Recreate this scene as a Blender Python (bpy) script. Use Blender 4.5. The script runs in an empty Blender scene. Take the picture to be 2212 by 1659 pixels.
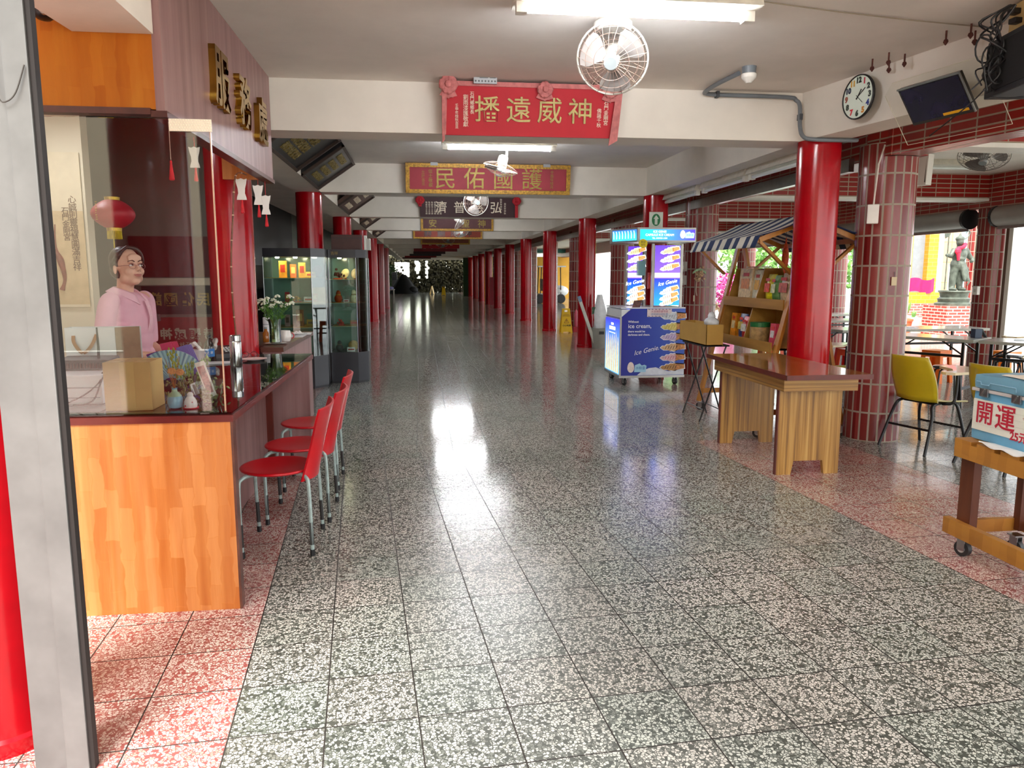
import bpy, bmesh, math, random
from math import sin, cos, pi, atan2, sqrt, radians
from mathutils import Vector, Matrix, Euler
random.seed(7)
SC=bpy.context.scene; COL=SC.collection
def V(*a): return Vector(a)
def hx(h):
    h=h.lstrip('#'); o=[]
    for i in (0,2,4):
        c=int(h[i:i+2],16)/255; o.append(c/12.92 if c<=.04045 else ((c+.055)/1.055)**2.4)
    return tuple(o)
MATS={}
def nodes(name):
    m=bpy.data.materials.new(name); m.use_nodes=True; nt=m.node_tree; return m,nt,nt.nodes['Principled BSDF']
def setp(b,**k):
    for a,v in k.items():
        n={'r':'Roughness','metal':'Metallic','spec':'Specular IOR Level','trans':'Transmission Weight','alpha':'Alpha','coat':'Coat Weight','ior':'IOR'}[a]
        b.inputs[n].default_value=v
def nd(nt,t,**k):
    n=nt.nodes.new(t)
    for a,v in k.items(): setattr(n,a,v)
    return n
def mth(nt,op,a,b=None,c=None):
    n=nd(nt,'ShaderNodeMath',operation=op)
    for i,x in enumerate((a,b,c)):
        if x is None: continue
        if hasattr(x,'node'): nt.links.new(x,n.inputs[i])
        else: n.inputs[i].default_value=x
    return n.outputs[0]
def ramp(nt,fac,stops,interp='LINEAR'):
    n=nd(nt,'ShaderNodeValToRGB'); n.color_ramp.interpolation=interp; e=n.color_ramp.elements
    while len(e)<len(stops): e.new(.5)
    for i,(p,c) in enumerate(stops):
        e[i].position=p; e[i].color=(*c,1) if len(c)==3 else c
    nt.links.new(fac,n.inputs[0]); return n.outputs[0]
def mixc(nt,fac,a,b,mode='MIX'):
    n=nd(nt,'ShaderNodeMix',data_type='RGBA',blend_type=mode)
    for s,x in ((0,fac),(6,a),(7,b)):
        if hasattr(x,'node'): nt.links.new(x,n.inputs[s])
        elif s==0: n.inputs[0].default_value=x
        else: n.inputs[s].default_value=(*x,1)
    return n.outputs[2]
def coords(nt,kind='Object',scale=(1,1,1),rot=(0,0,0),loc=(0,0,0)):
    t=nd(nt,'ShaderNodeTexCoord'); m=nd(nt,'ShaderNodeMapping'); m.inputs['Scale'].default_value=scale; m.inputs['Rotation'].default_value=rot; m.inputs['Location'].default_value=loc
    nt.links.new(t.outputs[kind],m.inputs[0]); return m.outputs[0]
def noise(nt,vec,scale=5,detail=3,rough=.5):
    n=nd(nt,'ShaderNodeTexNoise'); n.inputs['Scale'].default_value=scale; n.inputs['Detail'].default_value=detail; n.inputs['Roughness'].default_value=rough
    nt.links.new(vec,n.inputs['Vector']); return n.outputs['Fac']
def bump(nt,b,h,s=.3,d=.005):
    n=nd(nt,'ShaderNodeBump'); n.inputs['Strength'].default_value=s; n.inputs['Distance'].default_value=d
    nt.links.new(h,n.inputs['Height']); nt.links.new(n.outputs[0],b.inputs['Normal'])
def M(name,c,r=.5,metal=0,var=.06,vs=6,emit=0,trans=0,coat=0,spec=.5,bmp=0,ecol=None):
    if name in MATS: return MATS[name]
    m,nt,b=nodes(name); c=hx(c) if isinstance(c,str) else c
    setp(b,r=r,metal=metal,spec=spec,trans=trans,coat=coat)
    b.inputs['Base Color'].default_value=(*c,1)
    if var:
        f=noise(nt,coords(nt),vs,4,.6)
        lo=tuple(x*(1-var*2) for x in c); hi=tuple(min(1,x*(1+var*2)) for x in c)
        nt.links.new(ramp(nt,f,[(.3,lo),(.7,hi)]),b.inputs['Base Color'])
        if bmp: bump(nt,b,f,bmp)
    if emit:
        b.inputs['Emission Color'].default_value=(*(ecol or c),1); b.inputs['Emission Strength'].default_value=emit
    MATS[name]=m; return m
def glass(name,tint=(.9,.97,.95),refl=.12,const=None):
    if name in MATS: return MATS[name]
    m=bpy.data.materials.new(name); m.use_nodes=True; nt=m.node_tree; nt.nodes.clear()
    o=nd(nt,'ShaderNodeOutputMaterial'); mx=nd(nt,'ShaderNodeMixShader'); tr=nd(nt,'ShaderNodeBsdfTransparent'); gl=nd(nt,'ShaderNodeBsdfGlossy'); fr=nd(nt,'ShaderNodeFresnel')
    tr.inputs[0].default_value=(*tint,1); gl.inputs['Roughness'].default_value=.01; fr.inputs['IOR'].default_value=1.5
    f=mth(nt,'ADD',mth(nt,'MULTIPLY',fr.outputs[0],.9),refl-.04)
    
    if const is None: nt.links.new(f,mx.inputs[0])
    else: mx.inputs[0].default_value=const
    nt.links.new(tr.outputs[0],mx.inputs[1]); nt.links.new(gl.outputs[0],mx.inputs[2]); nt.links.new(mx.outputs[0],o.inputs[0])
    MATS[name]=m; return m
def wood(name,c1,c2,c3=None,sc=(3,3,30),r=.4,ax=2,patch=False,coat=0):
    """streaky wood, grain along the axis with the small scale"""
    if name in MATS: return MATS[name]
    m,nt,b=nodes(name); c1,c2=hx(c1),hx(c2); c3=hx(c3) if c3 else c2
    v=coords(nt,'Object',sc); f=noise(nt,v,1.0,5,.6); col=ramp(nt,f,[(.3,c1),(.52,c2),(.72,c3)])
    if patch:
        g=noise(nt,coords(nt,'Object',tuple(s*.35 for s in sc)),1.3,1,.4)
        col=mixc(nt,.4,col,ramp(nt,g,[(.40,c1),(.45,c2),(.55,c2),(.6,c3)]))
        bt=nd(nt,'ShaderNodeTexBrick'); bt.offset=.37; bt.offset_frequency=2
        for k,x in (('Color1',(*c1,1)),('Color2',(*c3,1)),('Mortar',(*c2,1))): bt.inputs[k].default_value=x
        for k,x in (('Scale',1),('Mortar Size',.002),('Mortar Smooth',1),('Brick Width',.23),('Row Height',.052)): bt.inputs[k].default_value=x
        tc2=nd(nt,'ShaderNodeTexCoord'); mp=nd(nt,'ShaderNodeMapping'); mp.inputs['Rotation'].default_value=(0,0,pi/2); nt.links.new(tc2.outputs['UV'],mp.inputs[0])
        wv=nd(nt,'ShaderNodeVectorMath',operation='ADD'); nz=nd(nt,'ShaderNodeTexNoise'); nz.inputs['Scale'].default_value=9; nt.links.new(mp.outputs[0],nz.inputs[0])
        sc2=nd(nt,'ShaderNodeVectorMath',operation='SCALE'); sc2.inputs['Scale'].default_value=.05; nt.links.new(nz.outputs['Color'],sc2.inputs[0]); nt.links.new(mp.outputs[0],wv.inputs[0]); nt.links.new(sc2.outputs[0],wv.inputs[1]); nt.links.new(wv.outputs[0],bt.inputs[0])
        col=mixc(nt,.38,col,bt.outputs[0])
    nt.links.new(col,b.inputs['Base Color']); setp(b,r=r,coat=coat,spec=.3 if r>.5 else .5); bump(nt,b,f,.12,.002)
    MATS[name]=m; return m
def brick(name,c1,c2,mortar,w,h,ms=.006,off=0.0,r=.25):
    if name in MATS: return MATS[name]
    m,nt,b=nodes(name); t=nd(nt,'ShaderNodeTexBrick'); t.offset=off; t.squash=1
    for k,x in (('Color1',hx(c1)),('Color2',hx(c2)),('Mortar',hx(mortar))): t.inputs[k].default_value=(*x,1)
    for k,x in (('Scale',1),('Mortar Size',ms),('Mortar Smooth',.1),('Bias',0),('Brick Width',w),('Row Height',h)): t.inputs[k].default_value=x
    tc=nd(nt,'ShaderNodeTexCoord'); nt.links.new(tc.outputs['UV'],t.inputs[0])
    nt.links.new(t.outputs[0],b.inputs['Base Color']); bump(nt,b,mth(nt,'SUBTRACT',1,t.outputs['Fac']),.4,.004)
    nt.links.new(ramp(nt,t.outputs['Fac'],[(0,(r,)*3),(1,(.7,)*3)]),b.inputs['Roughness'])
    MATS[name]=m; return m
# ---------------------------------------------------------------- mesh collector
class G:
    def __init__(s): s.b=bmesh.new(); s.mi=0; s.T=Matrix()
    def _f(s,vs):
        try:
            f=s.b.faces.new(vs); f.material_index=s.mi; return f
        except ValueError: return None
    def v(s,p): return s.b.verts.new(s.T@Vector(p))
    def hexa(s,ps):
        vs=[s.v(p) for p in ps]
        for q in ((0,3,2,1),(4,5,6,7),(0,1,5,4),(1,2,6,5),(2,3,7,6),(3,0,4,7)): s._f([vs[i] for i in q])
        return s
    def box(s,c,d,rz=0,R=None,bev=0):
        c=Vector(c); R=R or Matrix.Rotation(rz,3,'Z'); x,y,z=(k/2 for k in d)
        ps=[c+R@Vector(p) for p in ((-x,-y,-z),(x,-y,-z),(x,y,-z),(-x,y,-z),(-x,-y,z),(x,-y,z),(x,y,z),(-x,y,z))]
        n0=len(s.b.verts); s.hexa(ps)
        if bev:
            s.b.verts.ensure_lookup_table(); vs=set(s.b.verts[n0:]); es=[e for e in s.b.edges if e.verts[0] in vs]
            r=bmesh.ops.bevel(s.b,geom=es,offset=bev,segments=2,profile=.7,affect='EDGES')
            for f in r['faces']: f.material_index=s.mi
        return s
    def bb(s,x0,x1,y0,y1,z0,z1,bev=0): return s.box(((x0+x1)/2,(y0+y1)/2,(z0+z1)/2),(abs(x1-x0),abs(y1-y0),abs(z1-z0)),bev=bev)
    def bar(s,p,q,w,h,up=(0,0,1)):
        p,q=Vector(p),Vector(q); d=(q-p); L=d.length; d.normalize(); u=Vector(up)
        if abs(d.dot(u))>.98: u=Vector((0,1,0))
        x=d.cross(u).normalized(); z=x.cross(d); R=Matrix((x,d,z)).transposed()
        return s.box((p+q)/2,(w,L,h),R=R)
    def ring(s,c,x,y,r,n,ry=None): return [s.v(Vector(c)+x*(cos(2*pi*i/n)*r)+y*(sin(2*pi*i/n)*(ry or r))) for i in range(n)]
    def skinr(s,A,B):
        n=len(A)
        for i in range(n): s._f([A[i],A[(i+1)%n],B[(i+1)%n],B[i]])
    def tube(s,pts,r,n=6,closed=False,cap=True):
        pts=[Vector(p) for p in pts]; N=len(pts); rs=r if isinstance(r,(list,tuple)) else [r]*N; rings=[]; px=None
        for i,p in enumerate(pts):
            a=pts[(i-1)%N] if closed or i>0 else p; c=pts[(i+1)%N] if closed or i<N-1 else p
            d=(c-a)
            if d.length<1e-9: d=Vector((0,0,1))
            d.normalize()
            if px is None: px=d.orthogonal().normalized()
            x=(px-d*px.dot(d))
            x=x.normalized() if x.length>1e-6 else d.orthogonal().normalized()
            px=x; rings.append(s.ring(p,x,d.cross(x),rs[i],n))
        for i in range(N-1): s.skinr(rings[i],rings[i+1])
        if closed:
            A,B=rings[-1],rings[0]; k=min(range(n),key=lambda j:(A[0].co-B[j].co).length); s.skinr(A,B[k:]+B[:k])
        elif cap: s._f(rings[0][::-1]); s._f(rings[-1])
        return s
    def cyl(s,p,q,r,r2=None,n=20): return s.tube([p,q],[r,r if r2 is None else r2],n)
    def lathe(s,c,prof,n=24,ax=None,sx=1,sy=1):
        """prof: (radius, height) list along z (or axis ax)"""
        c=Vector(c); z=Vector(ax).normalized() if ax else Vector((0,0,1)); x=Vector((1,0,0)) if abs(z.x)<.9 else Vector((0,1,0)); x=(x-z*x.dot(z)).normalized(); y=z.cross(x)
        rs=[s.ring(c+z*h,x*sx,y*sy,max(r,1e-4),n) for r,h in prof]
        for A,B in zip(rs,rs[1:]): s.skinr(A,B)
        if prof[0][0]>2e-4: s._f(rs[0][::-1])
        if prof[-1][0]>2e-4: s._f(rs[-1])
        return s
    def sph(s,c,r,n=12,R=None):
        r=(r,r,r) if not isinstance(r,(tuple,list)) else r; c=Vector(c); R=R or Matrix.Identity(3); rs=[]
        m=max(4,n//2)
        for i in range(m+1):
            a=pi*i/m; rr=max(sin(a),1e-3)
            rs.append([s.v(c+R@Vector((cos(2*pi*j/n)*rr*r[0],sin(2*pi*j/n)*rr*r[1],-cos(a)*r[2]))) for j in range(n)])
        for A,B in zip(rs,rs[1:]): s.skinr(A,B)
        s._f(rs[0][::-1]); s._f(rs[-1]); return s
    def grid(s,fn,nu,nv,th=0,closeu=False):
        """surface fn(u,v)->p, u,v in 0..1; th>0 gives thickness along the normal"""
        P=[[Vector(fn(i/nu,j/nv)) for j in range(nv+1)] for i in range(nu+1)]
        A=[[s.v(p) for p in r] for r in P]
        if th:
            def nrm(i,j):
                a=P[min(i+1,nu)][j]-P[max(i-1,0)][j]; b=P[i][min(j+1,nv)]-P[i][max(j-1,0)]; n=a.cross(b); return n.normalized() if n.length>1e-9 else Vector((0,0,1))
            B=[[s.v(P[i][j]-nrm(i,j)*th) for j in range(nv+1)] for i in range(nu+1)]
        for i in range(nu):
            for j in range(nv):
                s._f([A[i][j],A[i+1][j],A[i+1][j+1],A[i][j+1]])
                if th: s._f([B[i][j],B[i][j+1],B[i+1][j+1],B[i+1][j]])
        if th:
            for i in range(nu):
                s._f([A[i][0],B[i][0],B[i+1][0],A[i+1][0]]); s._f([A[i][nv],A[i+1][nv],B[i+1][nv],B[i][nv]])
            for j in range(nv):
                s._f([A[0][j],A[0][j+1],B[0][j+1],B[0][j]]); s._f([A[nu][j],B[nu][j],B[nu][j+1],A[nu][j+1]])
        return s
    def prism(s,poly,o,x,y,th):
        """2d poly in plane (o; x,y) extruded by th along x cross y"""
        o,x,y=Vector(o),Vector(x).normalized(),Vector(y).normalized(); z=x.cross(y)
        A=[s.v(o+x*a+y*b) for a,b in poly]; B=[s.v(o+x*a+y*b+z*th) for a,b in poly]
        s._f(A[::-1]); s._f(B); s.skinr(A,B); return s
    def build(s,name,mat,parent=None,smooth=False,uv=None,loc=None):
        bm=s.b; bm.normal_update()
        L=bm.loops.layers.uv.new('UVMap')
        for f in bm.faces:
            n=f.normal
            if uv is not None and abs(n.z)<.9:
                cx,cy,R=uv; us=[]
                for l in f.loops:
                    p=l.vert.co; us.append(atan2(p.y-cy,p.x-cx))
                if max(us)-min(us)>pi: us=[u+2*pi if u<0 else u for u in us]
                for l,u in zip(f.loops,us): l[L].uv=(u*R,l.vert.co.z)
            else:
                for l in f.loops:
                    p=l.vert.co
                    l[L].uv=(p.y,p.z) if abs(n.x)>=max(abs(n.y),abs(n.z)) else ((p.x,p.z) if abs(n.y)>=abs(n.z) else (p.x,p.y))
            if smooth: f.smooth=True
        me=bpy.data.meshes.new(name); bmesh.ops.recalc_face_normals(bm,faces=bm.faces); bm.to_mesh(me); bm.free()
        for m in (mat if isinstance(mat,(list,tuple)) else [mat]): me.materials.append(m)
        if smooth and smooth!='all':
            try: me.set_sharp_from_angle(angle=radians(40))
            except Exception: pass
        o=bpy.data.objects.new(name,me); COL.objects.link(o)
        if parent is not None: o.parent=parent
        if loc is not None: o.location=loc
        return o
def tag(o,label=None,cat=None,group=None,kind=None):
    if label: o['label']=label
    if cat: o['category']=cat
    if group: o['group']=group
    if kind: o['kind']=kind
    return o
def thing(name,label,cat,loc=(0,0,0),rz=0,group=None):
    o=bpy.data.objects.new(name,None); COL.objects.link(o); o.empty_display_size=.1; o.location=loc; o.rotation_euler=(0,0,rz)
    return tag(o,label,cat,group)
def struct(name,g,mat,**k): return tag(g.build(name,mat,**k),kind='structure')
def children(o): return [c for c in bpy.data.objects if c.parent==o]
def dup(root,loc,rz=None,label=None,group=None):
    def cp(o,par):
        c=o.copy(); COL.objects.link(c)
        if par is not None: c.parent=par
        for ch in KIDS(o): cp(ch,c)
        return c
    c=cp(root,None); c.location=loc
    if rz is not None: c.rotation_euler=(0,0,rz)
    if label: c['label']=label
    if group: c['group']=group
    return c
def KIDS(o): return [c for c in COL.objects if c.parent==o]
def txt(name,body,size,mat,parent=None,loc=(0,0,0),rot=(pi/2,0,0),ext=.002,al='CENTER',flip=False,off=0,shear=0,sx=1,sp=1,mtx=None):
    c=bpy.data.curves.new(name,'FONT'); c.body=body; c.size=size; c.extrude=ext; c.align_x=al; c.align_y='CENTER'; c.offset=off; c.shear=shear; c.space_line=sp; c.resolution_u=3
    t=bpy.data.objects.new(name,c); COL.objects.link(t)
    dg=bpy.context.evaluated_depsgraph_get(); me=bpy.data.meshes.new_from_object(t.evaluated_get(dg)); bpy.data.objects.remove(t); bpy.data.curves.remove(c)
    me.name=name; me.materials.clear(); me.materials.append(mat)
    for p in me.polygons: p.material_index=0
    me.transform(Matrix.Diagonal((-sx if flip else sx,1,1,1)))
    if flip: me.flip_normals()
    o=bpy.data.objects.new(name,me); COL.objects.link(o)
    if parent is not None: o.parent=parent
    if mtx is not None: o.matrix_local=mtx
    else: o.location=loc; o.rotation_euler=rot
    return o
def arc(c,r,a0,a1,n,x=(1,0,0),y=(0,0,1)):
    c,x,y=Vector(c),Vector(x),Vector(y); return [c+x*(cos(a0+(a1-a0)*i/n)*r)+y*(sin(a0+(a1-a0)*i/n)*r) for i in range(n+1)]
def smooth_path(pts,k=6):
    pts=[Vector(p) for p in pts]; out=[]
    for i in range(len(pts)-1):
        p0=pts[max(i-1,0)];p1=pts[i];p2=pts[i+1];p3=pts[min(i+2,len(pts)-1)]
        for j in range(k):
            t=j/k; out.append(.5*((2*p1)+(p2-p0)*t+(2*p0-5*p1+4*p2-p3)*t*t+(3*p1-p0-3*p2+p3)*t**3))
    out.append(pts[-1]); return out
# ================================================================ SETTING
YB=[6.29+4.54*i for i in range(13)]          # beam rows along the corridor
Lx,Rx,HB,HC=-1.514,3.393,2.61,3.0
def terrazzo(name,ca,cb,mat_c,grout,near=False,t=.3097):
    m,nt,b=nodes(name); vec=coords(nt)
    vo=nd(nt,'ShaderNodeTexVoronoi',feature='F1'); vo.inputs['Scale'].default_value=88; nt.links.new(vec,vo.inputs['Vector'])
    ve=nd(nt,'ShaderNodeTexVoronoi',feature='DISTANCE_TO_EDGE'); ve.inputs['Scale'].default_value=88; nt.links.new(vec,ve.inputs['Vector'])
    sep=nd(nt,'ShaderNodeSeparateColor'); nt.links.new(vo.outputs['Color'],sep.inputs[0])
    chip=ramp(nt,sep.outputs[0],[(0,ca),(.22,ca),(.3,cb),(1,tuple(min(1,x*1.12) for x in cb))])
    pres=mth(nt,'GREATER_THAN',sep.outputs[1],.13)
    e=mth(nt,'MULTIPLY',mth(nt,'GREATER_THAN',ve.outputs['Distance'],.09),pres)
    base=mixc(nt,e,mat_c,chip)
    big=noise(nt,vec,1.1,3,.6); base=mixc(nt,1.0,base,ramp(nt,big,[(.3,(.84,.85,.82)),(.7,(1,.99,.97))]),'MULTIPLY')
    sx=nd(nt,'ShaderNodeSeparateXYZ'); nt.links.new(vec,sx.inputs[0])
    tx=mth(nt,'DIVIDE',sx.outputs[0],t); ty=mth(nt,'DIVIDE',sx.outputs[1],t)
    # per-tile tint
    cmb=nd(nt,'ShaderNodeCombineXYZ'); nt.links.new(mth(nt,'FLOOR',tx),cmb.inputs[0]); nt.links.new(mth(nt,'FLOOR',ty),cmb.inputs[1])
    wn=nd(nt,'ShaderNodeTexWhiteNoise',noise_dimensions='2D'); nt.links.new(cmb.outputs[0],wn.inputs['Vector'])
    base=mixc(nt,1.0,base,ramp(nt,wn.outputs['Value'],[(0,(.86,.90,.87)),(.5,(.97,.95,.94)),(1,(1,.95,.93))]),'MULTIPLY')
    def edge(q):
        f=mth(nt,'FRACT',q); return mth(nt,'MINIMUM',f,mth(nt,'SUBTRACT',1,f))
    g=mth(nt,'LESS_THAN',mth(nt,'MINIMUM',edge(tx),edge(ty)),.0085)
    col=mixc(nt,g,base,grout); nt.links.new(col,b.inputs['Base Color'])
    rr=noise(nt,vec,9,4,.65)
    r0=.05
    if near:   # the worn stretch by the entrance is duller than the polished far floor
        mr=nd(nt,'ShaderNodeMapRange'); nt.links.new(sx.outputs[1],mr.inputs[0])
        for k,v in zip((1,2,3,4),(-1.6,2.6,.34,.03)): mr.inputs[k].default_value=v
        r0=mr.outputs[0]
    nt.links.new(mth(nt,'ADD',mth(nt,'MULTIPLY',rr,.13),mth(nt,'ADD',r0,mth(nt,'MULTIPLY',g,.4))),b.inputs['Roughness'])
    setp(b,spec=.55); bump(nt,b,mth(nt,'SUBTRACT',1,g),.25,.002); return m
TG=terrazzo('terrazzo_grey',hx('#868983'),hx('#cdcec8'),hx('#6f736d'),hx('#2a2520'))
TR=terrazzo('terrazzo_red',hx('#b0908a'),hx('#d2c8c0'),hx('#96605a'),hx('#2a2520'))
TGN=terrazzo('terrazzo_grey_worn',hx('#7d817b'),hx('#cfd0ca'),hx('#4d514b'),hx('#2a2520'),True)
TRN=terrazzo('terrazzo_red_worn',hx('#b99a90'),hx('#dcd2ca'),hx('#9e5654'),hx('#2a2520'),True)
# near floor: its own tile grid, turned 4.5 degrees; far floor square to the corridor
ga=.0781; gox,goy,tw=-.7714,3.6521,.3097
def n2w(a,b): return (a*cos(ga)-b*sin(ga), a*sin(ga)+b*cos(ga))
xsplit=gox+tw       # world-grid a of the red/grey seam
def seam_b(a):      # near-grid b where the bend line y=6.315+.061(x+.365) is met
    # y=a s + b c ; x=a c - b s
    k=.061; return (6.315+k*.365+a*(k*cos(ga)-sin(ga)))/(cos(ga)+k*sin(ga))
g=G(); cuts=[-8,xsplit,xsplit+tw*11,xsplit+tw*15,20]
org=(gox,goy)
for i,(a0,a1) in enumerate(zip(cuts,cuts[1:])):
    g.mi=1 if i in (0,2) else 0
    g._f([g.v((a0-gox,-8-goy,0)),g.v((a1-gox,-8-goy,0)),g.v((a1-gox,seam_b(a1)-goy,0)),g.v((a0-gox,seam_b(a0)-goy,0))])
fl=struct('floor',g,[TGN,TRN]); fl.location=(*n2w(*org),0); fl.rotation_euler=(0,0,ga)
g=G(); fx0=-.365
def wy(x): return 6.315+.061*(x+.365)
cuts=[-8,-1.295,3.04,3.97,24]
for i,(a0,a1) in enumerate(zip(cuts,cuts[1:])):
    g.mi=1 if i in (0,2) else 0
    g._f([g.v((a0-fx0,wy(a0)-6.315,0)),g.v((a1-fx0,wy(a1)-6.315,0)),g.v((a1-fx0,60,0)),g.v((a0-fx0,60,0))])
f2=struct('floor',g,[TG,TR]); f2.location=(fx0,6.315,0)
g=G(); g.bb(-60,80,-40,110,-.5,-.06); struct('ground',g,M('outdoor_paving','#d3cec4',.8,vs=2))
PL=M('ceiling_plaster','#e4ded6',.85,var=.035,vs=1.6); PLB=M('beam_plaster','#e0dacf',.8,var=.03,vs=2)
g=G(); g.prism([(-1.3,1.9),(-.6,.2),(.6,-1.4),(9.1,-2.6),(9.1,62.9),(-9,62.9),(-9,2.35),(-1.55,2.35)],(0,0,HC),(1,0,0),(0,1,0),.25); struct('ceiling',g,PL)  # unseen front edge is cut to steer daylight onto the near floor
PC=M('canteen_ceiling','#e6e0cf',.8,var=.03)
# cross beams
for i,y in enumerate(YB):
    g=G(); g.bb(-1.36,3.24,y,y+.36,HB,HC); struct('trim_%d'%(i+1),g,PLB)
g=G(); g.bb(-1.70,-1.33,6.29,62,HB,HC); struct('trim_20',g,PLB)
g=G(); g.bb(3.24,3.56,6.2,62,HB,HC); struct('trim_21',g,PLB)
u=Vector((.187,-1,0)).normalized(); U_=u; w=Vector((u.y,-u.x,0))*-1; W_=w
g=G(); c0=Vector((3.20,6.35,0)); 
g.hexa([c0+V(0,0,HB),c0+w*.3+V(0,0,HB),c0+w*.3+u*7+V(0,0,HB),c0+u*7+V(0,0,HB),c0+V(0,0,HC),c0+w*.3+V(0,0,HC),c0+w*.3+u*7+V(0,0,HC),c0+u*7+V(0,0,HC)]); struct('trim_22',g,PLB)
# red round columns
RED=M('red_lacquer','#a60010',.2,var=.10,vs=3,coat=.1,spec=.4)
def redcol(x,y,label,h=HB,r=.178):
    g=G(); g.lathe((0,0,0),[(r+.012,0),(r+.012,.05),(r,.06),(r,h-.02),(r,h)],40)
    o=g.build('red_column',RED,smooth=True); o.location=(x,y,0); return tag(o,label,'column','round red columns of the arcade')
ords=['nearest','second','third','fourth','fifth','sixth','seventh','eighth','ninth','tenth','eleventh','twelfth']
for i in range(12):
    lab={0:'glossy red column rising behind the wooden desk',1:'glossy red column behind the ice cream kiosk, arrow sign on it',2:'glossy red column beside the grey bucket of bags',3:'glossy red column beside the nearest yellow wet floor sign'}.get(i,'%s glossy red column counted from the wooden desk along the right'%ords[i])
    redcol(Rx,6.305+4.541*i,lab)
for i in range(7):
    lab={0:'glossy red column seen through the glass at the service counter',1:'glossy red column rising behind the glass display cabinets'}.get(i,'%s glossy red column counted from the service counter along the left'%ords[i])
    redcol(Lx,6.448+4.541*i,lab)
redcol(-1.40,2.52,'red column close by at the left picture edge behind the steel rail',3.0,.19)
# tiled columns
TC=brick('red_column_tile','#650d0f','#8f3d38','#9c9080',.0754,.262,.0085)
TB=brick('red_beam_tile','#8a1713','#a02a22','#a89a86',.235,.068,.007,r=.3)
def tilecol(x,y,label,h=2.62,r=.24):
    g=G(); g.lathe((0,0,0),[(r,0),(r,h)],40); o=g.build('tiled_column',TC,smooth=True,uv=(0,0,r)); o.location=(x,y,0); o.rotation_euler=(0,0,.3); return tag(o,label,'column','red tiled columns')
for i in range(10):
    lab={0:'red tiled column with grey joints beside the yellow school chair',1:'red tiled column with a dangling ornament next to the ice cream kiosk'}.get(i,'%s red tiled column counted along the arcade from the yellow chair'%ords[i])
    tilecol(4.13+.02*i,6.46+4.54*i,lab)
for i,y in enumerate([11.0,15.54,20.08,24.6,29.2]):
    lab={0:'far red tiled column of the canteen beside the statue opening'}.get(i,'%s red tiled column of the outer canteen row, beyond the striped stall'%ords[i])
    tilecol(8.88,y,lab)
tilecol(8.78,6.46,'red tiled column of the outer canteen row just past the right picture edge')
STL=M('steel_brushed','#b7b9b8',.28,1,var=.05,vs=12)
WP=M('white_paint','#e4e2da',.5,var=.03)
for i in range(5):
    y=6.46+4.54*i
    g=G(); g.bb(4.3,8.9,y-.12,y+.12,2.64,3.0); struct('trim_%d'%(30+i),g,TB)
    g=G(); g.bb(4.3,8.9,y-.15,y+.15,2.60,2.64); struct('trim_%d'%(40+i),g,WP)
g=G(); g.bb(3.98,4.32,6.2,60,2.5,3.0); struct('trim_50',g,TB)
g=G(); g.bb(3.93,3.98,6.75,52,2.43,2.55); struct('trim_51',g,STL)
g=G(); g.bb(8.62,8.94,-1,52,2.5,3.0); struct('trim_52',g,TB)
g=G(); g.hexa([c0+w*.75+V(0,0,2.5),c0+w*1.0+V(0,0,2.5),c0+w*1.0+u*7+V(0,0,2.5),c0+w*.75+u*7+V(0,0,2.5),c0+w*.75+V(0,0,3),c0+w*1.0+V(0,0,3),c0+w*1.0+u*7+V(0,0,3),c0+w*.75+u*7+V(0,0,3)]); struct('trim_53',g,TB)
# left side: dark shops
DK=M('dark_wall','#0e0d0e',.6); DK2=M('dark_frame','#2b2b2d',.4)
GREYW=M('shop_grey_wall','#6d6962',.7,var=.05,vs=2); CRW=M('shop_cream_wall','#d6ccb2',.75,var=.03,vs=2)
g=G(); g.bb(-3.3,-3.2,8.1,20,0,HC); struct('wall_left',g,DK)
g=G(); g.bb(-3.3,-3.2,20,62,0,HC); struct('wall_left',g,M('green_shutter','#3f4a3f',.5))
g=G(); g.bb(-5.2,-5.1,-1,8.2,0,HC); struct('wall_left',g,GREYW)
g=G(); g.bb(-5.2,-2.0,8.0,8.1,0,HC); struct('wall_back',g,GREYW)
g=G(); g.bb(-5.2,-2.50,6.20,6.32,0,HC); struct('wall_back',g,CRW)
# ================================================================ BANNERS, LAMPS, FANS
GOLD=M('gold_leaf','#8f7d44',.45,.3,var=.12,vs=20); GOLDD=M('old_gold','#8f7a35',.45,.35,var=.12,vs=20)
BRED=M('banner_red','#b01222',.7,var=.05,vs=3); PINK=M('faded_pink_cloth','#b96f6c',.85,var=.12,vs=18,bmp=.4); MAROON=M('banner_maroon','#9a2a38',.6,var=.06,vs=3)
DMAR=M('banner_dark','#35060e',.6,var=.05); CHROME=M('chrome','#a5a5a5',.28,1,var=0); CLIPM=M('clip_metal','#8f8f90',.5,.4,var=0); GOLDFR=M('gold_frame','#a67c22',.42,.25,var=.3,vs=45,bmp=.8); BLK=M('black_plastic','#141416',.4,var=0)
WTX=M('cream_lettering','#e8d9c2',.6,var=0)
def rosette(g,c,r):
    for k in range(9):
        a=k*2*pi/9; g.sph(V(*c)+V(cos(a)*r*.55,-.01,sin(a)*r*.55),(r*.5,r*.28,r*.42),8,R=Matrix.Rotation(a,3,'Y'))
    g.sph(V(*c)+V(0,-.03,0),(r*.4,r*.3,r*.4),8)
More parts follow.
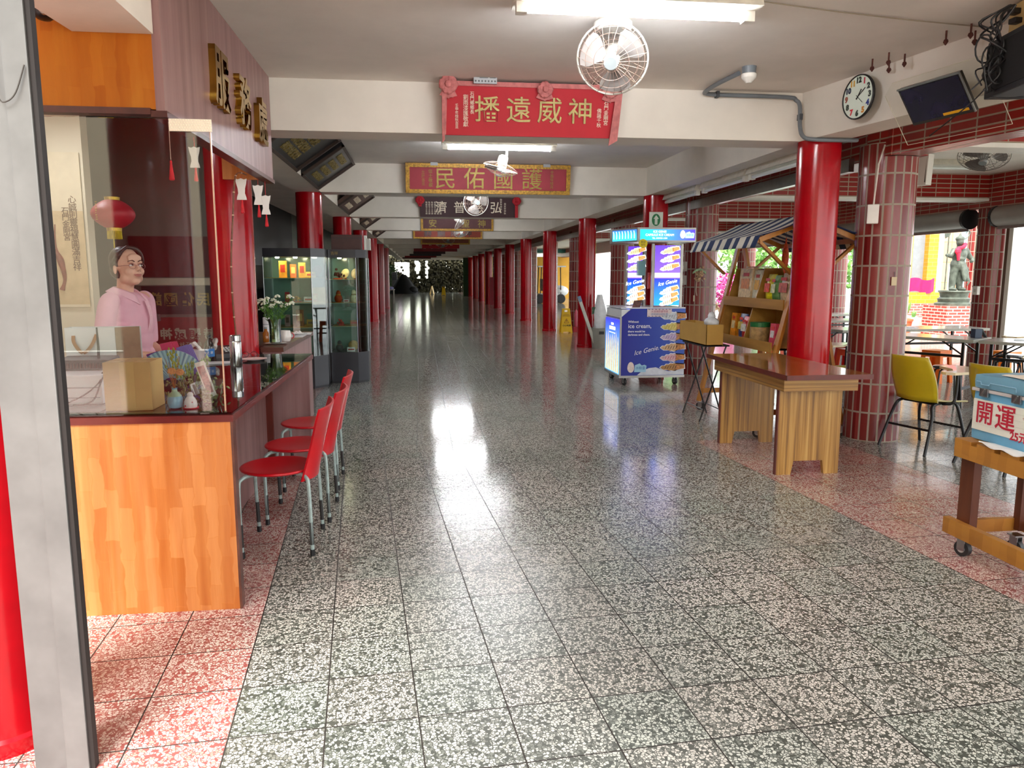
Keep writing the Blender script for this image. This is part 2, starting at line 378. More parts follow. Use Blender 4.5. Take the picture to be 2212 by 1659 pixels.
def banner(x0,x1,zb,zt,y,body,label,bmat,tmat,fs,frame=None,tilt=.09,group='plaques hung on the cross beams',inset=.0,spread=None,xo=0,flipz=0):
    t=thing('hanging_banner',label,'banner',((x0+x1)/2,y,zb))
    w=x1-x0;h=zt-zb; T=Matrix.Rotation(tilt,4,'X'); t.rotation_euler=(tilt,0,0)
    g=G(); g.bb(-w/2,w/2,-.03,0,0,h); g.build('board',bmat,t)
    if frame:
        fw=.055; g=G()
        for b in ((-w/2,w/2,0,fw),(-w/2,w/2,h-fw,h),(-w/2,-w/2+fw,fw,h-fw),(w/2-fw,w/2,fw,h-fw)): g.bb(b[0],b[1],-.055,-.028,b[2],b[3],bev=.008)
        g.build('frame',frame,t)
    n=len(body); sp=spread or (w-.5)/n
    for i,ch in enumerate(body):
        if ch==' ': continue
        txt('character',ch,fs,tmat,t,((i-(n-1)/2)*sp+xo,-.034,h*.46),ext=.006,off=.001)
    return t,w,h
yb=YB[0]-.02
t,w,h=banner(.19,1.60,2.585,2.985,yb-.06,'播遠威神','red cloth banner with four gold characters and pink rosettes on the nearest beam',BRED,GOLD,.205,tilt=.1,spread=.248,xo=.02)
g=G(); g.bb(-w/2,w/2,-.04,-.028,h-.035,h); g.prism([(-w/2,0),(-w/2+.03,0),(-w/2+.045,h),(-w/2,h)],(0,-.03,0),(1,0,0),(0,0,1),.008); g.build('cloth_trim',PINK,t)
for px,s in ((-w/2+.05,1),(.1,.85),(w/2-.08,1)):
    g=G(); rosette(g,(px,-.06,h-.03 if s==1 else h-.05),.075*s)
    for k in (-1,0,1): g.prism([(0,0),(.04,-.085),(-.04,-.08)],(px+k*.03,-.05-.004*k,h-.04),(1,0,k*.3),(0,0,1),.006)
    g.build('rosette',PINK,t)
g=G(); g.prism([(0,0),(.05,.0),(.02,-.40),(-.05,-.44)],(w/2-.03,-.05,h-.02),(1,0,0),(0,0,1),.012); g.build('hanging_cloth',PINK,t)
g=G(); g.prism([(0,0),(.03,.0),(.02,-.42),(-.0,-.44)],(-w/2-.0,-.05,h-.02),(1,0,0),(0,0,1),.012); g.build('hanging_cloth',PINK,t)
for k,(col,x,z,s) in enumerate((('石門鄉鄉長',-.47,.30,.035),('劉雨漆匯敬獻',-.52,.24,.042),('壬申年桂秋吉旦',-.59,.20,.028),('石門金剛宮',.60,.25,.04),('佛誕千秋',.545,.21,.038))):
    txt('side_inscription','\n'.join(col),s,WTX,t,(x,-.034,z-.06),ext=.002,sp=.95)
g=G(); g.bb(-.09,.09,-.075,-.04,0,.065); sp=g.build('sign_clip',CLIPM,t,loc=(-.37,0,h-.02))
g=G()
for k in range(7): g.cyl((-.075+k*.025,-.078,.018),(-.075+k*.025,-.073,.018),.007,n=8)
g.bb(-.045,.02,-.078,-.073,.04,.05); g.bb(.035,.08,-.078,-.073,.04,.05); g.build('clip_hole',BLK,sp)
t,w,h=banner(-.175,2.10,2.60,3.0,YB[1]-.08,'民佑國護','maroon plaque in a carved gold frame with four gold characters',MAROON,GOLDD,.30,GOLDFR,tilt=.12,spread=.40)
for sx in (-.75,.8):
    g=G(); g.bb(-.05,.05,-.07,-.03,0,.06); g.build('hanging_clip',CLIPM,t,loc=(sx,0,h-.03))
txt('side_inscription','\n'.join('辛酉年桂月'),.05,GOLDD,t,(.88,-.034,.2)); txt('side_inscription','\n'.join('信士敬獻'),.06,GOLDD,t,(-.80,-.034,.2)); txt('side_inscription','\n'.join('立於吉旦'),.05,GOLDD,t,(-.9,-.034,.2))
t,w,h=banner(.02,1.92,2.61,2.99,YB[2]-.08,'濟普慈弘','dark maroon cloth plaque with four cream gold characters',DMAR,WTX,.24,tilt=.06,spread=.36)
for sx in (-1,1):
    g=G(); rosette(g,(sx*w/2,-.05,h-.06),.09); g.bb(sx*w/2-.03,sx*w/2+.03,-.05,-.02,0 if sx>0 else .2,h-.05); g.build('red_drape',BRED,t)
for k in range(6): txt('side_inscription','\n'.join('敬獻信士名錄'),.04,WTX,t,(-.55-.055*k,-.034,.17),sp=1.05)
for k in range(2): txt('side_inscription','\n'.join('癸亥年仲秋'),.045,WTX,t,(.72-.08*k,-.034,.17+.08*k))
rest=[(.04,1.9,'安 聖神','purple brown plaque in a gold frame, three gold characters showing',M('plaque_purple','#5a2c2e',.6),GOLDD,.22,GOLDFR,.42),
(-.2,1.98,'赫顯威神','orange red plaque in a gold frame with black characters',M('plaque_orange','#8c2f15',.6),BLK,.26,GOLDFR,.42),
(.04,1.88,'光佛照普','plain brown framed plaque above a fan, sixth back along the beams',M('plaque_brown','#8a4a34',.6),M('dull_brown','#7a4a2c',.6),.2,GOLDFR,.38),
(.1,1.71,'民護國佑','bright red plaque with small cream characters, seventh back along the beams',BRED,WTX,.12,None,.3),
(-.29,1.84,'威顯靈神','long red plaque with faint characters, eighth back along the beams',M('plaque_wine','#7d1018',.6),WTX,.1,None,.36),
(-.35,1.4,'護 佑','dark wine plaque, ninth back along the beams',DMAR,WTX,.08,None,.5),
(-.62,1.3,'','black plaque, tenth back along the beams',M('plaque_black','#1b1214',.5),WTX,.1,None,.4),
(-1.0,1.1,'','deep red plaque, eleventh back along the beams',M('plaque_wine','#7d1018',.6),WTX,.1,None,.4),
(-1.25,.8,'','dark red plaque on the farthest beam',DMAR,WTX,.1,None,.4)]
for i,(x0,x1,b,lab,bm_,tm,fs,fr,sp) in enumerate(rest):
    zt=2.97
    if b: banner(x0,x1,2.60,zt,YB[i+3]-.012,b,lab,bm_,tm,fs,fr,.04,spread=sp)
    else: banner(x0,x1,2.60,zt,YB[i+3]-.012,'  ',lab,bm_,tm,fs,fr,.04)
# tilted side plaques under the left beam
BLKP=M('black_lacquer','#17171a',.3,var=0); BRNP=M('brown_plaque','#5b4038',.5)
def sideplaque(ya,yb_,mat_,label,tm,rows=4):
    a=atan2(.36,.52); t=thing('slanted_plaque',label,'plaque',(-1.34,(ya+yb_)/2,2.625)); t.rotation_euler=(0,-a,0); L=yb_-ya
    g=G(); g.bb(0,.60,-L/2,L/2,.0,.05); g.build('board',mat_,t)
    g=G()
    for y in (-L/2+.02,L/2-.02): g.bb(0,.6,y-.02,y+.02,-.03,0)
    g.bb(0,.03,-L/2,L/2,-.025,0); g.bb(.57,.6,-L/2,L/2,-.025,0); g.build('frame',M('plaque_edge','#3a2a22',.5),t)
    for k in range(rows):
        o=txt('inscription_line','神恩廣大護佑眾生',.105 if L>1.5 else .085,tm,t,ext=.003,off=.003,mtx=Matrix.Translation((.12+k*.36/(rows-1),0,-.004))@Matrix.Rotation(pi,4,'Y')@Matrix.Rotation(pi/2,4,'Z'))
    return t
sideplaque(9.10,10.55,BLKP,'black slanted plaque with gold writing, second from the front under the left beam',GOLD)
sideplaque(7.0,8.75,BLKP,'black slanted plaque with gold writing partly behind the shop fascia',GOLD)
sideplaque(13.0,14.95,BRNP,'brown slanted plaque with pale writing above the display cabinets',WTX,3)
sideplaque(17.6,19.4,BRNP,'smaller brown slanted plaque farther along the left beam',WTX,3)
sideplaque(22.2,24.0,BRNP,'dim brown slanted plaque, fifth along the left beam',WTX,3)
# fluorescent lamps
TUBE=M('fluorescent_tube','#f4f8ff',.3,var=0,emit=24); LAMPW=M('lamp_housing','#d9d5c8',.5,var=.06,vs=14); TUBEOFF=M('tube_unlit','#dfe6e4',.25,var=0)
def tubelamp(x,y,z,L,label,on=True,rz=0,hood=.24,group='fluorescent ceiling lamps',tilt=0):
    t=thing('ceiling_lamp',label,'lamp',(x,y,z+.004),rz,group)
    g=G(); 
    g.prism([(-hood/2,.0),(hood/2,.0),(hood/2-.03,.075),(-hood/2+.03,.075)],(-L/2-.04,0,-.075),(0,1,0),(0,0,1),L+.08); g.build('housing',LAMPW,t)
    for sx in (-1,1):
        g=G(); g.bb(sx*L/2-.03,sx*L/2+.03,-.028,.028,-.13,-.075); g.build('lamp_holder',WP,t)
    g=G(); g.cyl((-L/2+.02,0,-.105),(L/2-.02,0,-.105),.02,n=16); g.build('tube',TUBE if on else TUBEOFF,t,smooth=True)
    return t
tubelamp(1.19,4.24,3.0,1.26,'lit fluorescent lamp with dusty housing above the front ceiling fan')
tubelamp(.91,8.76,3.0,1.22,'lit bare fluorescent lamp in front of the gold framed plaque',hood=.1)
for i,y in enumerate([13.3,17.8,22.4]): tubelamp(.9,y,3.0,1.2,'%s lamp down the corridor hidden among the beams'%['third','fourth','fifth'][i],on=True,hood=.1)
for a,b,n in (((3.33,10.75),(3.33,9.45),'farthest from the red desk column'),((3.33,9.2),(3.33,8.0),'middle one'),((3.33,7.85),(3.33,6.65),'nearest the red desk column')):
    tubelamp(a[0]+.16,(a[1]+b[1])/2,2.61,a[1]-b[1],'unlit lamp under the right edge beam, %s'%n,on=False,rz=pi/2,hood=.12,group='lamps along the right edge beam')
tubelamp(6.75,9.6,3.0,1.2,'pale lamp on the canteen ceiling left of the canteen fan',on=False,hood=.16)
tubelamp(6.5,13.5,3.0,1.2,'pale lamp on the canteen ceiling behind the red desk column',on=False,hood=.16)
# fans
FWH=M('fan_white','#b3b1a8',.4,var=.04,vs=12); WIRE=M('rusty_wire','#8a7266',.5,.3,var=.2,vs=30); BLADE=M('fan_blade','#77726e',.35,var=.05); GREYL=M('light_grey_cap','#b5b9b8',.4,var=.04)
def fan(loc,label,R=.19,face=(-.25,-.75,-.6),roll=0,wire=WIRE,drop=.22,nr=26,group='orbit ceiling fans'):
    t=thing('orbit_fan',label,'fan',loc,0,group); f=Vector(face).normalized(); hc=V(0,0,-drop)
    g=G(); g.lathe((0,0,-.055),[(.03,-.012),(.10,-.01),(.115,.01),(.115,.04),(.10,.055)],24); g.build('ceiling_mount',FWH,t,smooth=True)
    g=G(); g.tube(smooth_path([(.05,0,-.05),(.075,.01,-.11),(.06,.03,-drop+.02),tuple(hc-f*.05)],4),.014,8); g.build('arm',FWH,t,smooth=True)
    g=G(); g.lathe(hc-f*.1,[(.03,-.06),(.055,-.04),(.06,.02),(.045,.06),(.02,.08)],18,ax=f); mo=g.build('motor',FWH,t,smooth=True)
    x=f.orthogonal().normalized(); 
    if abs(x.z)>.9: x=Vector((1,0,0))
    y=f.cross(x)
    def P(r,a,d): return hc+x*(cos(a)*r)+y*(sin(a)*r)+f*d
    def dome(q): return .075*(1-(q)**2.4)
    g=G(); n=32
    for q in (.25,.5,.75,.92): g.tube([P(R*q,2*pi*k/n,dome(q)) for k in range(n)],.0018,4,closed=True)
    for q in (.45,.8): g.tube([P(R*q,2*pi*k/n,-.055*(1-q**2)-.02) for k in range(n)],.0018,4,closed=True)
    for k in range(nr):
        a=2*pi*k/nr+.1; g.tube([P(R*q,a+.25*(1-q),dome(q)) for q in (.2,.45,.7,.9,1)],.0016,4,cap=False)
        if k%2==0: g.tube([P(R*q,a,-.055*(1-q**2)-.02) for q in (.25,.6,1)],.0016,4,cap=False)
    g.build('wire_guard',wire,t)
    g=G(); g.tube([P(R,2*pi*k/n,-.005) for k in range(n)],.006,6,closed=True); g.build('guard_rim',FWH,t,smooth=True)
    for k in range(3):
        a0=k*2*pi/3+.5+roll; g=G()
        g.grid(lambda u,v:P(.04+u*R*.72,a0+(v-.5)*(1.05+.5*sin(pi*u))*(.55+.45*u),.012+(v-.5)*.05*(1-.3*u)),6,5,th=.002); g.build('blade',BLADE,t,smooth=True)
    g=G(); g.lathe(hc,[(.045,-.03),(.045,.02),(.02,.03)],16,ax=f); g.lathe(hc+f*.075,[(.042,-.006),(.042,.004),(.034,.01)],20,ax=f); g.build('hub_cap',GREYL,t,smooth=True)
    g=G(); g.lathe(hc+f*.084,[(.036,-.002),(.036,.003)],20,ax=f); g.build('hub_badge',M('badge_grey','#8e9698',.3,.5,var=0),t)
    return t
fan((1.17,4.68,3.0),'white wire caged fan hanging below the lit ceiling lamp',.212,(-.30,-.78,-.52),.4,drop=.22)
fan((.94,8.95,3.0),'white caged fan turned sideways before the gold framed plaque',.20,(-.25,.10,-.9),drop=.30)
fan((1.02,13.9,3.0),'pale fan in front of the dark maroon plaque',.24,(.3,-.85,-.2),drop=.22,nr=16)
fan((.98,18.6,3.0),'tilted fan in front of the purple brown plaque',.22,(.75,-.2,-.5),drop=.25,nr=16)
fan((1.25,23.2,3.0),'fan near the orange red plaque, fifth along the corridor',.22,(.2,-.6,-.7),drop=.25,nr=14)
fan((1.02,27.6,3.0),'fan above the plain brown plaque, sixth along the corridor',.22,(-.2,-.6,-.7),drop=.26,nr=14)
fan((.95,32.2,3.0),'fan above the bright red plaque, seventh along the corridor',.22,(.1,-.6,-.7),drop=.26,nr=14)
fan((6.05,7.75,3.0),'dark wire caged fan on the canteen ceiling',.25,(-.35,-.35,-.85),wire=M('dark_wire','#5c4f4a',.5,.3,var=0),drop=.25)
# smoke detector and conduit
PIPE=M('grey_conduit','#6d747a',.4,var=.05)
t=thing('smoke_detector','white smoke detector with grey base on the ceiling by the conduit','detector',(2.415,5.56,3.0))
g=G(); g.lathe((0,0,-.05),[(.048,0),(.052,.05)],24); g.build('base',PIPE,t,smooth=True)
g=G(); g.lathe((0,0,-.115),[(.02,0),(.03,.012),(.048,.03),(.055,.04),(.055,.062),(.05,.066)],24); g.build('sensor_dome',WP,t,smooth=True)
t=thing('conduit_pipe','grey bent conduit running from smoke detector along the nearest beam','pipe',(0,0,0))
g=G(); pts=[(2.375,5.65,2.975),(2.33,5.95,2.97),(2.325,6.19,2.965),(2.36,6.24,2.962),(2.5,6.255,2.96),(3.05,6.25,2.955),(3.13,6.24,2.93),(3.155,6.22,2.88),(3.155,6.2,2.72),(3.165,6.16,2.63),(3.22,6.1,2.595),(3.5,6.08,2.59),(3.62,6.12,2.6)]
g.tube(smooth_path(pts,5),.017,10); g.build('pipe',PIPE,t,smooth=True)
for p in ((2.45,6.25,2.96),(3.157,6.21,2.79)):
    g=G(); g.bb(p[0]-.012,p[0]+.012,p[1]-.025,p[1]+.03,p[2]-.024,p[2]+.024); g.build('pipe_clip',M('dark_clip','#3f444a',.5,var=0),t)
# ceiling bolts
RUST=M('rusty_iron','#5b322b',.7,.4,var=.15,vs=40); first=None
for i,(x,y) in enumerate([(3.28,4.62),(3.34,4.48),(3.46,4.60),(3.19,5.26),(3.21,5.10),(3.33,5.28),(3.34,5.12)]):
    if i==0:
        t=thing('ceiling_bolt','rusty bolt sticking out of the ceiling, above the hanging screen','bolt',(x,y,3.0),0,'rusty ceiling bolts')
        g=G(); g.cyl((0,0,0),(0,0,-.07),.006,n=8); g.build('shank',RUST,t)
        g=G(); g.lathe((0,0,-.075),[(.003,-.012),(.017,.008),(.012,.022)],6); g.build('nut',RUST,t); first=t
    else: dup(first,(x,y,3.0),i*.7,['','rusty bolt nearest the black speaker cables','rusty bolt lowest beside the cable bundle','rusty bolt leftmost above the clock','rusty bolt second from left above the clock','rusty short bolt between two others above the clock','rusty bolt rightmost of the group near the clock'][i])
# clock on the turned right beam: local frame, x along wall toward far, y out of wall
wallA=Vector((3.20,5.85,0)); ux=U_; un=-W_
def wallM(px,z,off=0): 
    p=wallA+ux*px+un*off; return Matrix.Translation((p.x,p.y,z))@Matrix(((ux.x,ux.y,ux.z,0),(0,0,1,0),(un.x,un.y,un.z,0),(0,0,0,1))).transposed()
def putM(o,m): o.matrix_world=m; return o
M_=wallM(.34,2.80)

t=thing('wall_clock','round white wall clock with coloured numerals on the beam','clock'); t.matrix_world=M_
g=G(); g.lathe((0,0,0),[(.15,0),(.16,.005),(.16,.02),(.153,.026),(.15,.02),(.15,.008)],40); g.build('rim',BLK,t,smooth=True)
g=G(); g.lathe((0,0,.012),[(.15,0),(.15,.004)],40); g.build('dial',M('clock_dial','#dfeee2',.5,var=0),t)
cc={1:'#c8304a',2:'#2c3a35',3:'#2c3a35',4:'#2a3f8f',5:'#d08a2e',6:'#35423b',7:'#d0323f',8:'#3d4a40',9:'#a05a4a',10:'#2b3550',11:'#d6a23a',12:'#26332c'}
for k in range(1,13):
    a=pi/2-k*pi/6; txt('numeral',str(k),.055,M('numeral_ink_'+cc[k][1:],cc[k],.5,var=0),t,(cos(a)*.118,sin(a)*.118,.018),(0,0,0),.001,off=.003)
for nm,a,L_,w_ in (('hour_hand',.95,.06,.008),('minute_hand',.62,.09,.006),('second_hand',-.75,.07,.003)):
    g=G(); g.bar((-cos(a)*.02,-sin(a)*.02,.02),(cos(a)*L_,sin(a)*L_,.02),w_,.002); g.build(nm,BLK,t)
# hanging screen in a clear plate
M_=wallM(1.13,2.605,.10)@Matrix.Rotation(.62,4,'X'); 
t=thing('hanging_screen','flat dark screen hanging tilted on the right beam','screen'); t.matrix_world=M_
SCR=M('dark_screen','#1c1830',.12,var=.25,vs=5)
g=G(); g.bb(-.24,.24,-.135,.135,-.03,0,bev=.004); g.build('casing',M('screen_casing','#2b2722',.35,var=0),t)
g=G(); g.bb(-.225,.225,-.115,.122,0,.003); g.build('display',SCR,t)
g=G(); g.bb(.02,.21,-.112,-.095,.003,.006); g.build('yellow_strip',M('yellow_sticker','#e0a614',.5,var=0),t)
g=G(); g.bb(-.243,.243,.128,.14,-.005,.004); g.bb(.236,.245,-.135,.14,-.005,.004); g.build('bezel_edge',STL,t)
M_=wallM(1.13,2.58,.03)@Matrix.Rotation(.62,4,'X')
t=thing('clear_plate','clear acrylic plate behind the hanging screen','plate'); t.matrix_world=M_
g=G(); g.prism([(-.40,-.22),(.40,-.22),(.40,.24),(-.30,.24),(-.40,.17)],(0,0,0),(1,0,0),(0,1,0),.004); g.build('plate',glass('acrylic_clear',(.97,.97,.95),0,.025),t)
g=G()
for a,b in (((-.40,-.22),(.40,-.22)),((.40,-.22),(.40,.24)),((.40,.24),(-.30,.24)),((-.40,.17),(-.40,-.22))): g.tube([(a[0],a[1],.002),(b[0],b[1],.002)],.002,4)
g.build('plate_edge',M('acrylic_edge','#cfc9b4',.3,var=0),t)
# black speaker box with cables
CAB=M('black_cable','#121214',.45,var=0)
p=wallA+ux*1.84+un*.20
t=thing('speaker_box','black speaker box beside the cable bundle at top right','speaker',(p.x,p.y,2.49),-.187)
g=G(); g.bb(-.14,.30,-.34,.16,0,.31,bev=.012); g.build('cabinet',M('speaker_black','#17181d',.6,var=0),t)
g=G(); g.bb(-.146,-.14,-.30,.13,.03,.28); g.build('grille',M('speaker_cloth','#0d0d10',.9,var=0),t)
t=thing('power_strip_board','wooden board with plugs above the black speaker','board',(p.x+.02,p.y+.02,2.845),-.187)
g=G(); g.bb(-.06,.2,-.22,.12,0,.14,bev=.006); g.build('board',M('pale_wood_board','#d6b878',.5),t)
for k in range(2):
    g=G(); g.box((-.085,.03-.02*k,.09-.055*k),(.05,.05,.03),rz=.2,bev=.008); g.build('plug',BLK,t)
t=thing('hanging_cable','tangled black cables hanging left of the speaker box','cable',(p.x-.20+ux.x*.12,p.y+.16+ux.y*.12,2.50),-.187)
rr=random.Random(3)
for k in range(8):
    pts=[(.05+rr.uniform(-.02,.02),-.05,.44)]
    for j in range(6): pts.append((rr.uniform(-.09,.05),rr.uniform(-.06,.05),.38-.07*j+rr.uniform(-.02,.02)))
    g=G(); g.tube(smooth_path(pts,5),.006 if k%2 else .0045,6); g.build('cable',CAB,t,smooth=True)
for k in range(3):
    g=G(); g.tube([(-.05+.03*k+cos(a)*.05,-.02*k,.23-.06*k+sin(a)*.075) for a in [j*2*pi/14 for j in range(14)]],.005,6,closed=True); g.build('cable_loop',CAB,t,smooth=True)
g=G(); g.tube(smooth_path([(.0,0,-.03),(.12,-.1,-.05),(.3,-.4,-.04),(.35,-.7,-.03)],6),.006,6); g.build('cable',CAB,t,smooth=True)
g=G(); g.tube(smooth_path([(-.02,0,.03),(-.05,.08,-.03),(-.1,.2,-.1),(-.12,.42,-.16)],6),.004,6); g.build('cable',CAB,t,smooth=True)
# ceiling wire
g=G(); g.tube([(1.85,4.22,2.985),(2.4,4.35,2.99),(2.9,4.42,2.985),(3.45,4.5,2.99)],.004,5); tag(g.build('ceiling_wire',M('dusty_wire','#8f8372',.7,var=0)),'thin painted wire along the ceiling from the front lamp','wire')
# ================================================================ LEFT: SERVICE COUNTER AND SHOP
OW=wood('orange_brushed_wood','#ad5818','#c97c38','#dd9c60',(22,22,1.3),.38,patch=True,coat=.15)
FW=wood('orange_fascia_wood','#a9560a','#c06a10','#d08426',(14,14,1.6),.6,patch=True)
PW=wood('mauve_laminate','#84605c','#977270','#a5837e',(14,14,.6),.42)
DW=wood('dark_edge_wood','#4a2a20','#5b3326','#6b4030',(2,12,12),.4)
# steel shutter rail
t=thing('shutter_rail','brushed steel shutter rail standing at the left picture edge','rail',(0,0,0))
SR=M('rail_steel','#747574',.45,.4,var=.08,vs=5); RUB=M('rubber_black','#1b1513',.7,var=0)
g=G(); g.bb(-1.188,-1.098,2.27,2.40,0,3.0); g.build('flange',SR,t)
g=G(); g.bb(-1.092,-1.028,2.255,2.295,0,3.0,bev=.004); g.build('channel',SR,t)
g=G(); g.bb(-1.1,-1.09,2.28,2.40,0,3.0); g.build('groove',RUB,t)
g=G(); g.bb(-1.029,-1.014,2.262,2.29,0,3.0); g.build('rubber_seal',RUB,t)
g=G(); g.tube(smooth_path([(-1.12,2.262,2.4),(-1.118,2.255,2.05),(-1.105,2.248,1.965),(-1.085,2.246,1.955),(-1.06,2.247,1.98),(-1.035,2.25,2.05)],6),.002,5); g.build('wire_loop',M('wire_dark','#3a3530',.5,var=0),t)
# shop fascia
t=thing('shop_fascia','mauve and orange wooden fascia box above the service counter','fascia',(0,0,0))
g=G(); g.bb(-1.17,-1.13,3.72,6.27,2.225,2.998); g.build('side_panel',PW,t)
g=G(); g.bb(-2.9,-1.17,3.72,3.76,2.235,2.998); g.build('front_panel',FW,t)
g=G(); g.bb(-1.19,-1.12,3.71,6.275,2.20,2.228); g.bb(-2.9,-1.19,3.705,3.77,2.21,2.238); g.build('bottom_trim',wood('fascia_trim','#4a221c','#5c2b22','#6a372b',(9,2,9),.4),t)
g=G(); g.bb(-1.50,-1.17,6.225,6.265,2.225,2.62); g.build('return_panel',OW,t)
BR=M('polished_brass','#b8923e',.16,1,var=.05,vs=10)
for ch,y,z,s in (('服',4.66,2.57,.34),('務',5.24,2.565,.33),('處',5.79,2.555,.33)):
    o=txt('raised_character',ch,s,BR,t,(-1.115,y,z),(pi/2,0,pi/2),ext=.022,off=.006)
# soffit unit (white box) hanging above
t=thing('ceiling_cassette','white boxed air outlet above the orange fascia','outlet',(-1.36,3.30,2.555))
g=G(); g.hexa([(-.2,-.9,0),(.2,-.9,0),(.2,.415,0),(-.14,.415,0),(-.2,-.9,.44),(.2,-.9,.44),(.2,.415,.44),(-.14,.415,.44)]); g.build('casing',M('outlet_white','#e6ddd0',.6,var=.02),t)
g=G(); g.bb(-.15,.15,-.85,-.8,-.006,0); g.build('slot',BLK,t)
t=thing('camera_pod','small black camera beside the white boxed outlet','camera',(-1.56,3.60,2.60))
g=G(); g.sph((0,0,0),(.05,.06,.04),12); g.build('housing',BLK,t,smooth=True)
g=G(); g.lathe((.02,-.045,-.01),[(.02,0),(.016,.012)],14,ax=(.2,-1,-.2)); g.build('lens',CHROME,t)
# counter
t=thing('service_counter','L shaped wooden service counter with glass covered top','counter',(0,0,0))
g=G(); g.bb(-2.6,-.835,3.37,3.42,0,.862); g.build('front_panel',OW,t)
g=G(); g.bb(-.835,-.825,3.368,3.422,0,.862); g.build('edge_strip',DW,t)
g=G(); g.bb(-1.21,-1.17,3.42,5.83,0,.862); g.build('side_panel',PW,t)
g=G(); g.bb(-1.17,-.85,5.83,5.87,0,.862); g.build('end_panel',PW,t)
g=G(); g.bb(-1.185,-1.125,5.79,5.83,0,.862); g.build('corner_post',wood('post_red_brown','#5e1d10','#702414','#7e3420',(9,9,2),.4),t)
g=G(); g.prism([(-2.6,3.365),(-.822,3.365),(-.822,5.88),(-1.68,5.88),(-1.68,4.3),(-2.6,4.3)],(0,0,.862),(1,0,0),(0,1,0),.03)
g.build('worktop',wood('worktop_maroon','#4d1616','#5f1e1b','#6c2a22',(5,5,5),.3),t)
g=G(); g.prism([(-2.6,3.375),(-.83,3.375),(-.83,5.872),(-1.67,5.872),(-1.67,4.29),(-2.6,4.29)],(0,0,.897),(1,0,0),(0,1,0),.006); g.build('glass_top',glass('counter_glass',(.86,.94,.91),.07),t)
def sheet(name,x0,x1,y0,y1,col,label,z=.8925,var=.05,vs=12,rz=0):
    o=G().bb(-(x1-x0)/2,(x1-x0)/2,-(y1-y0)/2,(y1-y0)/2,0,.0022).build(name,M('paper_'+col[1:],col,.6,var=var,vs=vs)); o.location=((x0+x1)/2,(y0+y1)/2,z); o.rotation_euler=(0,0,rz); return tag(o,label,'paper')
sheet('desk_pad',-1.5,-1.13,4.1,5.1,'#2f7f6d','teal green desk pad under the glass of the counter')
sheet('red_sheet',-1.12,-.86,3.46,4.05,'#a0333a','red sheet under the glass at the counter corner')
cal=thing('calendar_sheet','printed calendar sheet under the glass before the thermos','paper',(-1.0,4.62,.8925))
g=G(); g.bb(-.13,.13,-.42,.42,0,.0018); g.build('paper',M('paper_pale','#c9bfc0',.6,var=0),cal)
g=G()
for r in range(12):
    for c in range(5): g.bb(-.11+c*.045,-.077+c*.045,-.38+r*.064,-.345+r*.064,.0018,.0024)
g.build('date_grid',M('calendar_ink','#8a4a58',.6,var=0),cal)
# glass partition
t=thing('glass_partition','tall clear glass partition standing on the counter front','glass',(0,0,0))
g=G(); g.bb(-2.6,-.86,3.40,3.41,.904,2.135); g.build('pane',glass('partition_glass',(.95,.97,.96),.10),t)
g=G(); g.bb(-.862,-.858,3.398,3.412,.904,2.135); g.build('pane_edge',M('glass_edge_tan','#c6a183',.3,var=0),t)
t=thing('hanging_reflector','cream dotted reflector strip stuck on the glass edge','sticker',(-.935,3.392,2.11))
g=G(); g.bb(-.085,.085,-.003,.003,-.025,.025,bev=.002); g.build('strip',M('reflector_cream','#e6dfca',.35,var=0),t)
g=G()
for r in range(5):
    for c in range(16): g.sph((-.078+c*.0104+(r%2)*.004,-.004,-.02+r*.01),.0028,6)
o=g.build('dot_pattern',M('reflector_dots','#fff6df',.2,var=0),t)
# things on the counter
KR=M('kraft_card','#d9b878',.7,var=.05,vs=4); KR2=M('packing_tape','#e4c783',.25,var=.03)
t=thing('cardboard_box','plain tan cardboard box behind the counter glass','box',(-1.285,3.55,.9035),.03)
g=G(); g.bb(-.098,.098,-.09,.09,0,.215,bev=.003); g.build('carton',KR,t)
g=G(); g.bb(-.03,.03,-.0912,.0912,-.0,.2162); g.build('tape',KR2,t)
g=G(); g.bb(-.097,.097,-.002,.002,.2145,.2158); g.build('flap_seam',M('kraft_dark','#a5844c',.8,var=0),t)
CEL=M('celadon','#86bcd0',.2,var=.12,vs=14,coat=.6)
t=thing('bud_vase','small pale blue bud vase with dried flowers','vase',(-1.10,3.50,.9035))
g=G(); g.lathe((0,0,0),[(.018,0),(.028,.006),(.034,.03),(.032,.05),(.02,.068),(.012,.076),(.011,.088),(.014,.093),(.011,.092)],24); g.build('vase',CEL,t,smooth=True)
g=G(); g.lathe((0,0,0),[(.0295,.056),(.021,.069),(.0125,.077),(.0115,.087)],24); g.build('glaze_band',M('glaze_green','#9dbb9c',.25,var=.1,vs=20),t,smooth=True)
DRY=M('dry_stem','#9a6a34',.8,var=.2,vs=30); rr=random.Random(5)
g=G()
for k in range(9):
    a=rr.uniform(0,6.3); d=rr.uniform(.01,.045); g.tube(smooth_path([(0,0,.08),(cos(a)*d*.3,sin(a)*d*.3,.13),(cos(a)*d,sin(a)*d*.6,.17+rr.uniform(0,.07))],3),.0012,4)
g.build('dry_stems',DRY,t)
for k,(x,z) in enumerate(((-.002,.17),(.032,.165))):
    g=G()
    for j in range(7):
        a=j*2*pi/7; g.sph((x+cos(a)*.011,-.012,z+sin(a)*.009),(.009,.004,.007),6)
    g.sph((x,-.015,z),.006,6); g.build('dried_flower',M('dried_peach','#d79a63',.8,var=.1,vs=40),t)
g=G()
for k in range(26):
    a=rr.uniform(-.6,.6); z=rr.uniform(.17,.27); g.sph((rr.gauss(0,.007)+a*.01,rr.gauss(0,.006),z),(.004,.004,.007),5)
g.build('seed_spike',M('seed_green','#9ba33e',.8,var=.2,vs=60),t)
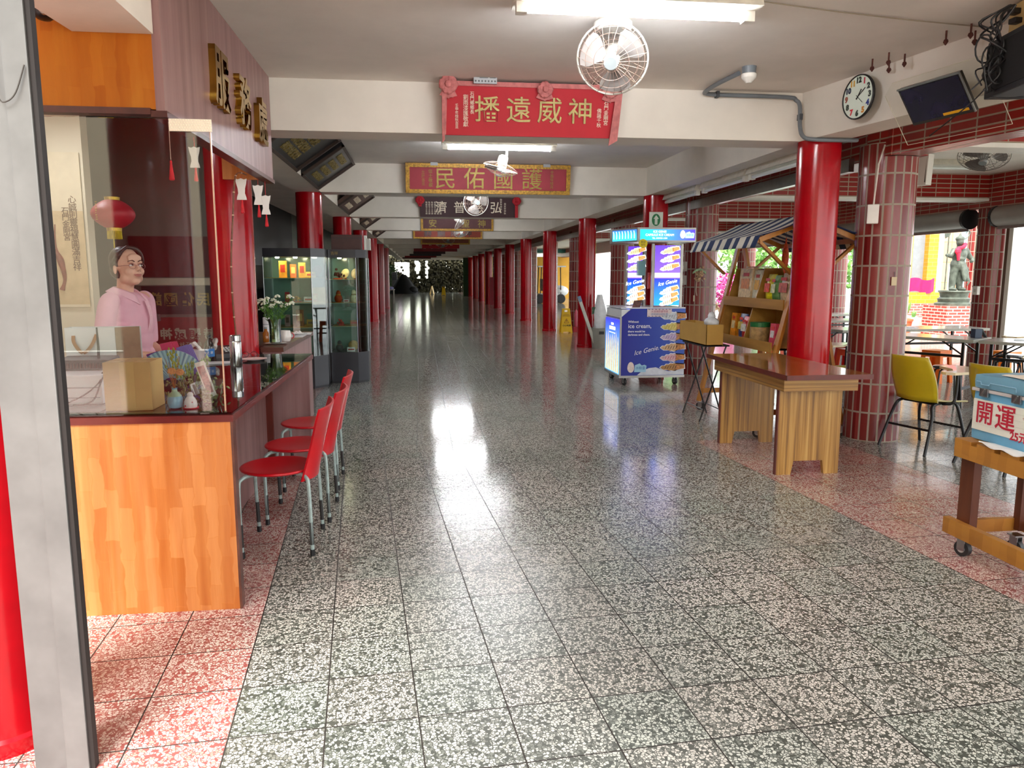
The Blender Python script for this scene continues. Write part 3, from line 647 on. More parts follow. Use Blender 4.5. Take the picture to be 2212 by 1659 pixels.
t=thing('bell_figurine','little white ceramic bell figurine beside the bud vase','figurine',(-1.034,3.50,.9035))
g=G(); g.lathe((0,0,.004),[(.027,0),(.029,.012),(.027,.028),(.02,.042),(.013,.05),(.014,.06),(.008,.068),(.001,.07)],20); g.build('body',M('white_ceramic','#ece8e2',.2,var=.02,coat=.5),t,smooth=True)
g=G(); g.sph((-.016,-.024,.014),.004,6); g.sph((.014,-.024,.03),.003,6); g.build('painted_dot',M('red_dot','#b01c2b',.4,var=0),t)
g=G(); g.lathe((0,0,0),[(.033,0),(.034,.004)],20); g.build('red_mat',M('red_mat','#c22632',.6,var=0),t)
# wrapped plant bag with folded card
CLRP=glass('clear_wrap',(.93,.96,.95),.06); HERB=M('dried_herb','#6e7440',.8,var=.3,vs=60,bmp=.5)
t=thing('herb_packet','clear wrapped packet of dried herbs with a slim printed card','packet',(-.985,3.60,.9035))
g=G(); rr=random.Random(9)
for k in range(60): g.sph((rr.gauss(0,.022),rr.gauss(0,.018),abs(rr.gauss(.03,.02))+.008),(.009,.006,.006),5)
g.build('herbs',HERB,t)
g=G(); g.grid(lambda a,b:(cos(a*2*pi)*(.05+.02*b)*(1+.12*sin(a*17)),sin(a*2*pi)*(.035+.012*b)*(1+.1*cos(a*13)),.004+.1*b+.01*sin(a*9)),28,4); g.build('wrap',CLRP,t)
g=G(); g.box((-.008,.01,.115),(.042,.008,.17),R=Matrix.Rotation(-.30,3,'Y')); cd_=g.build('printed_card',M('card_pinkish','#d8cfc4',.5,var=.04),t)
g=G(); g.box((-.008,.0055,.115),(.03,.001,.13),R=Matrix.Rotation(-.30,3,'Y')); g.build('card_print',M('card_print_red','#a7706a',.6,var=.3,vs=60),cd_)
g=G(); g.box((-.05,-.02,.075),(.022,.003,.055),R=Matrix.Rotation(-.4,3,'Y')); g.build('price_slip',M('paper_white','#eeeef0',.6,var=0),t)
t=thing('leaf_pile','loose clump of green herbs in wrap behind the bud vase','herbs',(-1.13,3.85,.91))
g=G()
for k in range(90): g.sph((rr.gauss(0,.07),rr.gauss(0,.045),abs(rr.gauss(.03,.025))+.006),(.012,.006,.005),5,R=Matrix.Rotation(rr.uniform(0,3),3,'Z')@Matrix.Rotation(rr.uniform(0,3),3,'Y'))
o=g.build('leaves',M('herb_grey_green','#7b8458',.8,var=.3,vs=50),t); o['kind']='stuff'
g=G()
for k in range(14):
    a=rr.uniform(-1.2,1.2); L=rr.uniform(.10,.2); g.tube(smooth_path([(a*.03,0,.03),(a*.06,.0,.03+L*.5),(a*.10,.0,.03+L)],3),.0015,4)
    for j in range(5): g.sph((a*(.05+.012*j),rr.uniform(-.01,.01),.03+L*(.5+.1*j)),(.006,.004,.009),5)
g.build('sprigs',M('sprig_green','#7d9a55',.8,var=.25,vs=50),t)
# fan of blue leaflets
t=thing('leaflet_fan','fan of pale blue leaflets standing behind the dried flowers','leaflets',(-1.35,4.25,.885))
g=G(); g.bb(-.07,.07,-.03,.03,0,.05); g.build('holder',M('smoke_acrylic','#3a4a50',.2,var=0),t)
cols=['#6fa3b4','#8fc0c8','#57899f','#a9cfd2']
for k in range(26):
    a=(k-12.5)*.066; g=G(); g.box((sin(a)*.11,-.012+.001*k,.03+cos(a)*.105),(.045,.0012,.15),R=Matrix.Rotation(a,3,'Y')); o=g.build('leaflet',M('leaflet_'+cols[k%4][1:],cols[k%4],.4,var=0),t)
def booklet(x,y,z,a,col,label,n,acc,w=.062,h=.15,tiltx=.15,cat='booklets'):
    t=thing('booklet_stack',label,cat,(x,y,z)); 
    for k in range(n):
        g=G(); g.box((k*.006,k*.008,h/2),(w,.004,h),R=Matrix.Rotation(tiltx,3,'X')@Matrix.Rotation(a,3,'Y')); c=g.build('booklet',M('booklet_'+col[1:],col,.4,var=.08,vs=20),t)
    R=Matrix.Rotation(tiltx,3,'X')@Matrix.Rotation(a,3,'Y'); g=G()
    for (dx,dz,ww,hh) in ((-.008,.045,.022,.004),(-.004,.03,.022,.004),(-.002,.02,.028,.005),(.0,-.035,.04,.012)): 
        p=V(0,0,h/2)+R@V(dx,-.0028,dz); g.box(p,(ww,.001,hh),R=R)
    g.build('gold_print',M('foil_'+acc[1:],acc,.35,.4,var=0),t)
booklet(-1.455,4.38,.9035,-.30,'#5b2a8c','deep purple booklet stack leaning left behind the box',3,'#c9a05a',h=.17)
booklet(-1.41,4.46,.93,-.22,'#d4486c','rose pink booklet stack between the purple ones',5,'#e08aa0',h=.19)
booklet(-1.325,4.475,.93,-.30,'#6a6bb0','slate blue booklet stack right of the pink ones',4,'#b9b07a',h=.17)
g=G(); g.bb(-1.45,-1.28,4.42,4.54,.9035,.93); tag(g.build('booklet_tray',BLK),'low black tray under the pink and blue booklets','tray')
# shopping bag
BAGW=M('bag_white','#e9edee',.5,var=.02); BAGK=M('bag_brown','#8a7358',.6,var=.12,vs=7,bmp=.3); RIB=M('ribbon_tan','#a9713c',.5,var=.06)
t=thing('shopping_bag','white and brown paper shopping bag with tan ribbon handles','bag',(-1.655,4.16,.9035),.06)
g=G(); g.prism([(-.15,0),(.09,0),(.085,.325),(-.15,.325)],(0,-.06,0),(1,0,0),(0,0,1),-.002); g.build('front_face',BAGW,t)
g=G(); g.prism([(0,0),(.12,0),(.12,.325),(-.002,.325)],(.09,-.06,0),(.8,.6,0),(0,0,1),-.002); g.build('gusset',BAGK,t)
g=G(); g.prism([(-.15,0),(.187,0),(.187,.325),(-.15,.325)],(0,.03,0),(1,0,0),(0,0,1),-.002); g.bb(-.15,.18,-.055,.03,0,.003); g.bb(-.151,-.149,-.06,.03,0,.325); g.build('back_face',BAGW,t)
for dx,yy in ((-.055,-.064),(-.05,.034)):
    pts=smooth_path([(-.055+dx,yy,.285),(-.05+dx,yy-.012,.25),(-.02+dx,yy-.02,.205),(.005+dx,yy-.02,.203),(.035+dx,yy-.012,.24),(.055+dx,yy,.29)],5); g=G()
    for a,b in zip(pts,pts[1:]): g.bar(a,b,.003,.016,up=(1,0,0))
    g.build('ribbon_handle',RIB,t)
txt('faint_print','MOON VILLAGE\nTEA HOUSE',.018,M('faint_ink','#b9c3c8',.6,var=0),t,(0,-.0635,.16),ext=.0004)
# router and printer
t=thing('wifi_router','black router with one tall antenna on the white printer','router',(-1.60,3.92,1.042))
g=G(); g.hexa([(-.16,-.07,0),(.10,-.07,0),(.10,.08,0),(-.16,.08,0),(-.15,-.055,.045),(.09,-.055,.045),(.09,.07,.055),(-.15,.07,.055)]); ca=g.build('casing',BLK,t)
g=G()
for k in range(16): g.bb(-.14+k*.0145,-.134+k*.0145,-.071,-.066,.006,.03)
g.build('vent_slot',M('vent_brown','#4a3230',.6,var=0),ca)
g=G(); g.tube([(.03,-.02,.04),(.03,-.015,.11),(.027,-.01,.2)],[.007,.006,.004],8); g.build('antenna',BLK,t,smooth=True)
t=thing('white_printer','white office printer under the black router','printer',(-1.60,3.83,.9035))
g=G(); g.bb(-.2,.13,-.17,.20,0,.135,bev=.01); g.build('casing',M('printer_white','#e6e9ee',.4,var=.02),t)
g=G(); g.bb(-.19,.12,-.172,-.168,.075,.08); g.bb(-.19,.12,-.172,-.168,.03,.033); g.build('tray_gap',M('gap_grey','#8b9096',.6,var=0),t)
g=G(); g.tube(smooth_path([(.11,-.10,.139),(.125,-.19,.10),(.05,-.21,.04),(-.05,-.23,.005),(-.14,-.21,.008)],6),.0035,6); g.tube(smooth_path([(.12,-.10,.139),(.135,-.195,.10),(.1,-.21,.02),(.02,-.22,.006)],6),.0035,6); g.build('power_cable',CAB,t,smooth=True)
sheet('clear_folder',-1.62,-1.4,3.44,3.6,'#9aa6ad','grey plastic folder lying in front of the white printer',z=.9032)
# right arm things
t=thing('thermos_flask','polished steel thermos flask standing on the counter','flask',(-1.205,5.10,.9035))
g=G(); g.lathe((0,0,0),[(.036,0),(.038,.006),(.038,.158),(.036,.164)],28); g.build('body',M('polished_steel','#c9c9c6',.14,1,var=0),t,smooth=True)
g=G(); g.lathe((0,0,.166),[(.036,0),(.0365,.034),(.03,.04)],28); g.build('lid',M('polished_steel','#c9c9c6',.14,1,var=0),t,smooth=True)
g=G(); g.lathe((0,0,.162),[(.0355,0),(.0355,.006)],28); g.build('seal_ring',BLK,t)
POR=M('porcelain','#efe9e2',.2,var=.02,coat=.4)
o=G().lathe((0,0,0),[(.04,0),(.05,.003),(.085,.012),(.088,.014),(.083,.013),(.05,.007),(.001,.006)],30).build('saucer',POR,smooth=True); o.location=(-1.16,5.42,.9035); tag(o,'shallow white saucer right of the thermos','saucer')
t=thing('telephone','white desk telephone behind the thermos','telephone',(-1.43,5.70,.9035),.5)
g=G(); g.hexa([(-.08,-.10,0),(.08,-.10,0),(.08,.1,0),(-.08,.1,0),(-.08,-.10,.03),(.08,-.10,.03),(.08,.1,.075),(-.08,.1,.075)]); g.build('base',M('phone_grey','#3a3537',.4,var=0),t)
g=G(); g.tube(smooth_path([(-.09,-.09,.075),(-.06,-.03,.115),(-.04,.04,.125),(-.03,.11,.105)],5),[.02]*3+[.013]*10+[.02]*3,10); g.build('handset',POR,t,smooth=True)
g=G()
for r in range(4):
    for c in range(3): g.box((.0+c*.024,-.06+r*.03,.045+r*.0068),(.016,.018,.006))
g.build('keypad',M('key_white','#d6d6d2',.5,var=0),t)
t=thing('tissue_box','white tissue box with a tissue pulled out','tissue box',(-1.57,5.48,.9035),.15)
g=G(); g.bb(-.075,.075,-.05,.05,0,.075,bev=.006); g.build('carton',M('tissue_carton','#e8e6ea',.5,var=.1,vs=10),t)
g=G(); g.bb(-.07,.0,-.052,-.049,.01,.05); g.build('blue_print',M('soft_blue_print','#8aa0d0',.5,var=.3,vs=30),t)
g=G(); g.grid(lambda a,b:(-.04+.08*a+.012*sin(b*9+a*3),-.02+.04*b+.01*sin(a*9),.074+.055*sin(pi*min(1,a*1.1))*(.5+.5*sin(pi*b))+.006*sin(a*15+b*11)),10,8,th=.001); g.build('tissue',M('tissue_paper','#f4f2ee',.8,var=0),t,smooth=True)
t=thing('cola_bottle','dark drink bottle with a blue label behind the booklets','bottle',(-1.45,5.40,.9035))
g=G(); g.lathe((0,0,0),[(.03,0),(.033,.01),(.033,.10),(.028,.125),(.013,.155),(.012,.17)],20); g.build('bottle',M('cola_dark','#1c1214',.12,var=0,coat=.5),t,smooth=True)
g=G(); g.lathe((0,0,.035),[(.0335,0),(.0335,.055)],20); g.build('label_band',M('label_blue','#1f78c8',.4,var=0),t,smooth=True)
for k,ch in enumerate('水之泉'): txt('label_character',ch,.022,M('label_white','#f2f4f6',.5,var=0),t,(sin((k-1)*.7)*.0345,-cos((k-1)*.7)*.0345,.062),(pi/2,0,(k-1)*.7),ext=.0006)
g=G(); g.lathe((0,0,.168),[(.014,0),(.014,.016)],16); g.build('cap',M('cap_dark','#2a2a30',.5,var=0),t)
o=G().box((0,0,.012),(.15,.11,.024),bev=.003).build('note_pad',M('pad_grey','#a8a59c',.6,var=0)); o.location=(-1.60,5.74,.9035); tag(o,'grey flat notebook behind the tissue box','notebook')
o=G().box((0,0,.004),(.19,.11,.006),rz=.2).build('paper_sheaf',M('paper_white','#eeeef0',.6,var=0)); o.location=(-1.38,5.28,.9035); tag(o,'white sheaf of paper left of the thermos','paper')
t=thing('folded_glasses','folded reading glasses on paper beside the saucer','glasses',(-1.24,5.66,.9035))
g=G(); 
for sx in (-1,1): g.tube([(sx*.03+cos(a)*.024,sin(a)*.0,.02+sin(a)*.018) for a in [k*2*pi/14 for k in range(14)]],.0018,5,closed=True)
g.tube([(-.006,0,.024),(.006,0,.024)],.0016,5); g.tube([(.054,0,.022),(.058,.06,.006)],.0018,5); g.tube([(-.054,0,.022),(-.045,.06,.006)],.0018,5); g.build('spectacle_rim',BLK,t)
# second counter
t=thing('side_counter','shorter mauve counter with dark top beyond the service counter','counter',(0,0,0))
g=G(); g.prism([(-1.32,6.5),(-1.165,6.5),(-1.165,8.25),(-1.73,8.25),(-1.73,6.68),(-1.32,6.68)],(0,0,0),(1,0,0),(0,1,0),.855); g.build('carcass',PW,t)
g=G(); g.prism([(-1.33,6.48),(-1.145,6.48),(-1.145,8.27),(-1.735,8.27),(-1.735,6.67),(-1.33,6.67)],(0,0,.855),(1,0,0),(0,1,0),.04); g.build('top',DW,t)
t=thing('flower_vase','clear glass vase holding white flowers with green leaves','vase',(-1.262,6.78,.908))
g=G(); g.lathe((0,0,0),[(.045,0),(.052,.004),(.048,.08),(.05,.15),(.058,.205),(.055,.205),(.046,.15),(.044,.08),(.046,.01),(.001,.008)],24); g.build('glass',glass('vase_glass',(.9,.95,.9),.08),t,smooth=True)
g=G(); g.lathe((0,0,.01),[(.044,0),(.042,.11),(.001,.11)],20); g.build('water',glass('vase_water',(.80,.86,.62),.04),t)
rr=random.Random(12); STEM=M('stem_green','#4f7a2c',.6,var=.15,vs=20); heads=[]
g=G()
for k in range(24):
    a=rr.uniform(0,2*pi); d=rr.uniform(.03,.15); h=.33+rr.uniform(-.06,.06); e=(cos(a)*d*1.1,sin(a)*d*.8,h+.03-d*.2); heads.append(e)
    g.tube(smooth_path([(cos(a+2)*.025,sin(a+2)*.025,.03),(cos(a)*.03,sin(a)*.03,.2),e],4),.002,4)
g.build('stems',STEM,t)
g=G()
for k in range(110):
    e=rr.choice(heads); f=rr.uniform(.42,.92); b=V(*e)*f; b.z=.10+(e[2]-.10)*f; a=rr.uniform(0,2*pi); L=rr.uniform(.04,.075); d=V(cos(a)*.8,sin(a)*.8,.55).normalized()
    n=d.cross(V(0,0,1)).normalized()*.008; g._f([g.v(b),g.v(b+d*L*.5+n),g.v(b+d*L),g.v(b+d*L*.5-n)])
o=g.build('leaves',M('leaf_green','#5c9136',.5,var=.2,vs=15),t); o['kind']='stuff'
for e in heads:
    g=G()
    for k in range(12):
        v=V(rr.gauss(0,1),rr.gauss(0,1),abs(rr.gauss(0,1))+.2).normalized()*.022; g.sph(V(*e)+v,(.008,.008,.006),6)
    g.build('flower_head',M('petal_white','#e9edd8',.6,var=.06,vs=60),t)
o=G().lathe((0,0,0),[(.05,0),(.06,.004),(.095,.010),(.09,.010),(.05,.006),(.001,.006)],28).build('plate',POR,smooth=True); o.location=(-1.262,6.78,.8955); tag(o,'white plate under the flower vase','plate')
t=thing('white_mug','round white mug with red handle behind the flower vase','mug',(-1.225,7.06,.8955))
g=G(); g.lathe((0,0,0),[(.04,0),(.05,.02),(.053,.05),(.045,.09),(.042,.098),(.038,.098),(.04,.06),(.001,.02)],24); g.build('body',POR,t,smooth=True)
g=G(); g.tube(arc((.05,0,.05),.025,-1.3,1.3,8),.005,6); g.build('handle',M('handle_red','#c02030',.4,var=0),t)
t=thing('amber_bottle','small bottle of amber liquid behind the vase','bottle',(-1.385,7.0,.8955))
g=G(); g.lathe((0,0,0),[(.024,0),(.027,.01),(.027,.08),(.014,.10),(.012,.12)],18); g.build('bottle',M('amber_liquid','#b8691a',.1,var=.05,coat=.6),t,smooth=True)
g=G(); g.lathe((0,0,.118),[(.015,0),(.015,.016)],14); g.build('cap',M('cap_grey','#9aa09a',.4,var=0),t)
t=thing('white_canister','slim white canister behind the amber bottle','canister',(-1.40,7.12,.8955))
g=G(); g.lathe((0,0,0),[(.028,0),(.03,.01),(.03,.21),(.026,.215)],20); g.build('body',M('canister_white','#dfe0e2',.4,var=0),t,smooth=True)
g=G(); g.lathe((0,0,.15),[(.0305,0),(.0305,.005)],20); g.build('lid_line',M('gap_grey','#8b9096',.6,var=0),t)
for k,(x,y,lab) in enumerate(((-1.24,7.62,'front white form sheet on the side counter'),(-1.22,7.95,'back white form sheet on the side counter'))):
    t=thing('form_sheet',lab,'paper',(x,y,.8955),.1*k)
    g=G(); g.bb(-.1,.1,-.14,.14,0,.002); g.build('paper',M('paper_white','#eeeef0',.6,var=0),t)
    g=G(); 
    for j in range(4): g.bb(-.08,.06,-.1+.05*j,-.094+.05*j,.002,.0025)
    g.build('printed_line',M('ink_grey','#8f9499',.6,var=0),t)
t=thing('crumpled_tissue','crumpled white tissue lying on the form sheets','tissue',(-1.23,7.80,.8975))
rr=random.Random(2); g=G(); g.grid(lambda a,b:(-.05+.1*a,-.04+.08*b,.012+.03*abs(sin(a*7+b*5))*sin(pi*a)*sin(pi*b)+.006*sin(b*13)),8,8,th=.001); g.build('tissue',M('tissue_paper','#f4f2ee',.8,var=0),t)
# hanging ornaments under the fascia
TAS=M('tassel_red','#d3202a',.7,var=.08,vs=40); CUT=M('papercut_white','#f0ebe4',.5,var=0)
def tassel(x,y,z,L,label,fig=False,s=1):
    t=thing('hanging_tassel',label,'tassel',(x,y,z),0,'red tassels under the fascia')
    g=G(); g.tube([(0,0,0),(0,0,-L)],.0016,5); g.build('cord',TAS if fig else M('cord_pale','#cfae9c',.6,var=0),t)
    if fig:
        f=thing_fig(t,-L,s); z2=-L-.12*s
    else: z2=-L
    g=G(); g.lathe((0,0,z2-.004),[(.004,0),(.006,-.008),(.005,-.014),(.011*s+.002,-.085*s),(.009,-.09*s)],10); g.build('tassel',TAS,t,smooth=True)
    return t
def thing_fig(t,z,s):
    g=G(); P=[(-.03,0),(-.035,.03),(-.018,.025),(0,.032),(.018,.025),(.035,.03),(.03,0),(.022,-.03),(.02,-.06),(.028,-.085),(.03,-.1),(-.03,-.1),(-.028,-.085),(-.02,-.06),(-.022,-.03)]
    g.prism([(a*s,b*s-.03*s) for a,b in P],(0,-.003,z),(1,0,0),(0,0,1),.006); o=g.build('cutout_figure',CUT,t)
    g=G()
    for sx in (-1,1): g.sph((sx*.012*s,-.004,z-.03*s),(.006*s,.002,.005*s),8)
    g.tube([(-.01*s,-.0045,z-.052*s),(0,-.0045,z-.057*s),(.01*s,-.0045,z-.052*s)],.0016*s,4); g.bb(-.02*s,.02*s,-.0045,-.003,z-.122*s,z-.112*s); g.build('painted_face',M('ink_black','#1d1a1a',.6,var=0),o)
tassel(-1.15,3.82,2.20,.17,'thin red tassel on a pale cord hanging by the reflector strip')
tassel(-1.15,4.22,2.20,.05,'white figure charm with red tassel nearest the reflector strip',True,.8)
tassel(-1.27,5.80,2.20,.02,'white owl like charm with red tassel, left of the trio',True,1.15)
tassel(-1.19,5.98,2.20,.045,'white owl like charm with red tassel, middle of the trio',True,1.1)
tassel(-1.165,6.12,2.20,.105,'white owl like charm with red tassel, lowest of the trio',True,1.1)
t=thing('bamboo_rod','thin jointed bamboo rod leaning up to the fascia','rod',(0,0,0))
g=G(); pts=[(-1.30,5.60,.905),(-1.31,5.55,1.2),(-1.30,5.5,1.55),(-1.27,5.5,1.9),(-1.25,5.55,2.17),(-1.21,5.7,2.195)]; g.tube(smooth_path(pts,5),[.006]*21+[.004]*5,8); g.build('stalk',M('bamboo_brown','#7a4a30',.5,var=.2,vs=20),t,smooth=True)
g=G()
for p in smooth_path(pts,2)[1:-1]: g.sph(p,(.0085,.0085,.006),8)
g.build('joint',M('bamboo_pale','#d8b494',.5,var=0),t)
t=thing('round_ceiling_lamp','round white ring lamp hanging inside the shop above the lantern','lamp',(-2.56,5.55,2.64))
g=G(); g.lathe((0,0,0),[(.13,0),(.135,.02),(.10,.045),(.02,.05)],28); g.build('housing',WP,t,smooth=True); g=G(); g.lathe((0,0,-.006),[(.115,0),(.115,.006)],28); g.build('diffuser',M('ring_diffuser','#f4f6ff',.3,var=0,emit=12),t); g=G(); g.cyl((0,0,.05),(0,0,.36),.01,n=8); g.build('stem',WP,t)
# lantern
t=thing('red_lantern','round red paper lantern with gold caps and yellow fringe','lantern',(-2.05,5.5,1.90))
LR=M('lantern_red','#a81c2c',.5,var=.06,vs=3)
g=G(); n=28; prof=[(.045+.09*sin(pi*k/n)**.8 if 0<k<n else .045,(k/n-.5)*.185) for k in range(n+1)]; prof=[(r+(.002 if k%2 else 0),h) for k,(r,h) in enumerate(prof)]; g.lathe((0,0,0),prof,32); g.build('paper_globe',LR,t,smooth='all')
for z0,z1 in ((.09,.112),(-.112,-.09)):
    g=G(); g.lathe((0,0,z0),[(.046,0),(.048,z1-z0)],24); g.build('gold_cap',M('lantern_gold','#c6a43c',.35,.5,var=.1,vs=40),t)
g=G()
for k in range(28): g.tube([(cos(k*pi/14)*.042,sin(k*pi/14)*.042,-.11),(cos(k*pi/14)*.043,sin(k*pi/14)*.043,-.165)],.004,4)
g.build('fringe',M('fringe_yellow','#c9b522',.7,var=.1,vs=40),t)
g=G(); g.tube([(0,0,.11),(0,0,1.098)],.0015,4); g.build('cord',CAB,t)
g=G(); g.tube([(0,-.02,-.16),(0,-.02,-.27)],.004,5); g.build('tail',M('fringe_yellow','#c9b522',.7),t)
g=G()
for k in range(9): g.sph((-.06,-.118,.07-.014*k),(.008,.003,.003),6)
g.build('gold_writing',M('lantern_gold','#c6a43c',.35,.5),t)
# scroll on cream wall
t=thing('calligraphy_scroll','tall cream scroll with brush writing and a red brown brush painting','scroll',(-2.635,6.19,1.25))
g=G(); g.bb(-.13,.115,-.008,0,0,1.15); g.build('paper',M('scroll_paper','#ddd0b0',.7,var=.04,vs=6),t)
g=G(); g.bb(-.13,.115,-.0085,-.007,.02,.72); g.build('inner_panel',M('scroll_panel','#cdb68c',.7,var=.06,vs=10),t)
INK=M('scroll_ink','#5d3a2a',.7,var=.1)
for k,(x,z,s,b) in enumerate(((.045,.55,.062,'心誠則靈福慧圓滿吉祥'),(-.01,.62,.055,'石門金剛宮')))  : txt('writing','\n'.join(b),s,INK,t,(x,-.0105,z),ext=.0006,sp=.9)
g=G(); g.tube(smooth_path([(-.09,-.012,.62),(-.1,-.012,.45),(-.07,-.012,.35),(-.05,-.012,.22),(-.075,-.012,.13)],5),[.004,.005,.006,.008,.01,.012,.014,.016,.02,.024,.026,.024,.02,.018,.016,.014,.012,.012,.014,.018,.02],8); g.build('brush_painting',M('paint_red_brown','#7a3324',.7,var=.15,vs=20),t)
# things on the back wall; the lettered boards are reflections modelled as solid panels
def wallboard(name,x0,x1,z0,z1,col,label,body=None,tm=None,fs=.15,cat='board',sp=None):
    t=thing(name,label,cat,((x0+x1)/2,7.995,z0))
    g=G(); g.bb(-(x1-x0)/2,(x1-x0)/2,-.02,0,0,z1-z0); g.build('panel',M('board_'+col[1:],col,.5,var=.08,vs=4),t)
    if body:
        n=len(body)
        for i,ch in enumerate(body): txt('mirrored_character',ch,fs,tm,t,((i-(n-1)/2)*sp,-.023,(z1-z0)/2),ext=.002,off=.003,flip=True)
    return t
wallboard('red_cloth',-2.85,-2.0,1.47,1.87,'#4e1216','dark red cloth panel on the back wall behind the woman',cat='cloth')
wallboard('plaque_reflection',-2.76,-2.05,1.10,1.38,'#14161f','reflection of a black board with mirrored gold characters, modelled as a panel behind the counter','護國佑民',GOLD,.14,sp=.155)
t=wallboard('plaque_reflection',-2.66,-2.02,.72,1.07,'#7d1a1c','reflection of a red board with mirrored pale characters, modelled as a panel below the black one','神威顯赫',M('pale_char','#b9b09a',.6,var=0),.12,sp=.14)
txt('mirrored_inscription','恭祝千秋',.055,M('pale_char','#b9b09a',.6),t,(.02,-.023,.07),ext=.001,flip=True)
g=G(); g.bb(-2.9,-1.95,7.95,7.99,1.39,1.46); tag(g.build('wall_ledge',M('ledge_cream','#b8b09c',.6)),'pale ledge between red cloth and black board','ledge')
# camera on tripod next to the woman
t=thing('tripod_gimbal','small black tripod with a camera head behind the woman','tripod',(-1.86,5.55,0))
g=G(); g.cyl((0,0,.5),(0,0,1.12),.012,n=10); g.build('centre_column',BLK,t)
for k in range(3):
    a=k*2*pi/3; g=G(); g.tube([(0,0,.62),(cos(a)*.22,sin(a)*.22,.01)],.01,8); g.build('leg',BLK,t)
g=G(); g.sph((0,0,1.15),(.035,.035,.04),10); g.box((.02,-.02,1.20),(.07,.05,.05),bev=.008); g.cyl((.02,-.045,1.2),(.02,-.08,1.2),.02,n=12); g.build('camera_head',BLK,t)
# display cabinets
SHG=glass('cabinet_glass',(.88,.96,.93),.08); CBK=M('cabinet_black','#26262c',.3,var=.05,vs=2,coat=.2); CBG=M('cabinet_grey','#6d6f78',.3,var=.04); SHELF=M('shelf_gold_board','#d8a840',.4,var=.08,vs=10)
def cabinet(name,label,poly,ztop,shelves,back):
    t=thing(name,label,'cabinet'); n=len(poly)
    g=G(); g.prism(poly,(0,0,.03),(1,0,0),(0,1,0),.40); g.build('base',CBK,t)
    g=G(); g.prism([(x*.985+.015*poly[0][0],y+.01) for x,y in poly],(0,0,0),(1,0,0),(0,1,0),.03); g.build('plinth',BLK,t)
    g=G(); g.prism(poly,(0,0,ztop-.11),(1,0,0),(0,1,0),.11); g.build('header',CBK,t)
    for z in shelves:
        g=G(); g.prism([(x,y+.012) for x,y in poly],(0,0,z),(1,0,0),(0,1,0),.008); s=g.build('glass_shelf',M('shelf_green_glass','#9fc4b4',.12,var=0),t)
        c=sum(p[0] for p in poly)/n; d=sum(p[1] for p in poly)/n
        g=G(); g.prism([(c+(x-c)*.93,d+(y-d)*.93) for x,y in poly],(0,0,z+.008),(1,0,0),(0,1,0),.004); g.build('shelf_liner',SHELF,s)
    for i in range(n):
        a,b=V(*poly[i],0),V(*poly[(i+1)%n],0)
        if i in back: 
            g=G(); g.bar(a+V(0,0,.43+(ztop-.54)/2),b+V(0,0,.43+(ztop-.54)/2),.008,ztop-.54); g.build('back_panel',M('cabinet_back','#7fa292',.15,var=.05),t)
        else:
            g=G(); g.bar(a+V(0,0,.43+(ztop-.54)/2),b+V(0,0,.43+(ztop-.54)/2),.006,ztop-.54); g.build('glass_pane',SHG,t)
        g=G(); g.cyl(a+V(0,0,.43),a+V(0,0,ztop-.11),.006,n=6); g.build('corner_bead',STL,t)
    return t
c1=cabinet('display_cabinet','left glass display cabinet with black base nearest the side counter',[(-2.0,10.12),(-1.40,10.12),(-1.245,10.34),(-1.245,10.74),(-2.0,10.74)],1.83,(.80,1.12,1.44),(3,))
c2=cabinet('display_cabinet','right glass display cabinet with black base and angled corner',[(-1.235,10.60),(-.87,10.60),(-.735,10.76),(-.735,11.12),(-1.235,11.12)],1.83,(.78,1.10,1.42),(3,))
for k in range(4):
    g=G(); g.lathe((0,0,0),[(.022,0),(.026,.012)],14); o=g.build('cabinet_spotlight',M('spot_bulb','#ffe9c0',.3,var=0,emit=25),None); o.location=((-1.85,10.3,1.706),(-1.62,10.3,1.706),(-1.36,10.25,1.706),(-1.1,10.75,1.706))[k]; tag(o,['leftmost warm spotlight in the left display cabinet','second warm spotlight in the left display cabinet','bright warm spotlight at the corner of the left display cabinet','warm spotlight in the right display cabinet'][k],'spotlight','cabinet spotlights')
txt('header_emblem','吉祥',.05,GOLD,c2,(-1.15,10.595,1.775))
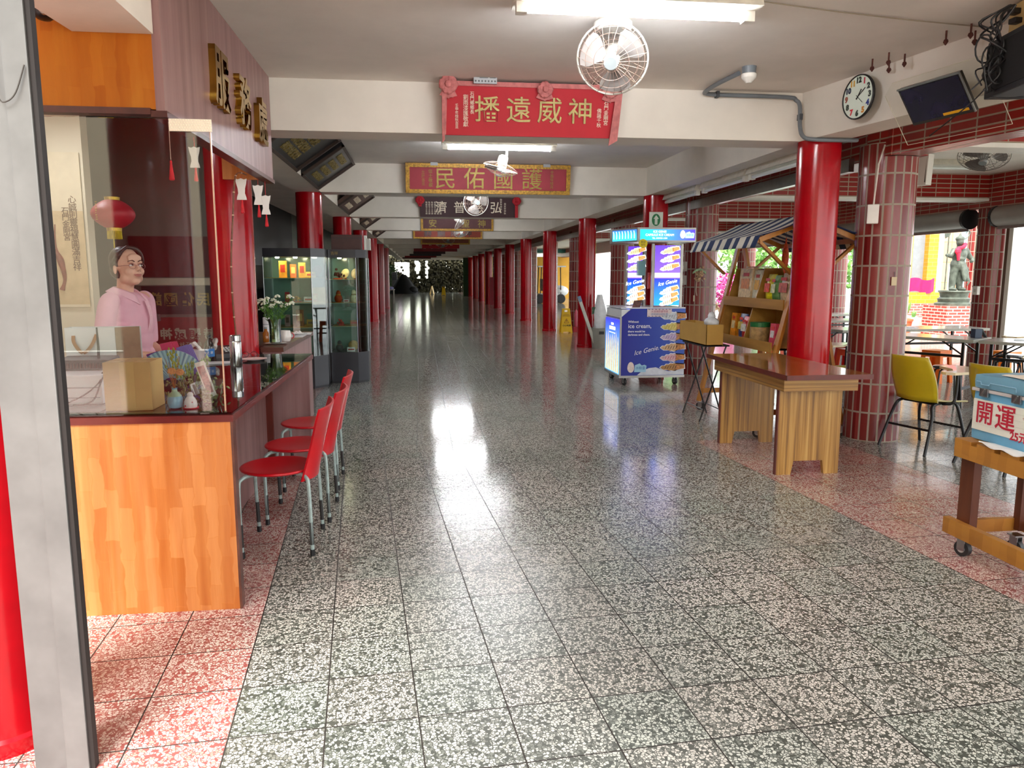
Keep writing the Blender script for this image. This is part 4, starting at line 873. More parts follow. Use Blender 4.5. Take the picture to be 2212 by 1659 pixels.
# goods in the cabinets
def goods(kind,x,y,z,label,col,s=1.0,acc='#c23a2a'):
    t=thing(kind,label,kind.split('_')[-1],(x,y,z)); m=M('goods_'+col[1:],col,.5,var=.12,vs=25); ma=M('goods_'+acc[1:],acc,.5,var=.1,vs=25)
    if 'box' in kind or 'frame' in kind:
        g=G(); g.box((0,0,.11*s),(.10*s,.035,.22*s),bev=.003); g.build('casing',m,t); g=G(); g.box((0,-.019,.12*s),(.06*s,.003,.10*s)); g.build('label_panel',ma,t)
    elif 'plate' in kind:
        g=G(); g.lathe((0,.0,.075*s),[(.07*s,0),(.06*s,.008),(.035*s,.012),(.001,.012)],22,ax=(-.5,-.8,.35)); g.build('dish',m,t,smooth=True); g=G(); g.bar((0,.03,0),(0,.02,.07*s),.03,.01); g.build('stand',ma,t)
    elif 'gourd' in kind or 'figure' in kind:
        g=G(); g.lathe((0,0,0),[(.03*s,0),(.055*s,.03*s),(.055*s,.07*s),(.03*s,.105*s),(.034*s,.13*s),(.022*s,.155*s),(.006,.165*s)],18); g.build('body',m,t,smooth=True); g=G(); g.lathe((0,0,.095*s),[(.034*s,0),(.034*s,.014*s)],18); g.build('red_ribbon',ma,t)
    elif 'coral' in kind:
        rr=random.Random(hash(label)%99); g=G()
        for k in range(14): g.sph((rr.gauss(0,.03*s),rr.gauss(0,.02*s),abs(rr.gauss(.04*s,.025*s))+.01),(.018*s,.015*s,.018*s),6)
        g.build('carving',m,t,smooth=True); g=G(); g.box((0,0,.006),(.11*s,.07*s,.012)); g.build('stand',ma,t)
    elif 'ball' in kind:
        g=G(); g.sph((0,0,.065*s),.062*s,18); g.build('ball',m,t,smooth=True); g=G(); g.lathe((0,0,0),[(.03*s,0),(.024*s,.008)],14); g.build('stand',ma,t)
    else:
        g=G(); g.box((0,0,.035*s),(.12*s,.012,.07*s),R=Matrix.Rotation(-.3,3,'X')); g.build('card',m,t); g=G(); g.box((0,-.008,.036*s),(.09*s,.003,.02*s),R=Matrix.Rotation(-.3,3,'X')); g.build('print_line',ma,t)
    return t
A1,A2,A3=1.4525,1.1325,.8125; B1,B2,B3,B0=1.4325,1.1125,.7925,.432
goods('gift_box',-1.80,10.40,A1,'tall yellow gift box on the top left cabinet shelf','#e8a83c')
goods('gift_box',-1.67,10.42,A1,'slim orange gift box second on the top left shelf','#d9772a',.8,'#f2d070')
goods('gift_box',-1.55,10.38,A1,'tilted yellow gift box third on the top left shelf','#f0c050',.9)
goods('gift_card',-1.43,10.32,A1,'yellow folded card at the right end of the top left shelf','#e9c858',1.1)
goods('glazed_plate',-1.38,10.56,A1,'dark red round plate on the top left shelf','#6a1218',1.2,'#3a1a14')
goods('amulet_box',-1.75,10.36,A2,'red lidded box on the second left shelf','#c02028',.6,'#e6c14a')
goods('carved_coral',-1.62,10.36,A2,'yellow carving on the second left shelf','#c8952e',.9)
goods('name_card',-1.47,10.30,A2,'white card leaning on the second left shelf','#eceae2')
goods('amulet_box',-1.40,10.46,A2,'small bright red box at the right of the second left shelf','#d01f28',.5,'#f0d060')
goods('photo_frame',-1.76,10.36,A3,'pinkish photo frame on the third left shelf','#b08a86',.7,'#6d4a3e')
goods('photo_frame',-1.60,10.36,A3,'taller brown photo frame on the third left shelf','#7b5a3c',1.0,'#c2a15a')
goods('price_card',-1.43,10.32,A3,'mustard picture card on the third left shelf','#a98a3a',1.3,'#5a4a3a')
goods('jade_figure',-1.70,10.36,.44,'small pale figure at the bottom of the left cabinet','#c9c6b4',.7)
goods('crystal_figure',-1.36,10.30,.44,'clear grey figure at the bottom of the left cabinet','#aab6ba',.8,'#8a7a5a')
goods('carved_coral',-1.14,10.86,B1,'dark carving on the top right shelf','#3a1c18',1.1)
goods('shell_plate',-1.04,10.86,B1,'cream shell ring first on the top right shelf','#eed9a0')
goods('shell_plate',-.90,10.86,B1,'cream shell ring second on the top right shelf','#e6d2a8',1.05)
goods('amber_figure',-1.13,10.76,B2,'orange red figure on the second right shelf','#c4501c',1.0,'#e0b02c')
goods('cream_gourd',-.92,10.76,B2,'cream gourd with ribbon on the second right shelf','#eadfb4',1.05,'#b08a4a')
goods('price_card',-1.02,10.70,B2,'white card hanging at the second right shelf','#e6e6e2',.6)
goods('red_coral',-1.10,10.78,B3,'red carved piece on the third right shelf','#c33a22',.8)
goods('price_card',-.92,10.74,B3,'brown flat card on the third right shelf','#9a6a3c')
goods('woven_ball',-.95,10.82,B0,'tan woven ball at the bottom of the right cabinet','#c9a85c',1.15,'#7a5a2c')
goods('price_card',-.97,10.66,B0,'pair of white cards at the bottom of the right cabinet','#e9ece6',.9)
goods('crystal_figure',-1.14,10.80,B0,'dark glass figure at the bottom of the right cabinet','#4a5250',.9,'#8a7a5a')
t=thing('brown_chest','dark brown wooden chest on top of the right cabinet','chest',(-1.05,11.0,1.832))
g=G(); g.bb(-.17,.24,-.10,.10,0,.21,bev=.006); g.build('body',M('chest_brown','#4a2a24',.5,var=.1),t)
g=G(); g.bb(-.172,.242,-.102,.102,.16,.165); g.build('lid_line',BLK,t)
t=thing('white_unit','small white box unit beside the brown chest on the right cabinet','box',(-.83,11.0,1.832))
g=G(); g.bb(.06,.09,-.1,.1,0,.2); g.build('side_plate',WP,t); g=G(); g.bb(-.0+.09,.14,-.1,.1,0,.16,bev=.004); g.build('case',M('unit_grey_white','#bdbcb4',.5,var=0),t)
t=thing('dark_door','black double door of the closed shop left of the display cabinets','door',(-2.95,9.3,0),.0)
for k in range(2):
    g=G(); g.bb(-.02,.02,-.8+.8*k,-.01+.8*k,0,2.3); o=g.build('door_leaf',M('door_black','#141315',.45,var=0),t); g=G(); g.bb(.02,.03,-.7+.8*k,-.1+.8*k,1.2,2.15); g.build('door_pane',M('door_pane','#2c2d2e',.15,var=0),o)
g=G(); g.bb(.02,.026,-.5,-.38,1.32,1.5); g.build('paper_notice',M('notice_dim','#8f8d86',.6,var=0),t)
# dark shopfronts
for k,(y0,y1,lab) in enumerate(((10.6,11.5,'dark framed door window behind the left red column'),(11.8,12.8,'second dark framed window farther along the shops'),(13.4,15.0,'third dark framed window along the shops'))):
    t=thing('shopfront_window',lab,'window',(-3.2,(y0+y1)/2,.9),0,'dark shopfront windows'); L=y1-y0
    g=G(); 
    for a,b,c,d in ((-L/2,L/2,0,.08),(-L/2,L/2,1.6,1.7),(-L/2,-L/2+.07,0,1.7),(L/2-.07,L/2,0,1.7),(-.04,.04,0,1.7)): g.bb(0,.05,a,b,c,d)
    g.build('frame',DK2,t)
    g=G(); g.bb(.005,.02,-L/2,L/2,.5,1.65); g.build('blind_panel',M('blind_grey','#59574f',.7,var=.1),t)
t=thing('drawer_unit','small grey drawer unit in the dark shop','drawers',(-2.62,12.75,1.28))
g=G(); g.bb(-.2,.2,-.22,.22,0,.36,bev=.01); g.build('casing',M('drawer_casing','#7d7c74',.5,var=.03),t)
for k in range(3):
    g=G(); g.bb(.2,.212,-.2,.2,.02+.115*k,.125+.115*k,bev=.004); d=g.build('drawer',M('drawer_front','#8f8d82',.4,var=0),t)
    g=G(); g.bb(.212,.22,-.05,.05,.06+.115*k,.07+.115*k); g.build('handle',BLK,d)
t=thing('dark_cupboard','black cupboard standing in the dark shop','cupboard',(-2.68,12.75,0))
g=G(); g.bb(-.3,.28,-.6,.6,.05,1.28,bev=.01); g.build('body',DK2,t); g=G(); g.bb(-.27,.25,-.55,.55,0,.05); g.build('plinth',BLK,t)
# red chairs
CR=M('chair_red_plastic','#c4101e',.28,var=.03,vs=4,coat=.15); LEG=M('chair_leg_grey','#9fb0ac',.4,.3,var=.1,vs=30); CHP=M('chipped_black','#2a2827',.6,var=.1,vs=40)
def redchair(x,y,label):
    t=thing('red_chair',label,'chair',(x,y,0),0,'red plastic chairs at the counter')
    g=G()
    g.lathe((0,0,0),[(.001,.425),(.10,.428),(.185,.434),(.205,.442),(.208,.449),(.203,.4535),(.19,.4535),(.12,.447),(.05,.443),(.001,.442)],36,sx=.985,sy=1.03); g.build('seat',CR,t,smooth='all')
    def back(u,v):
        z=.40+.40*v; h=.205-.075*sin(pi*min(1,v*1.25))**.8*1.0+.02*v; yy=(u-.5)*2*h; x=.205+.075*v+.02*v*v-.055*((u-.5)*2)**2*(1-.25*v)
        return (x,yy,z-.03*((u-.5)*2)**2*(1-v)*0+.012*(1-v)*abs(u-.5))
    g=G(); g.grid(back,14,12,th=-.012); g.build('backrest',CR,t,smooth=True)
    for sx,sy in ((-1,-1),(-1,1),(1,-1),(1,1)):
        fx=-.165 if sx<0 else .20; fy=sy*.215
        top=(-.10,sy*.12,.432) if sx<0 else (.12,sy*.12,.432)
        knee=(-.155,sy*.18,.425) if sx<0 else (.175,sy*.185,.425)
        kn2=(-.172,sy*.20,.36) if sx<0 else (.19,sy*.198,.36)
        pts=smooth_path([top,knee,kn2,(fx,fy,.02)],5); g=G(); g.tube(pts,.0105,8); l=g.build('leg',LEG,t,smooth=True)
        a=V(*kn2);b=V(fx,fy,.02); g=G(); g.tube([a.lerp(b,.52),a.lerp(b,.88)],.0112,8); g.build('bare_metal',CHP,l)
        g=G(); g.lathe((fx,fy,0),[(.012,0),(.014,.004),(.0135,.035)],10); g.build('rubber_foot',BLK,l)
    g=G(); g.tube([(-.10,-.12,.428),(-.10,.12,.428)],.009,8); g.tube([(.12,-.12,.428),(.12,.12,.428)],.009,8); g.build('under_frame',LEG,t)
    return t
c=redchair(-.80,4.215,'nearest red plastic chair in the row at the counter')
dup(c,(-.775,4.765,0),.0,'middle red plastic chair in the row at the counter')
dup(c,(-.80,5.47,0),.02,'farthest red plastic chair in the row at the counter')
# ================================================================ WOMAN BEHIND THE COUNTER
def fuse(name,g,vox,mat,parent,sm=4,mtx=None):
    o=g.build(name,mat,None,smooth='all'); md=o.modifiers.new('r','REMESH'); md.mode='VOXEL'; md.voxel_size=vox; md.use_smooth_shade=True
    s=o.modifiers.new('s','SMOOTH'); s.factor=.5; s.iterations=sm
    me=bpy.data.meshes.new_from_object(o.evaluated_get(bpy.context.evaluated_depsgraph_get())); me.name=name; bpy.data.objects.remove(o); me.materials.clear(); me.materials.append(mat)
    for p in me.polygons: p.use_smooth=True; p.material_index=0
    if mtx is not None: me.transform(mtx)
    n=bpy.data.objects.new(name,me); COL.objects.link(n); n.parent=parent; return n
SKIN=M('skin_tone','#dcb09a',.5,var=.03,vs=14); HAIR=M('hair_dark_brown','#2c1f1b',.42,var=.25,vs=40); SHIRT=M('shirt_pink','#e6b4c4',.8,var=.03,vs=8); TROU=M('trousers_dark','#23242b',.8,var=.05)
wom=thing('person','woman with glasses in a pink collared shirt standing behind the counter','person',(-1.81,5.0,0),radians(78))
hd=Matrix.Translation((0,-.012,1.535))@Matrix.Rotation(radians(-24),4,'Z')@Matrix.Rotation(radians(-9),4,'X')
hdi=hd
g=G(); g.T=hd
g.sph((0,.018,.045),(.074,.090,.088),24); g.sph((0,-.022,-.03),(.063,.066,.08),20); g.sph((0,-.05,-.088),(.03,.028,.022),12)
for s in (-1,1):
    g.sph((s*.034,-.055,-.028),(.03,.03,.03),12); g.sph((s*.045,-.015,-.065),(.024,.04,.03),12)
    g.sph((s*.077,.018,-.005),(.010,.020,.031),12,R=Matrix.Rotation(s*.35,3,'Z')); g.sph((s*.03,-.078,.026),(.022,.012,.008),10); g.sph((s*.010,-.096,-.027),(.008,.008,.006),8)
g.tube([(0,-.080,.015),(0,-.096,-.01),(0,-.107,-.026)],[.008,.010,.011],10); g.sph((0,-.084,-.055),(.026,.012,.016),12); g.sph((0,-.078,.05),(.05,.012,.03),12)
g.T=Matrix()
g.tube([(0,.028,1.33),(0,.018,1.40),(0,.008,1.47)],[.058,.049,.05],16)
# trunk, legs, arms as one surface
def ell(c,r): g.sph(c,r,20)
ell((0,.0,1.255),(.155,.098,.13)); ell((0,.01,1.335),(.15,.075,.055)); ell((0,-.005,1.10),(.135,.098,.13)); ell((0,.0,.95),(.158,.112,.12)); ell((0,.01,.86),(.155,.115,.08))
for s in (-1,1): ell((s*.055,-.05,1.20),(.06,.035,.06))
arms={-1:[(-.155,.0,1.345),(-.195,.005,1.325),(-.225,.015,1.20),(-.235,.02,1.06),(-.20,-.08,1.02),(-.13,-.235,1.005)],1:[(.155,.0,1.345),(.195,.005,1.325),(.225,.02,1.20),(.235,.03,1.06),(.215,-.07,.99),(.15,-.22,.955)]}
for s,p in arms.items():
    g.tube(smooth_path(p,4),[.05,.05,.05,.05,.05,.049,.047,.046,.044,.042,.041,.040,.040,.038,.037,.036,.034,.031,.028,.026,.025],14)
    w=V(*p[-1]); d=(w-V(*p[-2])).normalized(); sd=V(-d.y,d.x,0).normalized(); upv=d.cross(sd)*-1
    g.sph(w+d*.045,(.036,.036,.015),12,R=Matrix((sd,d,sd.cross(d))).transposed())
    for k,(off,L) in enumerate(((-.026,.058),(-.009,.068),(.009,.064),(.025,.05))):
        b=w+d*.07+sd*off; g.tube([b,b+d*L*.5+V(0,0,-.006),b+d*L*.85+V(0,0,-.02)],[.0095,.009,.0075],8)
    b=w+d*.025-sd*(.03*s); g.tube([b,b-sd*.02*s+d*.02+V(0,0,-.008),b-sd*.024*s+d*.048+V(0,0,-.018)],[.012,.010,.008],8)
for s in (-1,1):
    g.tube([(s*.085,.01,.86),(s*.088,.005,.66),(s*.085,0,.47),(s*.085,.02,.28),(s*.085,.02,.08)],[.088,.075,.055,.05,.036],16); g.sph((s*.088,-.05,.035),(.042,.11,.035),14)
fuse('body',g,.0062,SKIN,wom,3)
# shirt
g=G()
for c,r in (((0,.0,1.255),(.170,.113,.14)),((0,.012,1.335),(.160,.088,.062)),((0,-.005,1.10),(.152,.114,.14)),((0,.0,.97),(.176,.128,.13))): g.sph(c,r,22)
g.sph((0,-.055,1.19),(.135,.073,.12),16)
for s in (-1,1): g.sph((s*.055,-.07,1.20),(.07,.045,.085),14)
for s,p in arms.items(): g.tube(smooth_path(p[:4],4),[.05,.052,.054,.055,.056,.057,.057,.058,.059,.060,.061,.062,.060],16)
for k in range(7):
    a=k*.9; g.tube([(-.20+.01*k,-.05+.01*k,1.12+.02*k),(-.18+.03*k,-.09,1.16+.015*k)],[.012,.006],6)
sh=fuse('shirt',g,.008,SHIRT,wom,3)
g=G()
def collar(u,v):
    fr=(abs(u-.5)*2)**3
    if v<.35: q=v/.35; r=.058+.006*q; zz=1.39+.035*q-.05*fr
    else: q=(v-.35)/.65; r=.064+.048*q; zz=1.425-.028*q-.035*fr*q-.05*fr
    return (sin((u-.5)*2*pi*.86)*r*1.05, cos((u-.5)*2*pi*.86)*r*.95+.018-.03*(abs(u-.5)*2)**3, zz)
g.grid(collar,30,8,th=.004); g.build('collar',M('collar_pink','#edc0cd',.8,var=.02),wom,smooth='all')
g=G(); g.grid(lambda u,v:((u-.5)*.03,-.108-.027*sin(pi*min(1,max(0,v)))-.004,1.335-.20*v),2,8,th=.004); pk=g.build('button_placket',M('collar_pink','#edc0cd',.8),wom)
g=G()
for k in range(3): g.sph((0,-.128-.012*(k==1),1.30-.055*k),(.005,.003,.005),8)
g.build('button',M('button_pale','#f3dfe4',.3,var=0),pk)
g=G(); g.sph((0,.0,.93),(.168,.122,.10),18)
for s in (-1,1): g.tube([(s*.085,.01,.90),(s*.09,.005,.66),(s*.088,0,.47),(s*.087,.02,.28),(s*.087,.02,.07)],[.098,.088,.07,.064,.06],16)
fuse('trousers',g,.012,TROU,wom,3)
for s in (-1,1):
    g=G(); g.sph((s*.088,-.05,.036),(.048,.122,.036),14); g.build('shoe',BLK,wom,smooth=True)
# hair
g=G(); g.T=hd
g.sph((0,.036,.054),(.081,.088,.090),24); g.sph((0,.06,.0),(.074,.065,.07),18)
for s in (-1,1): g.sph((s*.066,.034,.028),(.020,.042,.045),12)
g.sph((0,.128,.0),(.036,.036,.04),14)
for k in range(6): g.tube(smooth_path([(-.02+.006*k,-.045-.003*k,.125-.002*k),(.03+.004*k,-.066,.112-.004*k),(.066+.001*k,-.052,.072-.006*k),(.077,-.02,.03-.004*k),(.074,.02,.0)],4),.011,8)
for k in range(4): g.tube(smooth_path([(-.015,-.042,.126),(-.05,-.045+.006*k,.10),(-.074,-.015+.008*k,.055),(-.076,.03,.02)],4),.010,8)
fuse('hair',g,.006,HAIR,wom,2)
# face details
def fp(n,m): 
    g.T=Matrix(); return g.build(n,m,wom,smooth='all')
WHT=M('eye_white','#e9e4e0',.2,var=0); IRIS=M('iris_dark','#1d1310',.15,var=0); LIP=M('lip_rose','#b5736c',.4,var=0); BROW=M('brow_brown','#4a332c',.7,var=0)
for s in (-1,1):
    g=G(); g.T=hd; g.sph((s*.0305,-.0775,.006),(.0150,.0095,.0068),14); e=fp('eye',WHT)
    g=G(); g.T=hd; g.sph((s*.0305+.002,-.0838,.0075),(.0062,.0035,.0062),12); i=fp('iris',IRIS); i.parent=e
    g=G(); g.T=hd; g.tube(smooth_path([(s*.0145,-.080,.004),(s*.022,-.0875,.0125),(s*.032,-.087,.0140),(s*.047,-.078,.0065)],4),.0017,6); fp('upper_eyelid',BROW)
    g=G(); g.T=hd; g.tube(smooth_path([(s*.012,-.089,.026),(s*.028,-.0915,.034),(s*.050,-.078,.028)],4),[.0032]*5+[.0024]*4,6); fp('eyebrow',BROW)
    g=G(); g.T=hd; g.sph((s*.0085,-.1035,-.034),(.0034,.003,.0022),8); fp('nostril',M('nostril_dark','#6b3f35',.8,var=0))
g=G(); g.T=hd; g.tube(smooth_path([(-.026,-.083,-.0535),(-.010,-.0955,-.0525),(0,-.0965,-.0545),(.010,-.0955,-.0525),(.026,-.083,-.0535)],4),[.0018]+[.0034]*15+[.0018],6); fp('upper_lip',LIP)
g=G(); g.T=hd; g.tube(smooth_path([(-.022,-.085,-.057),(0,-.0955,-.0625),(.022,-.085,-.057)],5),[.0018]+[.0042]*9+[.0018],6); fp('lower_lip',LIP)
g=G(); g.T=hd
for s in (-1,1):
    g.tube([(s*.0325+cos(a)*.0215,-.0965+abs(s*.0325+cos(a)*.0215)*.10,-.001+sin(a)*.0165) for a in [k*2*pi/20 for k in range(20)]],.0011,6,closed=True); g.tube([(s*.054,-.091,.004),(s*.075,-.06,.006),(s*.082,.01,.01)],.0012,5)
g.tube([(-.012,-.096,.002),(0,-.100,.005),(.012,-.096,.002)],.0012,5); fp('spectacles',M('spectacle_rose','#a8757a',.3,.5,var=0))
# ================================================================ RIGHT: DESK, COOLER, CANTEEN FURNITURE
ZW=wood('zebra_laminate','#5e3a14','#a87a36','#c9a15c',(42,42,.8),.35)
ZWH=wood('zebra_laminate_flat','#5e3a14','#a87a36','#c9a15c',(.8,.8,60),.35)
DTOP=wood('desk_top_wood','#7a4a1c','#8f5c26','#a06a30',(14,.9,14),.16,coat=.4); DEDGE=M('desk_edge_red','#5f1e10',.35,var=.12,vs=12)
t=thing('wooden_desk','wooden side desk with zebra grain and notched panel legs','desk',(0,0,0))
g=G(); g.bb(2.555,3.205,5.02,6.52,.757,.79,bev=.004); g.build('top',DTOP,t)
g=G(); g.bb(2.55,2.555,5.015,6.525,.755,.791); g.bb(2.551,3.208,5.015,5.02,.755,.791); g.build('top_edge',DEDGE,t)
g=G(); g.bb(2.60,2.62,5.14,6.46,.655,.757); g.bb(2.62,3.17,5.14,5.16,.655,.757); g.bb(3.15,3.17,5.16,6.46,.655,.757); g.build('apron',ZWH,t)
for y,n in ((5.27,''),(6.36,'')):
    P=[(0,0),(.115,0),(.135,.105),(.365,.105),(.38,0),(.495,0),(.495,.66),(0,.66)]
    g=G(); g.prism(P,(2.635,y,0),(1,0,0),(0,0,1),-.035); o=g.build('panel_leg',ZW,t)
    g=G(); g.bb(2.628,2.636,y,y+.036,0,.655); g.build('edge_band',DEDGE,o)
# cooler cart
PINE=wood('cart_pine','#8a5518','#a86d24','#bd8434',(5,.7,9),.45,patch=True); DPINE=wood('cart_leg_brown','#4a2110','#5c2c15','#6e3a1e',(9,9,1.2),.4); CSTR=M('caster_rubber','#2b2b2c',.5,var=0)
def caster(parent,x,y,h=.10,r=.04,wm=None,rz=0,wd=.03):
    g=G(); g.bb(x-.03,x+.03,y-.03,y+.03,h-.008,h); 
    R=Matrix.Rotation(rz,3,'Z'); 
    for s in (-1,1): g.box(V(x,y,h-.008-(h-r)/2)+R@V(s*wd*.7,0,0),(.004,r*1.0,h-r),R=R)
    f=g.build('caster',CHROME,parent)
    g=G(); d=R@V(1,0,0); g.cyl(V(x,y,r)-d*wd/2,V(x,y,r)+d*wd/2,r,n=18); g.build('wheel',wm or CSTR,f,smooth=True)
    g=G(); g.cyl(V(x,y,r)-d*(wd/2+.004),V(x,y,r)+d*(wd/2+.004),r*.5,n=14); g.build('hub',M('hub_grey','#c2c2bd',.4,.3,var=0),f)
t=thing('wooden_cart','rough wooden cart on casters carrying the blue cooler','cart',(0,0,0))
g=G(); g.bb(2.80,2.84,2.95,3.62,.545,.625,bev=.003); g.bb(2.84,3.22,3.57,3.61,.545,.625,bev=.003); g.bb(3.22,3.26,2.95,3.61,.545,.625); g.build('top_rail',PINE,t)
g=G(); 
for k in range(4): g.bb(2.80,3.26,3.5-.16*k,3.62-.16*k,.625,.643)
g.build('deck_slats',PINE,t)
for x,y in ((2.862,3.56),(3.2,3.56),(2.862,3.0),(3.2,3.0)):
    g=G(); g.bb(x-.022,x+.022,y-.048,y+.048,.14,.62) if x<3 else g.bb(x-.048,x+.022,y-.022,y+.022,.14,.62); g.build('post',DPINE,t)
g=G(); g.bb(2.80,2.838,2.9,3.66,.115,.20,bev=.003); g.bb(2.884,3.18,3.575,3.605,.13,.20); g.bb(3.222,3.26,2.9,3.66,.115,.20); g.build('lower_rail',PINE,t)
for x,y in ((2.87,3.58),(3.16,3.56),(2.87,2.98),(3.16,2.98)): caster(t,x,y,.115,.042,rz=.3)
BLU=M('cooler_blue','#66a3c4',.4,var=.07,vs=5); BLD=M('cooler_lid_blue','#6b9ab0',.45,var=.05,vs=5); PANEL=M('cooler_panel','#dcdccf',.5,var=.03,vs=6); REDM=M('marker_red','#b3122f',.6,var=0)
t=thing('cooler_box','blue picnic cooler with white panel and red handwriting','cooler',(2.87,3.60,.645),0)
def rbox(g,x0,x1,y0,y1,z0,z1,b): 
    g.box(((x0+x1)/2,(y0+y1)/2,(z0+z1)/2),(x1-x0,y1-y0,z1-z0),bev=b)
g=G(); rbox(g,0,.34,-.60,0,0,.262,.022); g.build('body',BLU,t,smooth=True)
g=G(); rbox(g,-.004,.344,-.604,.004,.268,.345,.03); g.build('lid',BLD,t,smooth=True)
g=G(); g.bb(-.008,.346,-.605,.006,.255,.270); g.build('seal_strip',M('cooler_seal','#bfb9b6',.5,var=0),t)
g=G(); g.bb(-.006,.001,-.585,-.012,.055,.215); o=g.build('label_panel',PANEL,t)
g=G()
for k in range(4): g.bb(-.0068,-.0058,-.585,-.012,.085+.032*k,.0858+.032*k)
g.build('panel_line',M('panel_line','#b9b9ac',.6,var=0),o)
for y in (-.085,-.30):
    g=G(); g.bb(-.016,-.003,y-.028,y+.028,.232,.275,bev=.003); o=g.build('latch',CHROME,t); g=G(); g.bar((-.02,y+.012,.236),(-.018,y-.012,.272),.008,.006); g.build('latch_lever',STL,o)
g=G(); g.tube([(-.006,.0-.02,.305),(-.006,-.05,.305),(-.007,-.055,.292),(-.007,-.11,.292),(-.006,-.115,.305),(-.006,-.285,.305),(-.007,-.29,.285)],.0025,5); g.build('wire_handle',M('handle_blue','#8fb8cf',.4,var=0),t)
RT=Matrix(((0,0,-1,0),(-1,0,0,0),(0,1,0,0),(0,0,0,1)))
def facet(px,y,z): return Matrix.Translation((px,y,z))@RT
for ch,y,z,s in (('開',-.095,.142,.125),('運',-.235,.138,.135),('食',-.40,.142,.115),('品',-.52,.142,.10)): txt('handwritten_character',ch,s,REDM,t,ext=.0008,off=.0012,mtx=facet(-.0075,y,z))
txt('handwritten_price','25元',.056,REDM,t,ext=.0008,off=.0012,mtx=facet(-.0075,-.33,.068))
g=G(); g.grid(lambda a,b:(.02+.24*a+.01*sin(b*9),-.55+.4*b+.01*sin(a*7),.352+.006*sin(a*11)*sin(b*13)),10,10,th=.002); o=g.build('crumpled_sheet',M('sheet_cream','#e9dfcf',.7,var=.03)); o.location=(2.87,3.60,.645); tag(o,'cream paper sheet lying on the cooler lid','paper')
g=G(); g.grid(lambda a,b:(-.03+.09*a,-.62+.50*b,.004+.008*sin(b*21)*(1-a)+.01*(1-a)*abs(sin(b*5))),6,24,th=.006); o=g.build('white_rag',M('rag_white','#eeeeea',.9,var=.03)); o.location=(2.815,3.55,.647); tag(o,'white cloth rag under the front edge of the cooler','rag')
# tablet arm school chairs
YEL=M('chair_yellow','#c2ac1c',.35,var=.05,vs=4,coat=.2); CREAM=M('chair_cream_edge','#d6cc9c',.4,var=.04); BLM=M('black_tube','#161618',.4,.2,var=0); TABW=M('tablet_wood','#d9c7a2',.25,var=.06,vs=10,coat=.3)
def schoolchair(loc,rz,label):
    """faces +x"""
    t=thing('school_chair',label,'chair',loc,rz,'yellow tablet arm chairs')
    def shell(u,v):
        s=(u-.5)*2
        if v<.5:
            q=v/.5; x=.21-.40*q; z=.435-.02*sin(pi*q)-.0*s; y=s*(.205-.01*q); z+=.03*s*s-(.035*(1-q)**3)
        else:
            q=(v-.5)/.5; x=-.19-.11*q+.05*s*s*(1-.3*q); z=.435+.02*min(1,q*6)+.36*q; y=s*(.195+.02*sin(pi*q)-.02*q*q)
        return (x,y,z)
    g=G(); g.grid(shell,14,22,th=.008); g.build('shell',YEL,t,smooth='all')
    g=G(); edge=[shell(0,k/22) for k in range(23)]+[shell(k/14,1) for k in range(1,15)]+[shell(1,1-k/22) for k in range(1,23)]; g.tube([V(*p)+V(0,0,-.004) for p in edge],.007,6); g.build('edge_roll',CREAM,t)
    for s in (-1,1):
        g=G(); g.tube(smooth_path([(.22,s*.23,.0),(.15,s*.2,.28),(.13,s*.17,.39),(.08,s*.16,.415),(-.1,s*.16,.415),(-.17,s*.17,.39),(-.2,s*.2,.28),(-.29,s*.23,.0)],4),.0125,8); g.build('leg_loop',BLM,t,smooth=True)
    g=G(); g.tube([(.08,-.16,.41),(.08,.16,.41)],.011,8); g.tube([(-.1,-.16,.41),(-.1,.16,.41)],.011,8); g.tube([(-.22,-.205,.2),(-.22,.205,.2)],.01,8); g.tube([(.165,-.205,.2),(.165,.205,.2)],.01,8); g.build('cross_bar',BLM,t)
    g=G()
    for k in range(12): y=-.19+.0345*k; g.tube([(-.22,y,.2),(.165,y,.2)],.0025,4)
    g.build('book_rack',BLM,t)
    g=G(); g.tube(smooth_path([(-.05,-.17,.415),(-.02,-.24,.43),(.0,-.25,.5),(.0,-.25,.67)],4),.0125,8); g.build('arm_post',BLM,t,smooth=True)
    g=G(); P=[(-.14,-.20),(-.10,-.255),(.12,-.265),(.34,-.24),(.41,-.12),(.40,.10),(.34,.16),(.22,.14),(.12,-.06),(.02,-.14),(-.12,-.14)]; g.prism(P,(0,-.05,.675),(1,0,0),(0,1,0),.022); g.build('tablet_arm',TABW,t)
    return t
sc=schoolchair((4.36,6.0,0),.28,'yellow tablet arm chair beside the big tiled column')
dup(sc,(4.55,5.28,0),.15,'yellow tablet arm chair mostly hidden behind the cooler')
dup(sc,(5.0,8.1,0),2.9,'yellow chair seen between the red desk column and the tiled column')
dup(sc,(7.85,8.8,0),2.2,'yellow chair half hidden behind the nearest folding table')
